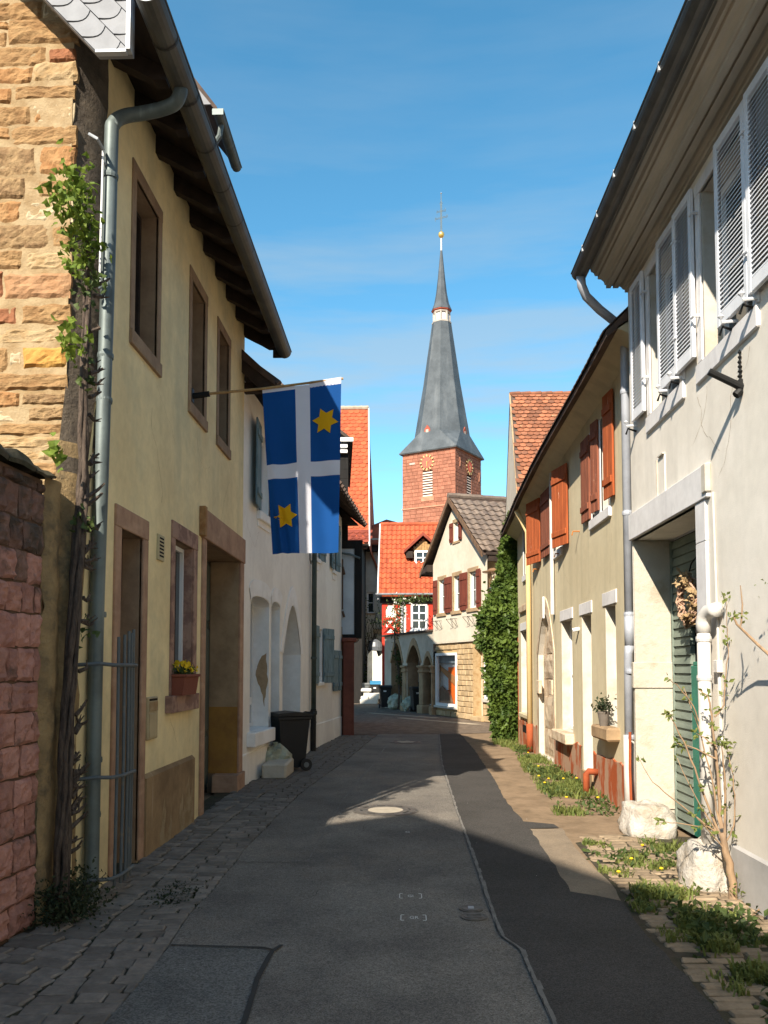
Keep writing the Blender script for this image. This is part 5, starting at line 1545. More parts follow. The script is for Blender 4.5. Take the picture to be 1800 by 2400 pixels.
H5.wall('facade', [(0, -0.2), (10.15, -0.2), (10.15, 5.02), (6.0, 5.35), (3.4, 5.5), (1.4, 5.7), (0, 5.74)], holes, 0.18, [beige_pl, chalk], reveal_mi=1, depths=[0.2, 0.22, 0.2, 0.14, 0.2, 0.16, 0.16, 0.16, 0.16])
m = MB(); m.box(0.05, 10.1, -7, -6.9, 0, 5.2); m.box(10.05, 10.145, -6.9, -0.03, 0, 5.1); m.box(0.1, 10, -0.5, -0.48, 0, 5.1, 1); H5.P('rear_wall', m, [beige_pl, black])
for a, b in ((9.1, 11.62), (12.42, 14.62), (16.46, 17.0), (17.25, 19.2)):
    m = MB(); n = int((b - a) / 0.12) + 1
    tp = [(a - o + (b - a) * k / n, 0.55 + rng.uniform(-0.035, 0.025)) for k in range(n + 1)]
    v = [(u, 0.016, -0.1) for u, z in tp] + [(u, 0.016, z) for u, z in tp] + [(u, 0.0, z + 0.01) for u, z in tp]
    k = n + 1
    m.add(v, [(i, i + 1, i + 1 + k, i + k) for i in range(n)] + [(i + k, i + 1 + k, i + 1 + 2 * k, i + 2 * k) for i in range(n)])
    H5.P('plinth', m, peel, fix=False)
# lower openings
for a, b, z0, z1, li in ((10.34, 10.86, 0.97, 2.50, (10.26, 10.98)), (11.70, 12.32, 0.22, 2.47, (11.62, 12.44)), (13.05, 13.92, 0.68, 2.47, (12.95, 13.98)), (17.56, 18.78, 0.71, 2.52, (17.5, 18.85))):
    m = MB(); m.cbox(li[0] - o, li[1] - o, -0.02, 0.014, z1, z1 + 0.17, 0.004); H5.P('lintel', m, sill_grey)
    if z0 > 0.3: window(H5, a - o + 0.003, b - o - 0.003, z0 + 0.01, z1 - 0.01, -0.17, pvc, glass, 1 if b - a < 0.8 else 2, 2, 0.05)
d = plank_door(H5, 11.705 - o, 12.315 - o, 0.22, 2.46, -0.18, 5, chalk)
m = MB(); m.cbox(10.21 - o, 11.06 - o, -0.1, 0.16, 0.80, 0.965, 0.025, 0, 0.008); H5.P('sill', m, buff)
m = MB(); m.cbox(12.98 - o, 14.2 - o, -0.1, 0.14, 0.51, 0.675, 0.014); H5.P('sill', m, portal)
m = MB(); m.cbox(17.5 - o, 18.85 - o, -0.1, 0.06, 0.62, 0.705, 0.01); H5.P('sill', m, beige_pl)
m = MB(); m.box(17.7 - o, 18.5 - o, 0.012, 0.02, 0.30, 0.46); H5.P('cellar_vent', m, black)
m = MB(); m.box(11.66 - o, 12.36 - o, -0.02, 0.03, -0.02, 0.215); H5.P('threshold', m, buff)
m = MB(); m.cbox(17.5 - o, 18.8 - o, 0.0, 0.05, 2.92, 3.06, 0.01); H5.P('relief_panel', m, portal)
# blocked pointed portal
m = MB(); m.box(14.60 - o, 16.5 - o, -0.16, -0.10, -0.1, 2.9); H5.P('portal_fill', m, portal)
o_, i_ = [(y_ - o, z_) for y_, z_ in arch(14.56, 16.52, 0.0, 1.98, 3.02, 12, True)], AR
m = MB(); n = len(o_)
m.add([(a, 0.015, b) for a, b in o_] + [(a, 0.015, b) for a, b in i_], [(k, (k + 1) % n, (k + 1) % n + n, k + n) for k in range(1, n)])
m.add([(a, 0.015, b) for a, b in o_] + [(a, 0, b) for a, b in o_], [(k, (k + 1) % n, (k + 1) % n + n, k + n) for k in range(1, n)])
H5.P('portal_surround', m, portal, fix=False)
m = MB(); m.cbox(14.70 - o, 15.0 - o, -0.02, 0.04, 1.22, 1.48, 0.01); m.cbox(16.1 - o, 16.4 - o, -0.02, 0.04, 1.2, 1.46, 0.01); H5.P('impost_stone', m, portal)
for k, (z0, z1) in enumerate(((0.1, 0.55), (0.57, 1.15), (1.5, 1.95), (1.97, 2.4))):
    m = stone_block(14.86 - o, 16.24 - o if k < 3 else 15.9 - o, z0, z1, 0.03, k * 3 + 40, nx=8, nz=4); m.v = [(x_, -y_ - 0.10, z_) for x_, y_, z_ in m.v]; H5.P('fill_stone', m, portal)
m = MB(); m.tube([(15.5 - o, 0.03, 3.02), (15.5 - o, 0.03, 2.62)], 0.02, 8); H5.P('vent_pipe', m, pvc)
m = MB(); m.tube([(14.45 - o, 0.05, 5.1), (14.45 - o, 0.05, 2.62)], 0.035, 8); H5.P('white_pipe', m, whitepipe)
m = MB(); m.tube([(17.12 - o, 0.30, 4.95), (17.12 - o, 0.2, 4.75), (17.12 - o, 0.08, 4.5), (17.12 - o, 0.07, 4.0), (17.12 - o, 0.07, 0.55)], 0.052, 10); dp = H5.P('downpipe', m, creampipe, smooth=True)
m = MB(); m.tube([(17.12 - o, 0.07, 0.56), (17.12 - o, 0.07, 0.0)], 0.07, 10); H5.P('standpipe', m, brownpipe, dp, smooth=True)
m = MB(); m.tube([(11.35 - o, 0.02, 0.30), (11.35 - o, 0.14, 0.31), (11.36 - o, 0.17, 0.27), (11.36 - o, 0.17, -0.02)], 0.045, 10); H5.P('clay_pipe', m, brownpipe, smooth=True)
m = MB(); m.tube([(12.5 - o, 0.0, 2.28), (12.5 - o, 0.10, 2.26)], 0.03, 8); H5.P('wall_lamp', m, pvc)
# upper windows and shutters
for a, b, z0, z1 in ((10.50, 10.98, 3.74, 5.0), (11.10, 11.52, 3.74, 5.0), (13.75, 14.62, 3.70, 4.95), (17.3, 18.2, 3.70, 4.8)):
    m = MB(); m.cbox(a - 0.05 - o, b + 0.08 - o, -0.08, 0.04, z0 - 0.13, z0, 0.006); H5.P('sill', m, sill_grey)
    m = MB(); m.cbox(b - o, b + 0.09 - o, -0.02, 0.012, z0, z1, 0.004); H5.P('jamb', m, sill_grey)
    window(H5, a - o + 0.003, b - o - 0.003, z0 + 0.01, z1 - 0.01, -0.13, pvc, glass, 2, 1, 0.045)
shutter(H5, orangeshut, 10.20 - o, 10.56 - o, 3.82, 5.16, 10.20 - o, 5, w0=0.02, mat=orangeshut)
shutter(H5, shadeshut, 11.02 - o, 11.28 - o, 3.79, 5.02, 11.02 - o, 8, w0=0.015)
shutter(H5, shadeshut, 11.54 - o, 12.00 - o, 3.77, 4.96, 11.54 - o, 2, w0=0.015)
shutter(H5, orangeshut, 13.12 - o, 13.72 - o, 3.66, 4.95, 13.12 - o, 13, w0=0.02)
shutter(H5, shadeshut, 14.66 - o, 15.50 - o, 3.72, 4.93, 14.66 - o, 2, w0=0.015)
shutter(H5, orangeshut, 15.82 - o, 16.50 - o, 3.72, 4.95, 15.82 - o, 13, w0=0.02)
for uu, zz in ((12.38, 3.73), (13.85, 3.60), (16.2, 3.62)):
    m = MB(); m.tube([(uu - o, 0, zz), (uu - o, 0.10, zz), (uu - o, 0.115, zz - 0.06)], 0.011, 6); H5.P('shutter_hook', m, warmrust)
# sagging eaves and roof
ev = [(0.0, 5.36), (0.9, 5.31), (1.72, 5.28), (2.6, 5.26), (4.1, 5.22), (5.4, 5.17), (7.5, 5.02), (9.0, 4.84), (10.3, 4.72)]
m = MB()
for u, z in ev:
    m.v += [(u, 0.37, z), (u, 0.37, z + 0.07), (u, -3.5, z + 3.9), (u, -3.5, z + 3.7), (u, 0.0, z + 0.26)]
for i in range(len(ev) - 1):
    a, b = i * 5, i * 5 + 5
    for f in ((a, b, b + 1, a + 1), (a + 1, b + 1, b + 2, a + 2), (a, b, b + 4, a + 4), (a + 4, b + 4, b + 3, a + 3)):
        m.f.append(f); m.mi.append(0)
for a in (0, (len(ev) - 1) * 5): m.f.append((a, a + 1, a + 2, a + 3, a + 4)); m.mi.append(0)
rf = H5.P('roof', m, darktile, fix=False)
m = MB()
for u, z in ev: m.v += [(u, -3.5, z + 3.9), (u, -7.2, z + 0.4)]
for i in range(len(ev) - 1): m.f.append((2 * i, 2 * i + 2, 2 * i + 3, 2 * i + 1)); m.mi.append(0)
H5.P('rear_roof', m, darktile, fix=False)
u = 0.04
while u < 10.2:
    z = next(z0 + (z1 - z0) * (u - u0) / (u1 - u0) for (u0, z0), (u1, z1) in zip(ev[:-1], ev[1:]) if u0 <= u <= u1)
    m = MB(); m.cbox(u, u + 0.155, 0.02, 0.40, -0.012, 0.012, 0.004)
    m.v = [(x, y, z + 0.085 + zz + (0.39 - y) * 0.98 + rng.uniform(-0.003, 0.003)) for x, y, zz in m.v]
    H5.P('eaves_tile', m, darktile, rf); u += 0.165
m = MB(); m.prism([(0, 0.02, 0), (0, 0.24, 0), (0, 0.12, 0.16), (0, 0.02, 0.24)], (1, 0, 0))
m = MB()
for u, z in ev: m.v += [(u, -0.02, z - 0.06), (u, 0.16, z + 0.06), (u, 0.26, z + 0.10), (u, -0.02, z + 0.30)]
for i in range(len(ev) - 1):
    a, b = i * 4, i * 4 + 4
    for k in range(3): m.f.append((a + k, b + k, b + k + 1, a + k + 1)); m.mi.append(0)
m.f.append((0, 1, 2, 3)); m.mi.append(0); m.f.append((len(ev) * 4 - 4, len(ev) * 4 - 3, len(ev) * 4 - 2, len(ev) * 4 - 1)); m.mi.append(0)
H5.P('eaves_cove', m, beige_pl, fix=False)
pp = thing('flower_pot', 'small grey pot with a green plant on the stone window sill', 'plant pot', (2.50, 10.62, 0.965))
m = MB(); m.lathe([(0.05, 0.0), (0.075, 0.16), (0.08, 0.16), (0.08, 0.185), (0.066, 0.185), (0.06, 0.15)], 16); obj('pot', m, potgrey, pp)
m = MB(); leafs(m, [(rng.gauss(0, 0.06), rng.gauss(0, 0.07), 0.19 + abs(rng.gauss(0, 0.09))) for _ in range(160)], 0.055); obj('foliage', m, leaf_dark, pp, fix=False, kind='stuff')

# ================================================================ RIGHT: tall house with the old beaver-tail roof
H6 = House('tiled_house', 'tall house with weathered orange scalloped tile roof behind the beige house', 'house', (2.78, 20.5), (1, 0.0), -1)
m = MB(); m.prism([(0, 0, -0.1), (0, -7.0, -0.1), (0.9, -7.0, 6.0), (0.5, -3.0, 9.35), (0, 0, 6.0)], (0.01, 0, 0))
m = MB(); m.add([(0, 0, -0.1), (9, 0, -0.1), (9, 0, 6.0), (0, 0, 6.0)], [(0, 1, 2, 3)])
m.add([(0, 0, -0.1), (0, 0, 6.0), (0.22, -2.85, 9.38), (0.42, -6, 6.0), (0.42, -6, -0.1)], [(0, 1, 2, 3, 4)])
m.add([(9, 0, -0.1), (9, -6, -0.1), (9, -6, 6), (9, -2.85, 9.38), (9, 0, 6)], [(0, 1, 2, 3, 4)])
H6.P('wall', m, cream, fix=False)
m = MB()
m.add([(-0.02, 0.25, 5.76), (9.1, 0.25, 5.76), (9.1, -2.85, 9.46), (0.2, -2.85, 9.46), (-0.02, 0.25, 5.68), (9.1, 0.25, 5.68), (9.1, -2.85, 9.36), (0.2, -2.85, 9.36)], [(0, 1, 2, 3), (4, 5, 6, 7), (0, 1, 5, 4), (0, 3, 7, 4)])
m.add([(0.2, -2.85, 9.46), (9.1, -2.85, 9.46), (9.1, -6.2, 5.8), (0.42, -6.2, 5.8)], [(0, 1, 2, 3)])
rf = H6.P('roof', m, darktile, fix=False)
sl = math.hypot(3.1, 3.7)
tiles(rf, (-0.0, -0.25, 5.78), (1, 0, 0), (0, 3.1, 3.7), 0.165, 0.172, 28, int(sl / 0.172), 'beaver', stile, part_cols=lambda c, r: c < 11, keep=lambda x, y: x > 0.05 + 0.22 * y / sl)
m = MB()
for k in range(24): m.tube([(0.2 + k * 0.3, -2.85, 9.46), (0.49 + k * 0.3, -2.85, 9.48)], 0.075, 8)
H6.P('ridge_tiles', m, stile, rf, kind='stuff')
m = MB(); m.add([(-0.04, 0.27, 5.70), (0.0, 0.27, 5.70), (0.22, -2.85, 9.50), (0.18, -2.85, 9.50), (-0.04, 0.27, 5.62), (0.18, -2.85, 9.40)], [(0, 1, 2, 3), (0, 3, 5, 4)]); H6.P('verge_board', m, buff, fix=False)
m = MB(); m.box(0.02, 3.0, 0.25, 0.36, 5.66, 5.78); H6.P('gutter', m, pvc)
# ================================================================ FAR: cream gabled house with the shop
HC = House('gabled_house', 'cream gabled house with oxblood shutters above a yellow stone shop', 'house', (2.56, 25.9), (-0.33, 0.944), 1)
AT = (2.21, 2.68)
WC = [(3.52, 4.08), (2.16, 2.72), (0.80, 1.38)]
hs_ = [rect(a, b, 3.64, 4.82) for a, b in WC] + [rect(AT[0], AT[1], 6.02, 6.66)]
HC.wall('facade', [(0, 2.60), (4.68, 2.60), (4.68, 5.45), (2.61, 7.42), (0, 5.35)], hs_, 0.16, [cream, chalk])
m = MB(); m.box(0.0, 4.66, -0.10, 0.0, 2.56, 2.597); HC.P('jetty_soffit', m, cream)
m = MB(); m.box(0.004, 4.62, -5.5, -0.35, -0.1, 5.3, 0); m.add([(0, -5.5, 5.2), (4.68, -5.5, 5.2), (2.61, -5.5, 7.4)], [(0, 1, 2)]); HC.P('body_wall', m, cream)
m = MB()
cl_ = [[Vector((u, -0.10, z)) for u, z in q] for q in (rect(0.0, 4.6, -0.1, 2.56), rect(2.62, 4.55, 0.36, 2.22), rect(0.52, 1.30, -0.05, 2.36), rect(0.10, 0.46, 0.72, 2.36))]
m.add([p for l in cl_ for p in l], [tuple(t) for t in tessellate_polygon(cl_)])
m.box(0.002, 0.012, -0.9, -0.101, -0.1, 2.55)
HC.P('shop_core', m, yellowmortar, fix=False)
# ground-floor stones around the openings
opn = [(2.62, 4.56, 0.36, 2.24), (0.52, 1.30, -0.1, 2.36), (0.10, 0.46, 0.72, 2.36)]
z = 0.0; row = 0
while z < 2.55:
    h = 0.175 if z > 0.3 else 0.2
    h = min(h, 2.56 - z)
    u = 0.0
    while u < 4.6:
        w = rng.uniform(0.26, 0.46)
        segs = [(u, min(u + w, 4.6))]
        for (a, b, c, d_) in opn:
            if z + h > c + 0.02 and z < d_ - 0.02:
                ns = []
                for (p, q) in segs:
                    if q <= a or p >= b: ns.append((p, q)); continue
                    if p < a - 0.05: ns.append((p, a))
                    if q > b + 0.05: ns.append((b, q))
                segs = ns
        for (p, q) in segs:
            if q - p < 0.05: continue
            m = MB(); m.cbox(p + 0.008, q - 0.008, -0.17, -0.055 + rng.uniform(-0.012, 0.012), z + 0.007, z + h - 0.007, 0.014, 0, 0.004)
            HC.P('stone', m, yellowstone)
        u += w
    z += h; row += 1
# shop window with display
f = frame_mb(2.62, 4.56, 0.36, 2.22, -0.14, -0.03, 0.09); fr = HC.P('shop_window', f, pvc)
m = MB(); m.cbox(2.55, 4.62, -0.1, 0.02, 0.28, 0.36, 0.008); HC.P('sill', m, chalk)
m = MB(); m.box(2.4, 5.4, -0.30, -0.28, 0.3, 2.3); m.box(2.6, 5.3, -0.28, -0.101, 0.33, 0.355); HC.P('display_wall', m, whitepanel)
m = MB(); m.box(3.10, 3.86, -0.27, -0.25, 0.40, 1.72); HC.P('orange_display', m, orangepanel)
m = MB(); m.prism([(3.0, -0.235, 1.35), (4.6, -0.235, 1.78), (4.5, -0.235, 1.60), (3.0, -0.235, 1.02)], (0, 0.02, 0)); HC.P('banner', m, tanpanel)
m = MB(); m.prism([(3.3, -0.23, 0.37), (4.8, -0.23, 0.37), (4.6, -0.23, 0.85), (4.3, -0.23, 1.05), (4.0, -0.23, 0.90), (3.7, -0.23, 0.92), (3.5, -0.23, 0.7)], (0, 0.06, 0)); HC.P('display_figure', m, browndoor)
m = MB(); m.box(2.5, 5.2, -0.24, -0.22, 1.86, 2.3); HC.P('blind', m, bluedoor)
gl = bpy.data.materials.new('clear_shop_glass'); gl.use_nodes = True
t_ = gl.node_tree
tr_, go_, mi_ = t_.nodes.new('ShaderNodeBsdfTransparent'), t_.nodes.new('ShaderNodeBsdfGlossy'), t_.nodes.new('ShaderNodeMixShader')
go_.inputs['Roughness'].default_value = 0.03; mi_.inputs[0].default_value = 0.10
t_.links.new(tr_.outputs[0], mi_.inputs[1]); t_.links.new(go_.outputs[0], mi_.inputs[2]); t_.links.new(mi_.outputs[0], t_.nodes['Material Output'].inputs[0])
m = MB(); m.box(2.70, 4.48, -0.10, -0.095, 0.44, 2.14); HC.P('pane', m, gl, fr)
# shop door niche
m = MB(); m.box(0.52, 1.30, -0.42, -0.40, 0, 2.4); m.box(1.27, 1.298, -0.40, -0.065, 0, 2.36); m.box(0.522, 0.55, -0.40, -0.065, 0, 2.36); HC.P('door_niche', m, sand2)
m = MB(); m.cbox(0.45, 1.36, -0.3, 0.02, 0.0, 0.14, 0.01); HC.P('step', m, yellowstone)
window(HC, 0.10, 0.46, 0.73, 2.35, -0.1, pvc, glass_sky, 1, 2, 0.05)
m = MB(); m.cbox(0.05, 0.50, -0.1, 0.0, 0.62, 0.725, 0.008); HC.P('sill', m, chalk)
for a, b in WC:
    m = MB(); m.cbox(a - 0.14, b + 0.14, -0.02, 0.012, 4.82, 4.96, 0.004); HC.P('lintel', m, buff)
    m = MB(); m.cbox(a - 0.12, b + 0.2, -0.1, 0.05, 3.51, 3.635, 0.008); HC.P('sill', m, buff)
    m = MB(); m.cbox(b, b + 0.11, -0.02, 0.012, 3.64, 4.82, 0.004); m.cbox(a - 0.1, a, -0.02, 0.012, 3.64, 4.82, 0.004); HC.P('jambs', m, sand2)
    window(HC, a + 0.002, b - 0.002, 3.65, 4.81, -0.12, pvc, glass, 2, 2, 0.06)
    shutter(HC, redshut, a - 0.02 - 0.36, a - 0.02, 3.60, 4.85, a - 0.02, 3, w0=0.02, battens=2)
    shutter(HC, redshut, b + 0.12, b + 0.12 + 0.36, 3.60, 4.85, b + 0.12, 3, w0=0.02, battens=2)
a, b = AT
m = MB(); m.cbox(a - 0.08, b + 0.10, -0.02, 0.012, 6.66, 6.78, 0.004); m.cbox(a - 0.08, b + 0.10, -0.1, 0.03, 5.93, 6.015, 0.004); HC.P('lintel', m, buff)
window(HC, a + 0.002, b - 0.002, 6.03, 6.65, -0.12, pvc, glass, 1, 1, 0.06)
shutter(HC, redshut, a - 0.28, a - 0.02, 6.0, 6.68, a - 0.02, 4); shutter(HC, redshut, b + 0.03, b + 0.29, 6.0, 6.68, b + 0.03, 4)
for a in (4.20, 2.80, 1.38):                              # folding flower-box brackets
    m = MB()
    for du in (0, 0.38):
        m.tube([(a - du, 0.01, 3.36), (a - du - 0.10, 0.30, 3.35)], 0.008, 5); m.tube([(a - du, 0.01, 3.08), (a - du - 0.10, 0.30, 3.35)], 0.008, 5); m.tube([(a - du + 0.18, 0.02, 3.36), (a - du - 0.1, 0.04, 3.10)], 0.007, 5)
    HC.P('flower_box_bracket', m, iron)
# roof: rakes, tiles, gutter
AP, ER, EL = (2.61, 7.56), (-0.10, 5.30), (5.45, 5.20)
for (p, q) in ((AP, ER), (AP, EL)):
    m = MB(); m.prism([(p[0], 0.20, p[1]), (q[0], 0.20, q[1]), (q[0], 0.20, q[1] - 0.16), (p[0], 0.20, p[1] - 0.2)], (0, 0.05, 0)); HC.P('bargeboard', m, browndoor)
m = MB()
for (p, q) in ((AP, ER), (AP, EL)):
    m.add([(p[0], 0.22, p[1]), (q[0], 0.22, q[1]), (q[0], -5.7, q[1]), (p[0], -5.7, p[1]), (p[0], 0.22, p[1] - 0.1), (q[0], 0.22, q[1] - 0.1), (q[0], -5.7, q[1] - 0.1), (p[0], -5.7, p[1] - 0.1)], [(0, 1, 2, 3), (4, 5, 6, 7), (1, 2, 6, 5), (0, 1, 5, 4)])
rf = HC.P('roof', m, darktile, fix=False)
dn = Vector((AP[0] - ER[0], 0, AP[1] - ER[1])); sl = dn.length
tiles(rf, (ER[0] - 0.05, 0.24, ER[1] + 0.0), (0, -1, 0), (dn.x, 0, dn.z), 0.30, 0.325, 14, int(sl / 0.325) , 'pantile', btile, stagger=False)
m = MB()
for k in range(14): m.tube([(AP[0], 0.25 - k * 0.42, AP[1] + 0.03), (AP[0], -0.20 - k * 0.42, AP[1] + 0.045)], 0.10, 8)
HC.P('ridge_tiles', m, btile, rf, kind='stuff')
m = MB(); m.cbox(-0.16, -0.04, -5.5, 0.1, 5.20, 5.30, 0.01); m.box(-0.02, 0.003, -5.5, -0.36, 4.98, 5.22); m.box(-0.12, 0.0, -5.5, 0.0, 5.02, 5.2); HC.P('gutter', m, darkwood)
m = MB(); m.prism([(5.42, 0.24, 5.14), (5.42, 0.24, 5.24), (4.68, 0.24, 5.45), (4.68, 0.24, 5.2)], (0, -0.8, 0)); HC.P('eaves_box', m, darkwood)
m = MB(); m.lathe([(0.07, 0), (0.07, 0.55)], 10, (4.1, -3.0, 7.0)); HC.P('flue', m, zinc_lt)

# ================================================================ FAR: arcade porch
HA = House('arcade_porch', 'grey rendered porch with three pointed stone arches below the red house', 'porch', (2.56, 25.9), (-0.33, 0.944), 1)
ar = [arch(4.80, 5.66, -0.1, 1.75, 2.14, 10, True), arch(6.02, 7.52, -0.1, 1.90, 2.58, 12, True), arch(8.10, 9.55, -0.1, 1.90, 2.72, 12, True)]
HA.wall('front_wall', [(4.69, -0.2), (10.46, -0.2), (10.46, 3.02), (4.69, 3.02)], ar, 0.45, [farwall, buff], reveal_mi=1)
for i, (p, q) in enumerate(((4.70, 5.76), (5.90, 7.64), (7.98, 9.67))):
    zs = (1.75, 1.90, 1.90)[i]; za = (2.32, 2.86, 2.96)[i]
    o_ = arch(p, q, 0.0, zs, za, 12, True)[2:]; a_ = ar[i]; i_ = arch(a_[0][0], a_[1][0], 0, zs, (2.14, 2.58, 2.72)[i], 12, True)[2:]
    m = MB(); n = len(o_)
    m.add([(x, 0.03, y) for x, y in o_] + [(x, 0.03, y) for x, y in i_], [(k, k + 1, k + 1 + n, k + n) for k in range(n - 1)])
    m.add([(x, 0.03, y) for x, y in o_] + [(x, 0, y) for x, y in o_], [(k, k + 1, k + 1 + n, k + n) for k in range(n - 1)])
    m.add([(x, 0.03, y) for x, y in i_] + [(x, -0.02, y) for x, y in i_], [(k, k + 1, k + 1 + n, k + n) for k in range(n - 1)])
    HA.P('arch_stones', m, buff, fix=False)
for u in (5.86, 7.80, 4.74):
    hw = 0.20 if u > 5 else 0.05
    m = MB(); m.cbox(u - hw, u + hw, -0.43, 0.06, 0.30, 1.52, 0.02); m.cbox(u - hw - 0.09, u + hw + 0.09, -0.47, 0.12, -0.05, 0.30, 0.03)
    m.cbox(u - hw - 0.06, u + hw + 0.06, -0.45, 0.10, 1.52, 1.60, 0.02); m.cbox(u - hw - 0.03, u + hw + 0.03, -0.44, 0.075, 1.60, 1.70, 0.01); m.cbox(u - hw - 0.08, u + hw + 0.08, -0.46, 0.13, 1.70, 1.79, 0.02)
    HA.P('pillar', m, buff)
m = MB(); m.cbox(4.69, 10.55, -3.0, 0.10, 3.02, 3.10, 0.01); HA.P('roof_slab', m, darktile)
m = MB(); m.box(4.7, 7.9, -1.6, -1.55, 0, 3.0); HA.P('back_wall', m, browndoor)
m = MB(); m.box(7.9, 10.4, -1.9, -1.85, 0, 3.0); HA.P('back_wall', m, white_pl)
m = MB(); m.box(7.9, 10.0, -1.2, -1.1, 0.0, 1.1); HA.P('low_screen', m, darkwood)

# ================================================================ FAR: red half-timbered house
HD = House('half_timbered_house', 'red half timbered house with bright orange tiled roof and dormer', 'house', (-1.02, 36.3), (1, 0), -1)
m = MB(); m.box(0, 6, -7, 0, 0, 4.7); HD.P('wall', m, infill)
for b in ((0.0, 0.10), (0.62, 0.74), (1.05, 1.20), (2.02, 2.16)):
    m = MB(); m.cbox(b[0], b[1] + 0.06, -0.02, 0.05, 0.6, 4.66, 0.01); HD.P('timber', m, redtimber)
for b in ((0.0, 2.6, 4.46, 4.66), (0.0, 2.6, 3.02, 3.22), (0.16, 0.62, 3.78, 3.90)):
    m = MB(); m.cbox(b[0], b[1], -0.02, 0.052, b[2], b[3], 0.01); HD.P('timber', m, redtimber)
for sx in (1, -1):
    m = MB(); c = 0.36
    m.prism([(c - sx * 0.36, 0.0, 4.46), (c - sx * 0.10, 0.0, 4.46), (c - sx * 0.36, 0.0, 3.9)], (0, 0.046, 0)); HD.P('timber', m, redtimber)
    m = MB(); m.tube([(c - sx * 0.3, 0.02, 3.22), (c - sx * 0.02, 0.02, 3.5), (c + sx * 0.2, 0.02, 3.75)], 0.07, 6); HD.P('timber', m, redtimber)
window(HD, 1.26, 1.98, 3.34, 4.50, 0.03, pvc, glass, 2, 3, 0.09, 0.06)
m = MB(); m.cbox(1.2, 2.05, 0.0, 0.12, 3.27, 3.34, 0.01); HD.P('sill', m, pvc)
m = MB(); m.box(-0.1, 3, 0.0, 0.40, 4.72, 4.78); m.box(-0.08, 3, 0.05, 0.12, 4.5, 4.72); HD.P('eaves_soffit', m, darkwood)
m = MB(); m.channel((-0.26, 0.52, 4.90), (3.2, 0.52, 4.90), 0.075, 8); HD.P('gutter', m, zinc_lt)
m = MB(); m.tube([(0.92, 0.48, 4.83), (0.90, 0.3, 4.70), (0.88, 0.10, 4.45), (0.88, 0.09, 3.15)], 0.045, 8); HD.P('downpipe', m, zinc_lt)
m = MB()
RUN, RISE = 3.35, 3.62
m.add([(-0.16, 0.42, 4.86), (6, 0.42, 4.86), (6, 0.42 - RUN, 4.86 + RISE), (-0.16, 0.42 - RUN, 4.86 + RISE), (-0.16, 0.42, 4.78), (-0.16, 0.42 - RUN, 4.76 + RISE)], [(0, 1, 2, 3), (0, 3, 5, 4)])
m.add([(-0.16, 0.42 - RUN, 4.86 + RISE), (6, 0.42 - RUN, 4.86 + RISE), (6, -6.5, 4.6), (-0.16, -6.5, 4.6)], [(0, 1, 2, 3)])
rf = HD.P('roof', m, otile, fix=False)
sl = math.hypot(RUN, RISE)
tiles(rf, (-0.14, -0.44, 4.87), (1, 0, 0), (0, RUN, RISE), 0.215, 0.34, 16, int(sl / 0.34), 'pantile', otile, stagger=False, part_cols=lambda c, r: True)
m = MB()
for k in range(10): m.tube([(-0.14 + k * 0.36, 0.42 - RUN, 4.88 + RISE), (0.24 + k * 0.36, 0.42 - RUN, 4.90 + RISE)], 0.10, 8)
HD.P('ridge_tiles', m, otile, rf, kind='stuff')
m = MB(); m.box(-0.20, -0.15, 0.0, 0.02, 4.7, 4.72); m.prism([(-0.20, 0.44, 4.80), (-0.20, 0.44, 4.92), (-0.20, 0.42 - RUN, 4.92 + RISE), (-0.20, 0.42 - RUN, 4.78 + RISE)], (0.05, 0, 0)); HD.P('verge_board', m, pvc)
# dormer: timber gable over a white window
m = MB(); m.prism([(1.38, -1.0, 5.95), (2.26, -1.0, 5.95), (2.26, -1.0, 7.05), (1.82, -1.0, 7.55), (1.38, -1.0, 7.05)], (0, -1.8, 0)); dmr = HD.P('dormer', m, browndoor)
for k in range(7):
    a = 1.40 + k * 0.123
    hgt = 7.08 + 0.42 * (1 - abs(a + 0.06 - 1.82) / 0.44)
    m = MB(); m.cbox(a, a + 0.118, -1.02, -0.97, 6.98, hgt, 0.006); HD.P('board', m, polewood, dmr)
f = frame_mb(1.44, 2.20, 6.08, 6.97, -1.02, -0.93, 0.09, 2, 3, 0.055); f = HD.P('window', f, pvc, dmr)
m = MB(); m.box(1.50, 2.14, -0.99, -0.985, 6.14, 6.9); HD.P('pane', m, glass, dmr)
m = MB(); m.cbox(1.30, 2.32, -1.05, -0.85, 5.98, 6.07, 0.01); HD.P('apron', m, zinc, dmr)
for sgn in (-1, 1):
    m = MB()
    a, b = (1.82, 7.80), (1.82 + sgn * 0.86, 6.98)
    m.prism([(a[0], -0.72, a[1]), (b[0], -0.72, b[1]), (b[0], -0.72, b[1] - 0.07), (a[0], -0.72, a[1] - 0.09)], (0, -2.2, 0)); r2 = HD.P('dormer_roof', m, otile, dmr)
    m = MB(); m.prism([(a[0], -0.70, a[1] - 0.02), (b[0], -0.70, b[1] - 0.02), (b[0], -0.70, b[1] - 0.15), (a[0], -0.70, a[1] - 0.18)], (0, -0.05, 0)); HD.P('bargeboard', m, dtile, dmr)
m = MB(); m.box(1.06, 1.36, -1.3, -0.8, 6.62, 6.92); HD.P('eaves_end', m, darkwood, dmr)

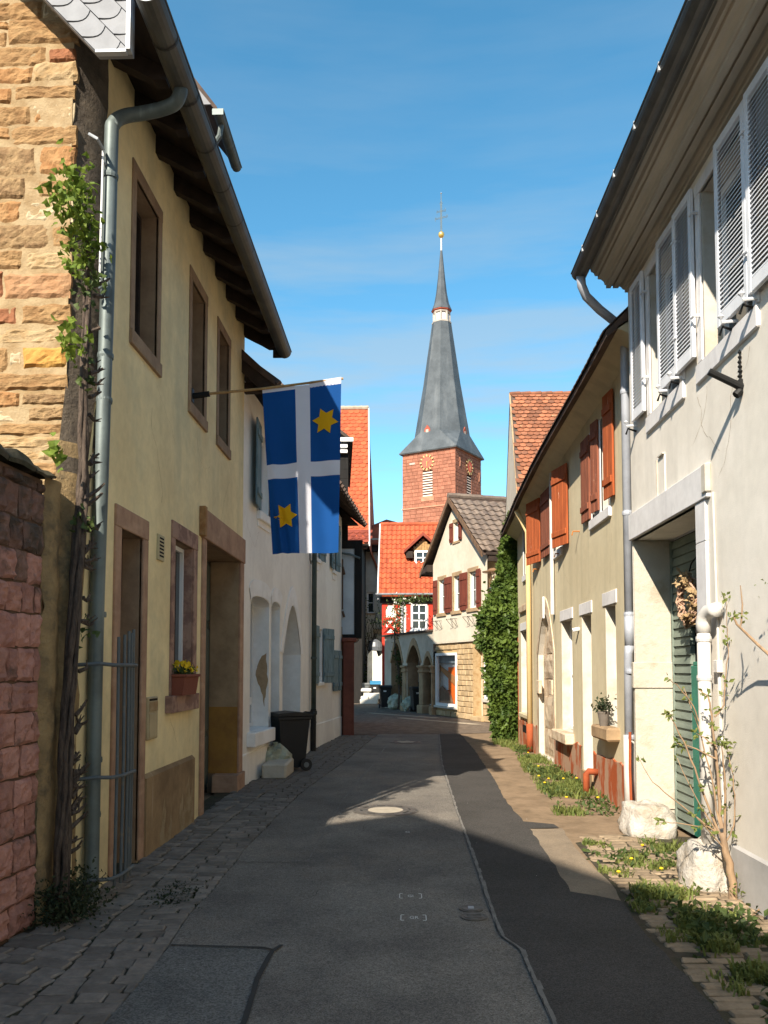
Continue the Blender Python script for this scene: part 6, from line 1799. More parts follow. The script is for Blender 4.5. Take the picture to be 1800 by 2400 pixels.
# ================================================================ FAR LEFT: big orange roof and the grey house behind
HF = House('orange_roof_house', 'big house with steep bright orange tile roof behind the flag', 'house', (-9.8, 40.0), (1, 0), -1)
m = MB(); m.box(0, 7.7, -10, 0, 0, 7.9); HF.P('wall', m, blackboard)
m = MB(); RUN, RISE = 5.3, 8.3
EX = 8.06
m.add([(0, 0.3, 7.72), (EX, 0.3, 7.72), (EX - 0.30, -RUN, 7.72 + RISE), (0, -RUN, 7.72 + RISE), (0, 0.3, 7.6), (EX, 0.3, 7.6), (EX - 0.30, -RUN, 7.6 + RISE)], [(0, 1, 2, 3), (1, 2, 6, 5), (0, 1, 5, 4)])
m.add([(0, -RUN, 7.72 + RISE), (EX - 0.30, -RUN, 7.72 + RISE), (EX, -10.5, 7.6), (0, -10.5, 7.6)], [(0, 1, 2, 3)])
m.add([(EX - 0.02, 0.28, 7.6), (EX - 0.33, -RUN, 7.66 + RISE), (EX - 0.02, -10.4, 7.6)], [(0, 1, 2)])
rf = HF.P('roof', m, otile, fix=False)
sl = math.hypot(RUN + 0.3, RISE)
tiles(rf, (EX - 12 * 0.31, -0.3, 7.74), (1, 0, 0), (0, RUN + 0.3, RISE), 0.31, 0.29, 12, int(sl / 0.29), 'beaver', otile, part_cols=lambda c, r: c >= 4 and r > 2, keep=lambda x, y: x < 12 * 0.31 - 0.30 * y / sl - 0.08)
tiles(rf, (EX - 12 * 0.31, -0.36, 7.70), (1, 0, 0), (0, RUN + 0.3, RISE), 0.31, 0.20, 12, 4, 'beaver', dtile, stagger=True, part_cols=lambda c, r: True)
m = MB()
for k in range(10): m.tube([(EX - 3.6 + k * 0.33, -RUN, 7.76 + RISE), (EX - 3.25 + k * 0.33, -RUN, 7.78 + RISE)], 0.13, 8)
HF.P('ridge_tiles', m, band_m, rf, kind='stuff')
m = MB(); m.channel((3, 0.42, 7.62), (EX, 0.42, 7.62), 0.10, 8); m.box(3, EX - 0.1, -0.1, 0.3, 7.45, 7.6); HF.P('gutter', m, darkwood)
m = MB(); m.box(EX - 0.02, EX + 0.05, 0.1, 0.35, 7.55, 7.75); m.prism([(EX, 0.30, 7.62), (EX, 0.34, 7.80), (EX - 0.30, -RUN, 7.84 + RISE), (EX - 0.30, -RUN, 7.66 + RISE)], (0.05, 0, 0)); HF.P('verge_board', m, pvc)

HE = House('grey_cottage', 'pale grey cottage wall with climbing branches at the far end of the street', 'house', (-7.0, 44.0), (1, 0), -1)
HE.wall('facade', [(0, -0.2), (5.78, -0.2), (5.78, 8.6), (0, 8.6)], [rect(4.98, 5.34, 4.6, 5.7), rect(4.98, 5.34, 1.9, 3.2)], 0.2, [farwall, chalk])
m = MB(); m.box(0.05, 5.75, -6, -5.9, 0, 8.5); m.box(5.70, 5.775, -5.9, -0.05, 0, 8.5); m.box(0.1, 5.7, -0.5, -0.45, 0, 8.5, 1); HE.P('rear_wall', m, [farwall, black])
for z0, z1 in ((4.6, 5.7), (1.9, 3.2)): window(HE, 4.985, 5.335, z0 + 0.01, z1 - 0.01, -0.15, pvc, glass, 1, 2, 0.05)
m = MB(); m.cbox(4.9, 5.42, -0.1, 0.06, 4.5, 4.59, 0.01); m.cbox(4.9, 5.42, -0.1, 0.06, 1.8, 1.89, 0.01); HE.P('sills', m, buff)
m = MB(); m.add([(3.5, 0.35, 8.25), (5.95, 0.35, 8.25), (5.95, -2.2, 10.0), (3.5, -2.2, 9.0), (3.5, 0.35, 8.15), (5.95, 0.35, 8.15)], [(0, 1, 2, 3), (0, 1, 5, 4)]); m.add([(5.95, -2.2, 10.0), (9.0, -2.2, 9.2), (9.0, 0.2, 8.2), (5.95, 0.35, 8.25)], [(0, 1, 2, 3)])
rf = HE.P('roof', m, otile, fix=False)
tiles(rf, (5.95 - 8 * 0.3, -0.36, 8.26), (1, 0, 0), (0, 2.55, 1.5), 0.30, 0.30, 8, 9, 'beaver', otile, part_cols=lambda c, r: True)
m = MB(); m.channel((3.4, 0.42, 8.18), (5.95, 0.42, 8.18), 0.08, 6); m.box(3.4, 5.8, 0.0, 0.34, 7.85, 8.12); HE.P('gutter', m, darkwood)
m = MB(); m.tube([(5.05, 0.3, 8.1), (5.2, 0.12, 7.8), (5.62, 0.12, 6.7)], 0.06, 8); HE.P('downpipe', m, brownpipe)
m = MB(); m.cbox(5.3, 5.9, -0.3, 0.1, 3.5, 3.75, 0.02); HE.P('corner_corbel', m, buff)
m = MB()
for k in range(40):
    x = rng.uniform(4.4, 5.7); z = rng.uniform(0.2, 1.6)
    pts = [(x, 0.05, 0.3)]
    while z < 5.6 and len(pts) < 14:
        pts.append((pts[-1][0] + rng.uniform(-0.14, 0.14), 0.06 + rng.uniform(0, 0.06), pts[-1][2] + rng.uniform(0.2, 0.45)))
        z = pts[-1][2]
        if rng.random() < 0.06: break
    m.tube(pts, [0.030 * (1 - 0.7 * i / len(pts)) for i in range(len(pts))], 4)
cl = thing('bare_climber', 'bare climbing branches with sparse leaves on the far grey cottage', 'climbing plant', (-7, 44, 0))
m.v = [(x, -y, z) for x, y, z in m.v]
obj('stem', m, bark, cl, fix=False)
m = MB(); leafs(m, [(rng.uniform(4.4, 5.7), -0.12, rng.uniform(1, 5.6)) for _ in range(420)], 0.11); obj('foliage', m, leaf_mid, cl, fix=False, kind='stuff')

# ================================================================ CHURCH TOWER
PH = R(30)
TW = House('church_tower', 'red sandstone church tower with slate spire, clock faces and gilded ball', 'church tower', (6.40, 105.0), (-math.cos(PH), math.sin(PH)), 1)
TS = 7.8
# u: along the front face from the near corner, w: out of the front face; right face lies at u = 0
ZB, ZE = 12.0, 30.0
lv = rect(3.30, 4.78, 23.95, 27.3)
m = MB()
fr_ = [[Vector((u, -0.06, z)) for u, z in rect(0.06, TS, 0, ZE)], [Vector((u, -0.06, z)) for u, z in lv]]
m.add([p for l in fr_ for p in l], [tuple(t) for t in tessellate_polygon(fr_)])
rs = [[Vector((0.06, -q, z)) for q, z in rect(0.06, TS, 0, ZE)], [Vector((0.06, -q, z)) for q, z in rect(3.4, 4.7, 23.6, 27.0)]]
m.add([p for l in rs for p in l], [tuple(t) for t in tessellate_polygon(rs)])
m.add([(TS, -0.06, 0), (TS, -TS, 0), (TS, -TS, ZE), (TS, -0.06, ZE)], [(0, 1, 2, 3)]); m.add([(0.06, -TS, 0), (TS, -TS, 0), (TS, -TS, ZE), (0.06, -TS, ZE)], [(0, 1, 2, 3)])
for (p, q) in ((3.30, 3.31), (4.77, 4.78)): m.box(p, q, -0.6, -0.06, 23.95, 27.3)
tb = TW.P('tower_body', m, towermortar, fix=False)
me_cache = {}


def tblock(face, a, b, z0, z1, name='stone', part=True, rest=None):
    m = MB(); pr_ = rng.uniform(-0.015, 0.015)
    if face == 0: m.cbox(a + 0.012, b - 0.012, -0.1, pr_, z0 + 0.012, z1 - 0.012, 0.025)
    else: m.cbox(-0.1 + 0.1, 0.1, -b + 0.012, -a - 0.012, z0 + 0.012, z1 - 0.012, 0.025); 
    if face == 1: m.v = [(x - pr_ - 0.0, y, z) for x, y, z in m.v]
    if part: TW.P('stone', m, towerstone, tb)
    else:
        o = len(rest.v); rest.v += m.v; rest.f += [tuple(i + o for i in f) for f in m.f]; rest.mi += m.mi


cnt = 0
for face in (0, 1):
    rest = MB()
    z = ZE - 0.02
    while z > 14.5:
        h = rng.uniform(0.40, 0.52); u = -rng.uniform(0, 0.4)
        z0 = z - h
        while u < TS:
            w = rng.uniform(0.6, 1.15)
            a, b = max(0, u), min(TS, u + w)
            l0, l1, c0, c1 = (3.30, 4.78, 23.95, 27.3) if face == 0 else (3.4, 4.7, 23.6, 27.0)
            segs = [(a, b)]
            if z0 < c1 and z > c0:
                segs = []
                if a < l0: segs.append((a, min(b, l0)))
                if b > l1: segs.append((max(a, l1), b))
            for (p, q) in segs:
                if q - p > 0.12:
                    part = face == 0 and z > 19.0 and cnt < 285
                    cnt += part
                    tblock(face, p, q, z0, z, part=part, rest=rest)
            u += w
        z = z0
    if rest.v: TW.P('stone', rest, towerstone, tb, kind='stuff')
m = MB(); m.box(-0.06, TS + 0.06, -TS, 0.09, 22.45, 22.62); m.box(-0.09, 0.0, -TS, 0.085, 22.46, 22.61); TW.P('string_course', m, towertrim)
m = MB(); m.box(-0.03, TS + 0.02, -TS, 0.05, ZE - 0.16, ZE); TW.P('cornice', m, towertrim)
for face in (0, 1):
    v = TW.P('bell_opening', MB().box(3.3, 4.78, -0.66, -0.62, 23.9, 27.4) if face == 0 else MB().box(0.62, 0.66, -4.7, -3.4, 23.5, 27.1), black)
    for k in range(10):
        z = (24.0 if face == 0 else 23.65) + k * 0.335
        m = MB()
        if face == 0: m.prism([(3.32, -0.05, z), (3.32, -0.05, z + 0.05), (3.32, -0.40, z + 0.30), (3.32, -0.40, z + 0.25)], (1.44, 0, 0)); m.box(3.32, 4.76, -0.055, -0.03, z - 0.05, z + 0.12)
        else: m.prism([(0.05, -3.42, z), (0.05, -3.42, z + 0.05), (0.40, -3.42, z + 0.30), (0.40, -3.42, z + 0.25)], (0, -1.26, 0)); m.box(0.03, 0.055, -4.68, -3.42, z - 0.05, z + 0.10)
        TW.P('louvre', m, louvre_m, v)
m = MB(); m.box(3.1, 4.98, -0.05, 0.06, 23.3, 23.93); TW.P('sill', m, towertrim)
for face, uc, zc in ((0, 4.05, 28.35), (1, 4.05, 28.1)):
    def cp(x, z, o_):
        return (uc + x, o_, zc + z) if face == 0 else (-o_, -uc - x, zc + z)
    ck = None
    m = MB(); n = 32; r_ = 0.74
    v = [cp(r_ * math.cos(2 * math.pi * k / n), r_ * math.sin(2 * math.pi * k / n), 0.10) for k in range(n)]
    m.poly(v); ck = TW.P('clock_face', m, clockred, fix=False)
    for k in range(12):
        a = 2 * math.pi * k / 12
        m = MB(); w = 0.10 if k % 3 == 0 else 0.075
        c_, s_ = math.cos(a), math.sin(a)
        q = [(0.76, -w), (1.06, -w), (1.06, w), (0.76, w)]
        q3 = [(x * c_ - y * s_, x * s_ + y * c_) for x, y in q]
        m.prism([cp(x, y, 0.08) for x, y in q3], Vector(cp(0, 0, 0.14)) - Vector(cp(0, 0, 0.08))); TW.P('numeral', m, goldpaint, ck)
    for an, le, w in ((-38 + 180, 0.92, 0.05), (-92, 0.55, 0.065)):
        a = R(an) if face == 0 else R(180 - an)
        c_, s_ = math.cos(a), math.sin(a)
        # local u runs to the left in the picture, so mirror
        q = [(-0.15, -w), (le, -w * 0.5), (le, w * 0.5), (-0.15, w)]
        q3 = [(-(x * math.cos(R(an)) - y * math.sin(R(an))) * -1, x * math.sin(R(an)) + y * math.cos(R(an))) for x, y in q]
        if face == 0: q3 = [((-1 if an > 90 else 1) * abs(x) if an > 90 else x, z) for x, z in [(x_, z_) for x_, z_ in q3]]
        m = MB(); m.prism([cp(x, y, 0.15) for x, y in q3], Vector(cp(0, 0, 0.18)) - Vector(cp(0, 0, 0.15))); TW.P('hand', m, gold, ck)
# tie-bar anchors
for (x, z) in ((1.2, 28.8), (7.0, 27.9)):
    m = MB(); m.tube([(-0.05, -x, z), (-0.06, -x - 0.1, z - 0.5), (-0.05, -x, z - 1.2)], 0.05, 6); TW.P('wall_anchor', m, towertrim)
m = MB(); m.box(5.9, 6.7, 0.0, 0.04, 28.35, 28.6); TW.P('pale_block', m, lantern_w)
# spire
CX = CY = TS / 2
m = MB()
oc = lambda r, z, k: (CX + r * math.cos(math.pi / 8 + k * math.pi / 4), -CY + r * math.sin(math.pi / 8 + k * math.pi / 4), z)
sq = [(TS + 0.35, 0.35), (-0.35, 0.35), (-0.35, -TS - 0.35), (TS + 0.35, -TS - 0.35)]
S4 = [(x, y, ZE - 0.05) for x, y in sq]
Z1, R1_ = 32.65, 3.72
O8 = [oc(R1_, Z1, k) for k in range(8)]
# octagon vertex pairs: k=1,2 top (+w), 3,4 left(-u) ...
v = S4 + O8
f = [(0, 1, 4 + 2, 4 + 1), (1, 2, 4 + 4, 4 + 3), (2, 3, 4 + 6, 4 + 5), (3, 0, 4 + 0, 4 + 7), (0, 4 + 1, 4 + 0), (1, 4 + 3, 4 + 2), (2, 4 + 5, 4 + 4), (3, 4 + 7, 4 + 6)]
m.add(v, f)
m.add([(x, y, ZE - 0.05) for x, y in sq] + [(x * 0.98 + CX * 0.02, y * 0.98 - CY * 0.02, ZE - 0.2) for x, y in sq], [(0, 1, 5, 4), (1, 2, 6, 5), (2, 3, 7, 6), (3, 0, 4, 7)])
prof = [(R1_, Z1), (2.50, 39.8), (1.30, 48.2)]
for (ra, za), (rb, zb) in zip(prof[:-1], prof[1:]):
    m.add([oc(ra, za, k) for k in range(8)] + [oc(rb, zb, k) for k in range(8)], [(k, (k + 1) % 8, (k + 1) % 8 + 8, k + 8) for k in range(8)])
spr = TW.P('spire', m, spire_m)
m = MB(); m.lathe([(1.34, 48.13), (1.34, 48.33), (1.12, 48.33), (1.12, 48.48)], 8, (CX, -CY, 0), 0, math.pi / 8); m.lathe([(1.10, 49.48), (1.2, 49.58), (1.2, 49.78)], 8, (CX, -CY, 0), 0, math.pi / 8); lt = TW.P('lantern', m, lantern_w)
for k in range(8):
    a = math.pi / 8 + k * math.pi / 4
    m = MB(); m.lathe([(0.16, 48.38), (0.16, 49.53)], 6, (CX + 1.06 * math.cos(a), -CY + 1.06 * math.sin(a), 0)); TW.P('post', m, lantern_w, lt)
    a += math.pi / 8
    m = MB(); p = Vector((-math.sin(a), math.cos(a), 0)); c = Vector((CX + 0.96 * math.cos(a), -CY + 0.96 * math.sin(a), 0)); m.prism([tuple(c + p * x + Vector((0, 0, z))) for x, z in arch(-0.30, 0.30, 48.48, 49.18, 49.40, 8)], Vector((math.cos(a), math.sin(a), 0)) * 0.02); TW.P('opening', m, sill_grey, lt)
m = MB(); m.lathe([(0.92, 48.28), (0.92, 49.58)], 8, (CX, -CY, 0), 0, math.pi / 8); TW.P('lantern_core', m, domegrey, lt)
m = MB(); m.lathe([(1.15, 49.68), (1.36, 49.83), (1.38, 50.00), (1.3, 50.00)], 8, (CX, -CY, 0), 0, math.pi / 8); TW.P('red_band', m, lantern_r, lt)
m = MB(); m.lathe([(1.42, 49.96), (1.02, 50.91), (0.74, 52.39), (0.50, 54.50), (0.28, 56.82), (0.14, 58.40)], 8, (CX, -CY, 0), 0, math.pi / 8); TW.P('upper_spire', m, spire_m)
m = MB(); m.lathe([(0.14, 58.30), (0.12, 60.10)], 8, (CX, -CY, 0)); TW.P('finial_rod', m, zinc_lt)
m = MB(); m.lathe([(0.05, -0.42), (0.22, -0.36), (0.36, -0.18), (0.42, 0.05), (0.36, 0.28), (0.2, 0.42), (0.04, 0.48)], 16, (CX, -CY, 60.57)); TW.P('gilded_ball', m, gold, smooth=True)
m = MB(); m.tube([(CX, -CY, 61.04), (CX, -CY, 66.42)], 0.05, 6); m.tube([(CX - 0.12, -CY, 61.04), (CX - 0.12, -CY, 65.02)], 0.025, 5); m.tube([(CX + 0.12, -CY, 61.04), (CX + 0.12, -CY, 65.02)], 0.025, 5); cr_ = TW.P('cross', m, zinc)
for z, w in ((62.91, 0.85), (63.85, 0.6)):
    m = MB(); m.tube([(CX - w, -CY, z - 0.05), (CX + w, -CY, z + 0.05)], 0.035, 5); m.tube([(CX - w, -CY, z + 0.10), (CX + w, -CY, z + 0.2)], 0.03, 5)
    for sg in (-1, 1): m.tube([(CX + sg * w, -CY, z - 0.2), (CX + sg * w * 1.15, -CY, z + 0.05), (CX + sg * w, -CY, z + 0.35)], 0.03, 5)
    TW.P('cross_arm', m, zinc, cr_)
m = MB(); m.lathe([(0.01, -0.14), (0.14, 0), (0.01, 0.14)], 8, (CX, -CY, 66.42)); TW.P('cross_tip', m, zinc_lt, cr_)
m = MB(); m.tube([(CX - 0.2, -CY, 65.02), (CX, -CY, 65.37), (CX + 0.2, -CY, 65.02), (CX, -CY, 64.67), (CX - 0.2, -CY, 65.02)], 0.03, 5); TW.P('cross_ring', m, zinc, cr_)
for face in (0, 1):                                       # small red dormers at the foot of the spire
    m = MB()
    c = 4.3 if face == 0 else 3.9
    if face == 0:
        m.prism([(c - 0.55, -0.45, 31.9), (c + 0.55, -0.45, 31.9), (c + 0.4, -0.45, 33.0), (c, -0.45, 33.5), (c - 0.4, -0.45, 33.0)], (0, -1.2, 0))
    else:
        m.prism([(0.45, -c - 0.55, 31.9), (0.45, -c + 0.55, 31.9), (0.45, -c + 0.4, 33.0), (0.45, -c, 33.5), (0.45, -c - 0.4, 33.0)], (1.2, 0, 0))
    dd = TW.P('spire_dormer', m, lantern_r, spr)
    m = MB()
    if face == 0: m.box(c - 0.2, c + 0.2, -0.46, -0.42, 32.0, 32.9)
    else: m.box(0.42, 0.46, -c - 0.2, -c + 0.2, 32.0, 32.9)
    TW.P('louvre', m, lantern_w, spr)
# ================================================================ SHADE: the building behind the camera on the left
HK = House('corner_house', 'tall plastered house behind the viewpoint on the left of the street', 'house', (-2.6, -22), (0, 1), -1)
m = MB(); m.prism([(0, 0, 0), (0, 0, 7.9), (0, -3.5, 11.6), (0, -7.0, 7.9), (0, -7, 0)], (15.8, 0, 0)); HK.P('wall', m, white_pl)
m = MB(); m.prism([(-0.3, 0.6, 8.34), (-0.3, 0.6, 8.48), (-0.3, -3.5, 11.92), (-0.3, -7.6, 8.48), (-0.3, -7.6, 8.34), (-0.3, -3.5, 11.75)], (16.3, 0, 0)); HK.P('roof', m, darktile)

# ================================================================ STREET LAMP, BINS, BAGS, MONUMENT
sl_ = thing('street_lamp', 'old street lamp with flat disc canopy beside the ivy', 'street lamp', (2.56, 24.0, 0))
m = MB(); m.tube([(0, 0, 0), (0, 0, 3.9)], 0.045, 10); obj('post', m, zinc, sl_)
m = MB(); m.lathe([(0.02, 3.86), (0.10, 3.92), (0.15, 3.99), (0.13, 4.02), (0.02, 4.03)], 14); obj('cup', m, zinc, sl_)
m = MB(); m.lathe([(0.02, 4.44), (0.33, 4.45), (0.34, 4.475), (0.20, 4.50), (0.13, 4.56), (0.02, 4.58)], 24); obj('canopy', m, copperm, sl_)
for k in range(8):
    a = k * math.pi / 4
    m = MB(); m.tube([(0.13 * math.cos(a), 0.13 * math.sin(a), 4.0), (0.145 * math.cos(a), 0.145 * math.sin(a), 4.46)], 0.009, 5); obj('cage_bar', m, copperm, sl_)
m = MB(); m.lathe([(0.02, 4.03), (0.055, 4.05), (0.06, 4.3), (0.02, 4.34)], 12); obj('lamp_glass', m, lampglass, sl_)


def make_bin(label, loc, rz, body, lid, bag=False, stk=1):
    t = thing('wheelie_bin', label, 'wheelie bin', loc, rz, 'wheelie bins in the street')
    m = MB()
    z0, z1 = 0.06, 0.90
    a, b = (0.17, 0.20), (0.235, 0.27)
    v = [(sx * a[0], sy * a[1], z0) for sx, sy in ((-1, -1), (1, -1), (1, 1), (-1, 1))] + [(sx * b[0], sy * b[1], z1) for sx, sy in ((-1, -1), (1, -1), (1, 1), (-1, 1))]
    m.add(v, [(0, 1, 2, 3), (4, 5, 6, 7), (0, 1, 5, 4), (1, 2, 6, 5), (2, 3, 7, 6), (3, 0, 4, 7)])
    m.cbox(-0.26, 0.26, -0.29, 0.29, 0.84, 0.90, 0.012)
    obj('body', m, body, t)
    m = MB()
    dz = 0.10 if bag else 0.0
    m.prism([(-0.265, -0.31, 0.905), (-0.265, 0.29, 0.905 + dz), (-0.265, 0.27, 0.945 + dz), (-0.265, 0.0, 0.975 + dz), (-0.265, -0.28, 0.95)], (0.53, 0, 0)); obj('lid', m, lid, t)
    m = MB(); m.tube([(-0.22, 0.27, 0.90), (-0.22, 0.36, 0.94), (0.22, 0.36, 0.94), (0.22, 0.27, 0.90)], 0.018, 8); obj('handle', m, body, t)
    m = MB(); m.tube([(-0.25, 0.20, 0.10), (0.25, 0.20, 0.10)], 0.012, 8); obj('axle', m, iron, t)
    for sx in (-1, 1):
        m = MB(); m.tube([(sx * 0.20, 0.20, 0.10), (sx * 0.25, 0.20, 0.10)], 0.10, 18); w = obj('wheel', m, binblack, t)
        m = MB(); m.tube([(sx * 0.245, 0.20, 0.10), (sx * 0.254, 0.20, 0.10)], 0.045, 12); obj('hub', m, bingrey, w)
    if stk:
        m = MB(); m.prism([(-0.10, -0.265, 0.70), (0.02, -0.265, 0.70), (0.02, -0.270, 0.76), (-0.10, -0.270, 0.76)], (0, -0.004, 0)); obj('sticker', m, sticker, t)
    return t


make_bin('black wheelie bin against the white house beside the stone step', (-1.93, 13.95, 0), R(-62), binblack, binblack, stk=0)
make_bin('black wheelie bin standing left of the arcade climber', (-0.85, 36.2 - 1.2, 0), R(8), binblack, binblack)
make_bin('black wheelie bin squeezed between the arcade pillars', (0.45, 32.25, 0), R(14), binblack, binblack)
make_bin('light grey wheelie bin with closed lid beside the white monument', (-2.05, 40.6, 0), R(12), bingrey, bingrey)
make_bin('dark bin with blue lid propped open by its rubbish', (-1.45, 40.3, 0), R(4), binblack, bluelid, bag=True)


def bag(label, loc, r, seed):
    t = thing('rubbish_bag', label, 'rubbish bag', loc, 0, 'recycling bags put out for collection')
    m = blob((0, 0, r * 0.8), r, seed, (1, 0.9, 1), 0.35, 3, 2.4); m.v = [(x, y, max(0.0, z)) for x, y, z in m.v]; obj('sack', m, bag_m, t)
    m = MB(); m.lathe([(r * 0.25, r * 1.55), (r * 0.08, r * 1.75), (r * 0.18, r * 1.95)], 8); obj('knot', m, bag_m, t)


bag('pale see-through bag leaning behind the black bin at the white house', (-2.12, 13.62, 0), 0.25, 2.2)
bag('pale bag at the foot of the climber left of the middle arch', (-0.40, 34.3, 0), 0.34, 5.1)
bag('pale bag between the arcade pillar and the black bin', (0.16, 32.9, 0), 0.30, 9.4)
mo = thing('stone_monument', 'bright white stepped stone monument in the sun beside the bins', 'monument', (-1.85, 39.6, 0))
for b in ((-0.28, 0.55, -0.5, 0.4, 0.0, 0.22), (-0.24, 0.12, -0.45, 0.3, 0.22, 0.36), (-0.12, 0.16, -0.35, 0.25, 0.36, 0.52), (-0.24, 0.24, -0.42, 0.3, 0.58, 0.72), (-0.16, 0.14, -0.3, 0.2, 0.52, 0.58), (0.14, 0.62, -0.4, 0.4, 0.22, 0.5)):
    m = MB(); m.cbox(*b, 0.02, 0, 0.008); obj('block', m, monument, mo)
m = MB(); m.prism([(-0.05, 1.6, 0.0), (0.75, 1.6, 0.0), (0.75, 1.6, 2.5), (0.62, 1.6, 2.3), (0.5, 1.6, 2.25), (0.38, 1.6, 2.62), (0.2, 1.6, 2.58), (-0.02, 1.6, 2.36)], (0, 0.35, 0)); obj('stele', m, monument, mo)
m = MB(); m.lathe([(0.34, 0), (0.36, 0.2), (0.28, 0.42), (0.12, 0.55), (0.01, 0.58)], 16, (0.36, 1.9, 2.55)); obj('dome_cap', m, domegrey, mo)
lw = thing('garden_kerb', 'low pale stone edging in front of the far bush', 'edging', (-2.7, 41.2, 0))
m = MB(); m.cbox(-0.9, 0.45, -0.15, 0.15, -0.02, 0.46, 0.02); obj('stone', m, farwall, lw)

# ================================================================ PLANTS
def crown(name, mb_pts, size, mat, parent, lobed=False):
    m = MB(); leafs(m, mb_pts, size, 0, 0, lobed)
    return obj(name, m, mat, parent, fix=False, kind='stuff')


# old grape vine on the corner
gv = thing('grape_vine', 'gnarled old grape vine climbing the corner beside the grey downpipe', 'vine', (-2.33, 5.70, 0))
VT = [(5.64, 0.0), (5.66, 0.25), (5.69, 0.58), (5.70, 1.01), (5.73, 1.45), (5.77, 1.89), (5.82, 2.35), (5.87, 2.82), (5.90, 3.07), (5.87, 3.44), (5.86, 3.91), (5.91, 4.41), (5.90, 4.72), (5.86, 4.95)]
m = MB()
for s in range(5):
    pts = []
    for k in range(len(VT) * 3 - 2):
        i = k / 3; a = int(i); fr_ = i - a
        y_, z_ = (VT[a][0] * (1 - fr_) + VT[min(a + 1, len(VT) - 1)][0] * fr_, VT[a][1] * (1 - fr_) + VT[min(a + 1, len(VT) - 1)][1] * fr_)
        th = 1.3 * z_ + s * 1.257
        rr = 0.030 if z_ < 3.1 else 0.018
        pts.append((rr * math.cos(th) + 0.02 * mnoise.noise(Vector((z_ * 4, s, 1))), y_ - 5.70 + rr * math.sin(th) + 0.03 * mnoise.noise(Vector((z_ * 3, s, 5))), z_))
    base = 0.027 if s < 3 else 0.018
    m.tube(pts, [base * (1.1 - 0.6 * (p[2] / 5)) * (1 + 0.35 * mnoise.noise(Vector((p[2] * 9, s, 2)))) for p in pts], 7)
obj('trunk', m, bark, gv, smooth=True)
m = MB()
for k in range(46):
    z_ = rng.uniform(0.4, 4.6); a = min(range(len(VT)), key=lambda i: abs(VT[i][1] - z_))
    y_ = VT[a][0] - 5.70
    p = Vector((0.03, y_ + 0.04, z_))
    q = p + Vector((rng.uniform(0.0, 0.05), rng.uniform(0.03, 0.10), rng.uniform(-0.03, 0.07)))
    r_ = q + Vector((rng.uniform(-0.02, 0.05), rng.uniform(0.0, 0.05), rng.uniform(0.0, 0.06)))
    m.tube([p, q, r_], [0.018, 0.013, 0.007], 5)
    for _ in range(3): m.tube([q, q + Vector((rng.uniform(-0.03, 0.05), rng.uniform(-0.01, 0.06), rng.uniform(0.0, 0.06)))], [0.008, 0.003], 4)
obj('spurs', m, bark, gv, fix=False, kind='stuff')


def cl(n, c, s, flat=1):
    return [(c[0] + rng.gauss(0, s[0]), c[1] + rng.gauss(0, s[1]), c[2] + rng.gauss(0, s[2])) for _ in range(n)]


crown('foliage', cl(150, (-0.02, 0.02, 5.02), (0.07, 0.10, 0.12)) + cl(90, (0.0, 0.12, 4.80), (0.07, 0.10, 0.12)) + cl(40, (-0.08, -0.12, 4.95), (0.05, 0.06, 0.08)) + cl(34, (-0.02, 0.05, 5.22), (0.04, 0.05, 0.05)), 0.062, leaf_g, gv, True)
crown('foliage', cl(34, (0.0, -0.08, 3.98), (0.05, 0.06, 0.06)) + cl(16, (0.0, -0.1, 4.5), (0.04, 0.05, 0.05)) + cl(14, (-0.05, -0.18, 3.2), (0.03, 0.04, 0.08)), 0.07, leaf_g, gv, True)
crown('foliage', cl(60, (0.03, 0.15, 4.55), (0.05, 0.05, 0.12)) + cl(20, (0.03, 0.12, 3.85), (0.04, 0.05, 0.10)) + cl(16, (0.03, 0.13, 2.75), (0.04, 0.05, 0.10)) + cl(10, (0.04, 0.16, 1.95), (0.04, 0.05, 0.06)), 0.05, leaf_mid, gv, True)
sh = thing('low_shrub', 'dark low evergreen shrub at the foot of the grape vine', 'shrub', (-2.33, 5.72, 0))
m = MB()
for k in range(16): m.tube([(rng.gauss(0, 0.05), rng.gauss(0, 0.05), 0), (rng.gauss(0, 0.12), rng.gauss(0, 0.14), 0.22)], [0.008, 0.003], 4)
obj('stem', m, bark, sh, fix=False)
crown('foliage', [(x, y, abs(z)) for x, y, z in cl(1900, (0.03, -0.02, 0.12), (0.10, 0.15, 0.085))], 0.034, leaf_dark, sh)

# ivy mass on the far right corner
iv = thing('ivy', 'large bright green ivy mass climbing the corner beyond the beige house', 'ivy', (2.6, 19.7, 0))
PRO = [(0.0, 0.62), (0.3, 0.66), (0.94, 0.72), (1.75, 0.84), (2.3, 0.94), (2.76, 1.0), (3.1, 0.85), (3.4, 0.58), (3.9, 0.46), (4.4, 0.40), (5.0, 0.26), (5.4, 0.14)]
pts = []
for _ in range(15000):
    z_ = rng.uniform(0.02, 5.35)
    w_ = next(a[1] + (b[1] - a[1]) * (z_ - a[0]) / (b[0] - a[0]) for a, b in zip(PRO[:-1], PRO[1:]) if a[0] <= z_ <= b[0])
    w_ *= 1 + 0.22 * mnoise.noise(Vector((z_ * 1.6, 3.3, 1)))
    th = rng.uniform(math.pi * 0.55, math.pi * 1.62)
    dm_ = 0.88 + 0.26 * mnoise.noise(Vector((math.cos(th) * 2.3, z_ * 2.6, math.sin(th) * 2.3 + 7)))
    r_ = w_ * dm_ * rng.uniform(0.84, 1.04)
    pts.append((0.08 + r_ * math.cos(th), 0.15 + 0.75 * r_ * math.sin(th), z_))
pts += [(rng.uniform(-0.75, 0.05), rng.uniform(-0.5, 0.0), 2.9 + rng.gauss(0, 0.3)) for _ in range(500)]
crown('foliage', pts, 0.135, leaf_ivy, iv)
m = MB()
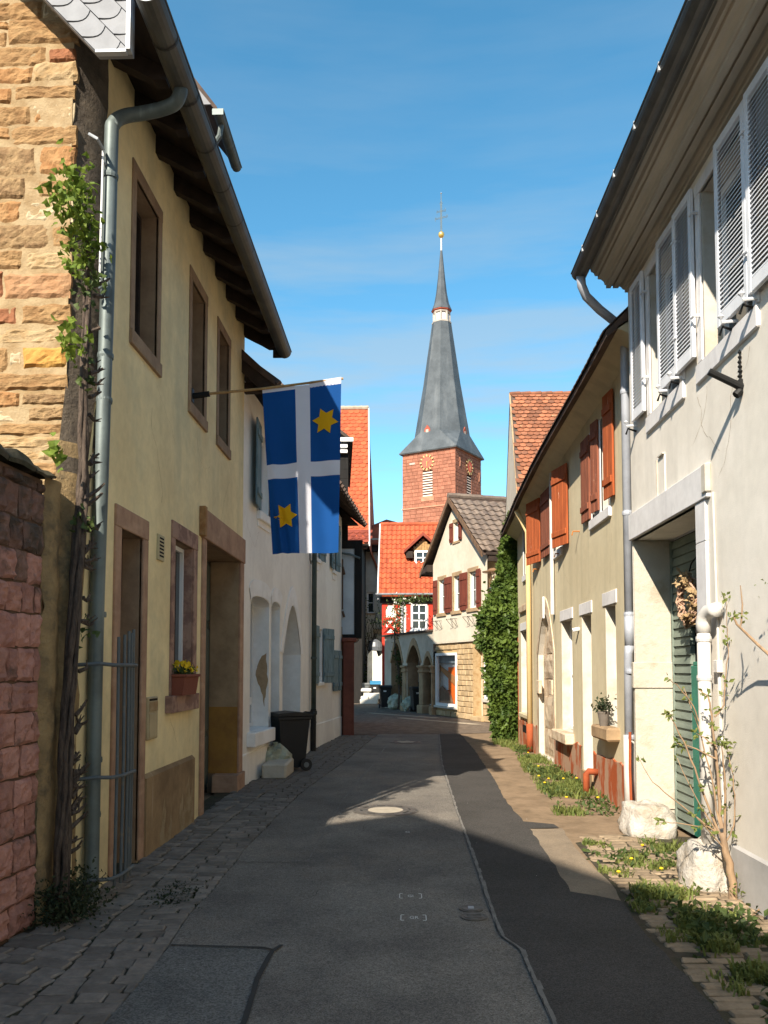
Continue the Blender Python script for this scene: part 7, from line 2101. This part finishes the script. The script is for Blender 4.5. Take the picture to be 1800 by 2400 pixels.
for k in range(14):
    p = [(0.05 - 0.15 * rng.random(), 0.1 - 0.1 * rng.random(), 0)]
    while p[-1][2] < 3.2: p.append((p[-1][0] + rng.uniform(-0.08, 0.08), p[-1][1] + rng.uniform(-0.05, 0.05), p[-1][2] + 0.5))
    m.tube(p, 0.02, 5)
obj('stem', m, bark, iv, fix=False)
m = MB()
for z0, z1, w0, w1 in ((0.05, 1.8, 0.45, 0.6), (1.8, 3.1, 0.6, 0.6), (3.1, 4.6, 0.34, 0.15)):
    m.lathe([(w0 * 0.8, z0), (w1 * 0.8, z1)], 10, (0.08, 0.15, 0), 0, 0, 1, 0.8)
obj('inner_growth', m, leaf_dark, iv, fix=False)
op = thing('rain_pipe', 'thin rusty brown pipe at the far corner of the beige house', 'pipe', (2.62, 19.26, 0))
m = MB(); m.tube([(0, 0, 0), (0, 0, 2.4)], 0.035, 8); obj('pipe', m, brownpipe, op)

# rose climber over the arcade, with its trunk
rc = thing('rose_climber', 'climbing rose with pale blooms trained over the arcade porch', 'climbing rose', (-0.30, 34.05, 0))
m = MB(); m.tube([(0, 0, 0), (0.05, 0.05, 0.8), (0.02, 0.02, 1.6), (-0.12, 0, 2.3), (-0.15, 0.05, 3.2), (0.0, 0.3, 3.8), (0.2, 0.5, 4.4), (0.7, 0.9, 4.7)], [0.05, 0.045, 0.04, 0.035, 0.03, 0.025, 0.02, 0.012], 6)
m.tube([(0.0, 0.3, 3.5), (-0.3, 0.4, 3.7), (-0.7, 0.5, 3.5)], 0.014, 5); m.tube([(0.1, 0.05, 1.7), (0.32, 0.02, 2.1), (0.36, 0, 2.6)], 0.02, 5); obj('stem', m, bark, rc)
P_ = cl(260, (0.05, 0.2, 3.9), (0.16, 0.15, 0.30)) + cl(200, (0.15, 0.5, 4.45), (0.25, 0.15, 0.12)) + cl(140, (1.0, 0.9, 4.6), (0.25, 0.15, 0.14)) + cl(160, (-0.05, 0.1, 3.3), (0.14, 0.1, 0.2)) + cl(220, (0.05, 0, 2.15), (0.12, 0.08, 0.26)) + cl(120, (0.1, 0, 1.3), (0.1, 0.08, 0.2)) + cl(90, (-0.6, 0.5, 3.6), (0.2, 0.1, 0.15))
crown('foliage', P_, 0.11, leaf_mid, rc)
crown('blooms', cl(46, (0.05, 0.1, 3.9), (0.22, 0.15, 0.36)) + cl(16, (0.3, 0.4, 4.4), (0.3, 0.1, 0.1)), 0.10, petal_w, rc)
bs = thing('far_bush', 'dark green rounded bush below the bare climber', 'bush', (-2.35, 42.2, 0))
crown('foliage', [(x, y, abs(z)) for x, y, z in cl(900, (0, 0, 0.8), (0.42, 0.3, 0.48))], 0.16, leaf_mid, bs)
m = MB(); [m.tube([(0, 0, 0), (rng.gauss(0, 0.25), rng.gauss(0, 0.2), 1.0)], [0.03, 0.008], 5) for _ in range(9)]; obj('stem', m, bark, bs, fix=False)

# bare young shrub at the right-hand gateway
sb = thing('bare_shrub', 'bare young shrub with tan stems and few budding leaves by the gateway', 'shrub', (2.40, 6.30, 0))
BR = {'T': [(2.41, -0.02), (2.41, 0.12), (2.39, 0.26), (2.36, 0.35), (2.34, 0.48)], 'A': [(2.34, 0.51), (2.33, 0.8), (2.32, 1.1), (2.3, 1.34), (2.29, 1.48), (2.23, 1.53)], 'B': [(2.36, 0.45), (2.36, 0.76), (2.34, 1.0), (2.32, 1.15)], 'C': [(2.32, 0.48), (2.22, 0.73), (2.15, 0.95), (2.08, 1.14), (1.98, 1.34), (1.97, 1.37)], 'D': [(2.33, 0.51), (2.28, 0.92), (2.19, 1.3), (2.11, 1.55)], 'E': [(2.19, 1.3), (2.14, 1.42), (2.01, 1.58), (1.93, 1.63)], 'F': [(2.37, 0.42), (2.43, 0.53), (2.44, 0.76), (2.43, 0.9), (2.41, 1.05), (2.38, 1.13)], 'G': [(2.31, 1.33), (2.38, 1.42), (2.40, 1.6), (2.43, 1.78), (2.44, 1.91), (2.44, 2.03), (2.44, 2.24)], 'H': [(2.32, 0.47), (2.22, 0.53), (1.99, 0.56), (1.86, 0.57)], 'I': [(2.31, 0.48), (2.17, 0.58), (1.96, 0.75), (1.84, 0.85), (1.75, 1.01)], 'J': [(2.3, 0.49), (2.16, 0.74), (2.05, 1.02)], 'K': [(2.37, 0.35), (2.21, 0.52), (2.11, 0.63)], 'N': [(2.32, 1.1), (2.23, 1.18), (2.17, 1.21)], 'M': [(2.31, 1.02), (2.11, 1.12), (2.05, 1.13)]}
RAD = {'T': 0.034, 'A': 0.014, 'B': 0.011, 'C': 0.010, 'D': 0.008}
m = MB(); tips = []
for kx, (k, ps) in enumerate(BR.items()):
    n = len(ps)
    dy = {'T': 0}.get(k, 0.10 * math.sin(kx * 2.1))
    pp_ = [(x - 2.40, dy * (i / (n - 1)), z) for i, (x, z) in enumerate(ps)]
    r0 = RAD.get(k, 0.0065)
    fine = []
    for i in range(n - 1):
        for q in range(3):
            t = q / 3; a, b = Vector(pp_[i]), Vector(pp_[i + 1]); fine.append(a.lerp(b, t) + Vector((rng.gauss(0, .003), 0, rng.gauss(0, .003))))
    fine.append(Vector(pp_[-1]))
    m.tube(fine, [r0 * (1 - (0.35 if k == 'T' else 0.75) * i / len(fine)) for i in range(len(fine))], 7)
    if k != 'T':
        tips.append(fine[-1])
        for i in range(2, len(fine) - 1, 2):
            if rng.random() < 0.75: tips.append(fine[i])
obj('trunk', m, bark2, sb, smooth=True, fix=False)
LP = []
for p in tips:
    n = 9 if rng.random() < 0.35 else 3
    LP += [(p.x + rng.gauss(0, 0.012), p.y + rng.gauss(0, 0.012), p.z + rng.gauss(0, 0.012)) for _ in range(n)]
LP += cl(16, (-0.04, 0.0, 1.16), (0.03, 0.02, 0.02)) + cl(26, (0.03, -0.05, 0.10), (0.05, 0.05, 0.05))
crown('foliage', LP, 0.045, grass_m, sb)
sb2 = thing('leaning_branch', 'brown budding branch reaching in at the right edge of the picture', 'branch', (2.42, 5.2, 0))
m = MB(); m.tube([(0.02, -0.3, 0), (0.02, -0.2, 0.9), (0.0, 0.0, 1.45), (-0.03, 0.25, 1.75), (-0.09, 0.38, 1.86), (-0.15, 0.4, 1.93), (-0.21, 0.4, 1.99), (-0.23, 0.4, 2.04)], [0.02, 0.016, 0.013, 0.011, 0.010, 0.009, 0.008, 0.006], 7)
m.tube([(-0.19, 0.4, 1.97), (-0.18, 0.4, 2.0), (-0.17, 0.4, 2.12), (-0.18, 0.4, 2.25)], [0.006, 0.006, 0.005, 0.003], 6); obj('stem', m, bark2, sb2, fix=False)
crown('foliage', cl(8, (-0.23, 0.4, 2.04), (0.01, 0.01, 0.01)) + cl(6, (-0.17, 0.4, 2.04), (0.008, 0.01, 0.02)) + cl(10, (-0.10, 0.15, 2.25), (0.03, 0.03, 0.03)), 0.04, grass_m, sb2)

# window box with yellow flowers
wb = thing('window_box', 'small terracotta trough of yellow pansies on the veined stone sill', 'flower box', (-2.375, 8.62, 1.42))
m = MB(); m.prism([(-0.02, -0.28, 0.0), (0.13, -0.28, 0.0), (0.16, -0.28, 0.20), (-0.03, -0.28, 0.20)], (0, 0.56, 0)); obj('trough', m, terracotta, wb)
m = MB(); m.cbox(-0.045, 0.175, -0.295, 0.295, 0.185, 0.215, 0.006); obj('rim', m, terracotta, wb)
crown('foliage', [(rng.uniform(-0.02, 0.15), rng.uniform(-0.26, 0.26), rng.uniform(0.21, 0.29)) for _ in range(240)], 0.045, leaf_mid, wb)
crown('pansies', [(rng.uniform(-0.02, 0.16), rng.uniform(-0.26, 0.26), rng.uniform(0.25, 0.34)) for _ in range(60)], 0.055, petal_y, wb, True)

# grass, weeds and dandelions along the right side (too many to count)
def inpoly(x, y, P):
    c = False
    for i in range(len(P)):
        (x0, y0), (x1, y1) = P[i], P[i - 1]
        if (y0 > y) != (y1 > y) and x < (x1 - x0) * (y - y0) / (y1 - y0) + x0: c = not c
    return c


def scatter(P, n, h, spread, b, mb, thr=-1.0, sc=1.6):
    xs, ys = [p[0] for p in P], [p[1] for p in P]
    k = 0
    for _ in range(n * 12):
        if k >= n: break
        x, y = rng.uniform(min(xs), max(xs)), rng.uniform(min(ys), max(ys))
        if inpoly(x, y, P) and mnoise.noise(Vector((x * sc, y * sc, 4.2))) > thr:
            blades(mb, x, y, -0.01, b, h * rng.uniform(0.6, 1.3), spread); k += 1


gr = MB()
V1 = [(2.30, 17.9), (2.05, 14.7), (1.95, 12.9), (1.83, 10.6), (1.75, 9.8), (2.50, 9.7), (2.58, 11), (2.58, 18)]
scatter(V1, 460, 0.09, 0.08, 10, gr, -0.02, 1.5)
V2 = [(1.6, 8.3), (2.2, 8.3), (2.45, 7.6), (2.45, 6.7), (1.65, 7.0)]
scatter(V2, 120, 0.055, 0.06, 9, gr, 0.12, 2.6)
V3 = [(1.64, 6.6), (2.3, 6.6), (2.42, 6.0), (2.42, 4.0), (1.72, 4.0), (1.62, 5.8)]
scatter(V3, 110, 0.06, 0.05, 10, gr, 0.14, 2.3)
V4 = [(1.82, 5.9), (2.25, 5.85), (2.30, 5.3), (2.2, 4.2), (1.86, 4.2), (1.80, 5.0)]
scatter(V4, 190, 0.08, 0.055, 13, gr, 0.04, 2.6)
scatter([(1.72, 6.5), (2.12, 6.5), (2.1, 6.25), (1.72, 6.25)], 60, 0.09, 0.05, 12, gr, -1)
scatter([(1.95, 19.3), (2.55, 19.3), (2.5, 17.5), (2.2, 17.5)], 90, 0.10, 0.08, 9, gr, -1)
scatter([(2.30, 8.25), (2.75, 8.2), (2.7, 7.8), (2.35, 7.75)], 40, 0.08, 0.06, 10, gr, -1)
obj('grass', gr, grass_m, None, fix=False, kind='stuff')
wd = MB()
Pw = []
for P, n in ((V1, 900), (V3, 260), (V4, 420), (V2, 120)):
    xs, ys = [p[0] for p in P], [p[1] for p in P]
    k = 0
    while k < n:
        x, y = rng.uniform(min(xs), max(xs)), rng.uniform(min(ys), max(ys))
        if inpoly(x, y, P) and mnoise.noise(Vector((x * 1.9, y * 1.9, 9.2))) > -0.05: Pw.append((x, y, rng.uniform(0.0, 0.07))); k += 1
leafs(wd, Pw, 0.065); obj('weeds', wd, leaf_mid, None, fix=False, kind='stuff')
md = MB()
for _ in range(520):
    y = rng.uniform(3.8, 12); e = interp(LEFT_EDGE, y) - 0.5 + rng.gauss(0, 0.07)
    if mnoise.noise(Vector((e * 2, y * 1.4, 2))) > 0.05: blades(md, e, y, -0.03, 4, 0.025, 0.03)
for _ in range(160): blades(md, rng.gauss(-1.72, 0.10), rng.gauss(6.35, 0.22), -0.02, 6, 0.03, 0.03)
obj('moss_tufts', md, leaf_dark, None, fix=False, kind='stuff')
dn_ = MB()
for _ in range(13):
    x, y = rng.uniform(1.9, 2.5), rng.uniform(9.9, 17)
    if inpoly(x, y, V1): dn_.lathe([(0.004, 0.06), (0.022, 0.075), (0.012, 0.085), (0.001, 0.086)], 8, (x, y, rng.uniform(0, 0.05)))
for x, y in ((1.72, 6.88), (1.95, 7.35), (2.2, 7.9), (2.1, 7.0), (2.05, 4.75)):
    dn_.lathe([(0.003, 0.04), (0.018, 0.055), (0.01, 0.064), (0.001, 0.065)], 8, (x, y, 0))
obj('dandelions', dn_, petal_y, None, fix=False, kind='stuff')
lt = MB()
for _ in range(60):
    x, y = rng.uniform(-2.2, 1.4), rng.uniform(3.8, 11)
    a = rng.uniform(0, 6.28); s_ = rng.uniform(0.004, 0.014)
    lt.add([(x, y, 0.012), (x + s_ * math.cos(a), y + s_ * math.sin(a), 0.013), (x + s_ * 0.7 * math.cos(a + 0.8), y + s_ * 0.7 * math.sin(a + 0.8), 0.014)], [(0, 1, 2)])
obj('litter', lt, chalkmark, None, fix=False, kind='stuff')
st = MB()
for (x, y, a, l) in ((2.05, 5.9, 0.5, 0.2), (2.3, 5.75, 0.9, 0.26), (1.9, 6.1, -0.4, 0.15)):
    st.tube([(x, y, 0.015), (x + l * math.cos(a), y + l * math.sin(a), 0.03)], 0.006, 5)
tag(obj('dry_sticks', st, bark2, None), 'three dry sticks lying among the weeds by the shrub', 'stick')

# fine cracks and patched render on the plastered fronts
def wall_crack(Hh, u, z, a, n, w):
    mb = MB()
    for _ in range(n):
        a += rng.gauss(0, 0.3); l = rng.uniform(0.03, 0.07)
        u1, z1 = u + l * math.cos(a), z + l * math.sin(a)
        k = rng.uniform(0.0014, 0.003)
        mb.add([(u - k, w, z), (u + k, w, z), (u1 + k, w, z1), (u1 - k, w, z1)], [(0, 1, 2, 3)])
        u, z = u1, z1
    Hh.P('crack', mb, brown_render, fix=False)


for u, z, a, n in ((7.75, 4.4, -1.4, 16), (9.25, 4.5, -1.7, 18), (8.35, 1.2, -1.2, 9), (10.6, 3.6, 1.3, 16), (7.95, 3.3, 1.6, 20)): wall_crack(H, u, z, a, n, 0.0015)
for u, z, a, n in ((5.9, 4.0, -1.5, 24), (6.75, 4.0, -1.8, 14), (6.5, 3.4, 0.3, 18), (5.2, 1.0, -1.4, 14), (5.6, 3.0, -1.9, 30)): wall_crack(H4, u, z, a, n, 0.0015)
for u, z, a, n in ((4.6, 3.4, -1.5, 16), (1.4, 3.4, -1.5, 12), (2.3, 2.8, 0.2, 20)): wall_crack(H5, u, z, a, n, 0.0015)
for u, z, a, n in ((0.2, 3.9, -1.5, 18), (3.0, 3.9, 1.2, 20), (7.2, 2.0, 1.4, 18)): wall_crack(H2, u, z, a, n, 0.0015)
flake(H, [(10.2, 3.75), (10.9, 3.7), (11.0, 4.1), (10.5, 4.25)], 0.0012, MATS['yellow_plaster'], 'patched_render')
flake(H2, [(4.4, 0.52), (4.9, 0.50), (4.8, 0.85), (4.5, 0.74)], 0.0012, MATS['bare_render'], 'bare_patch')
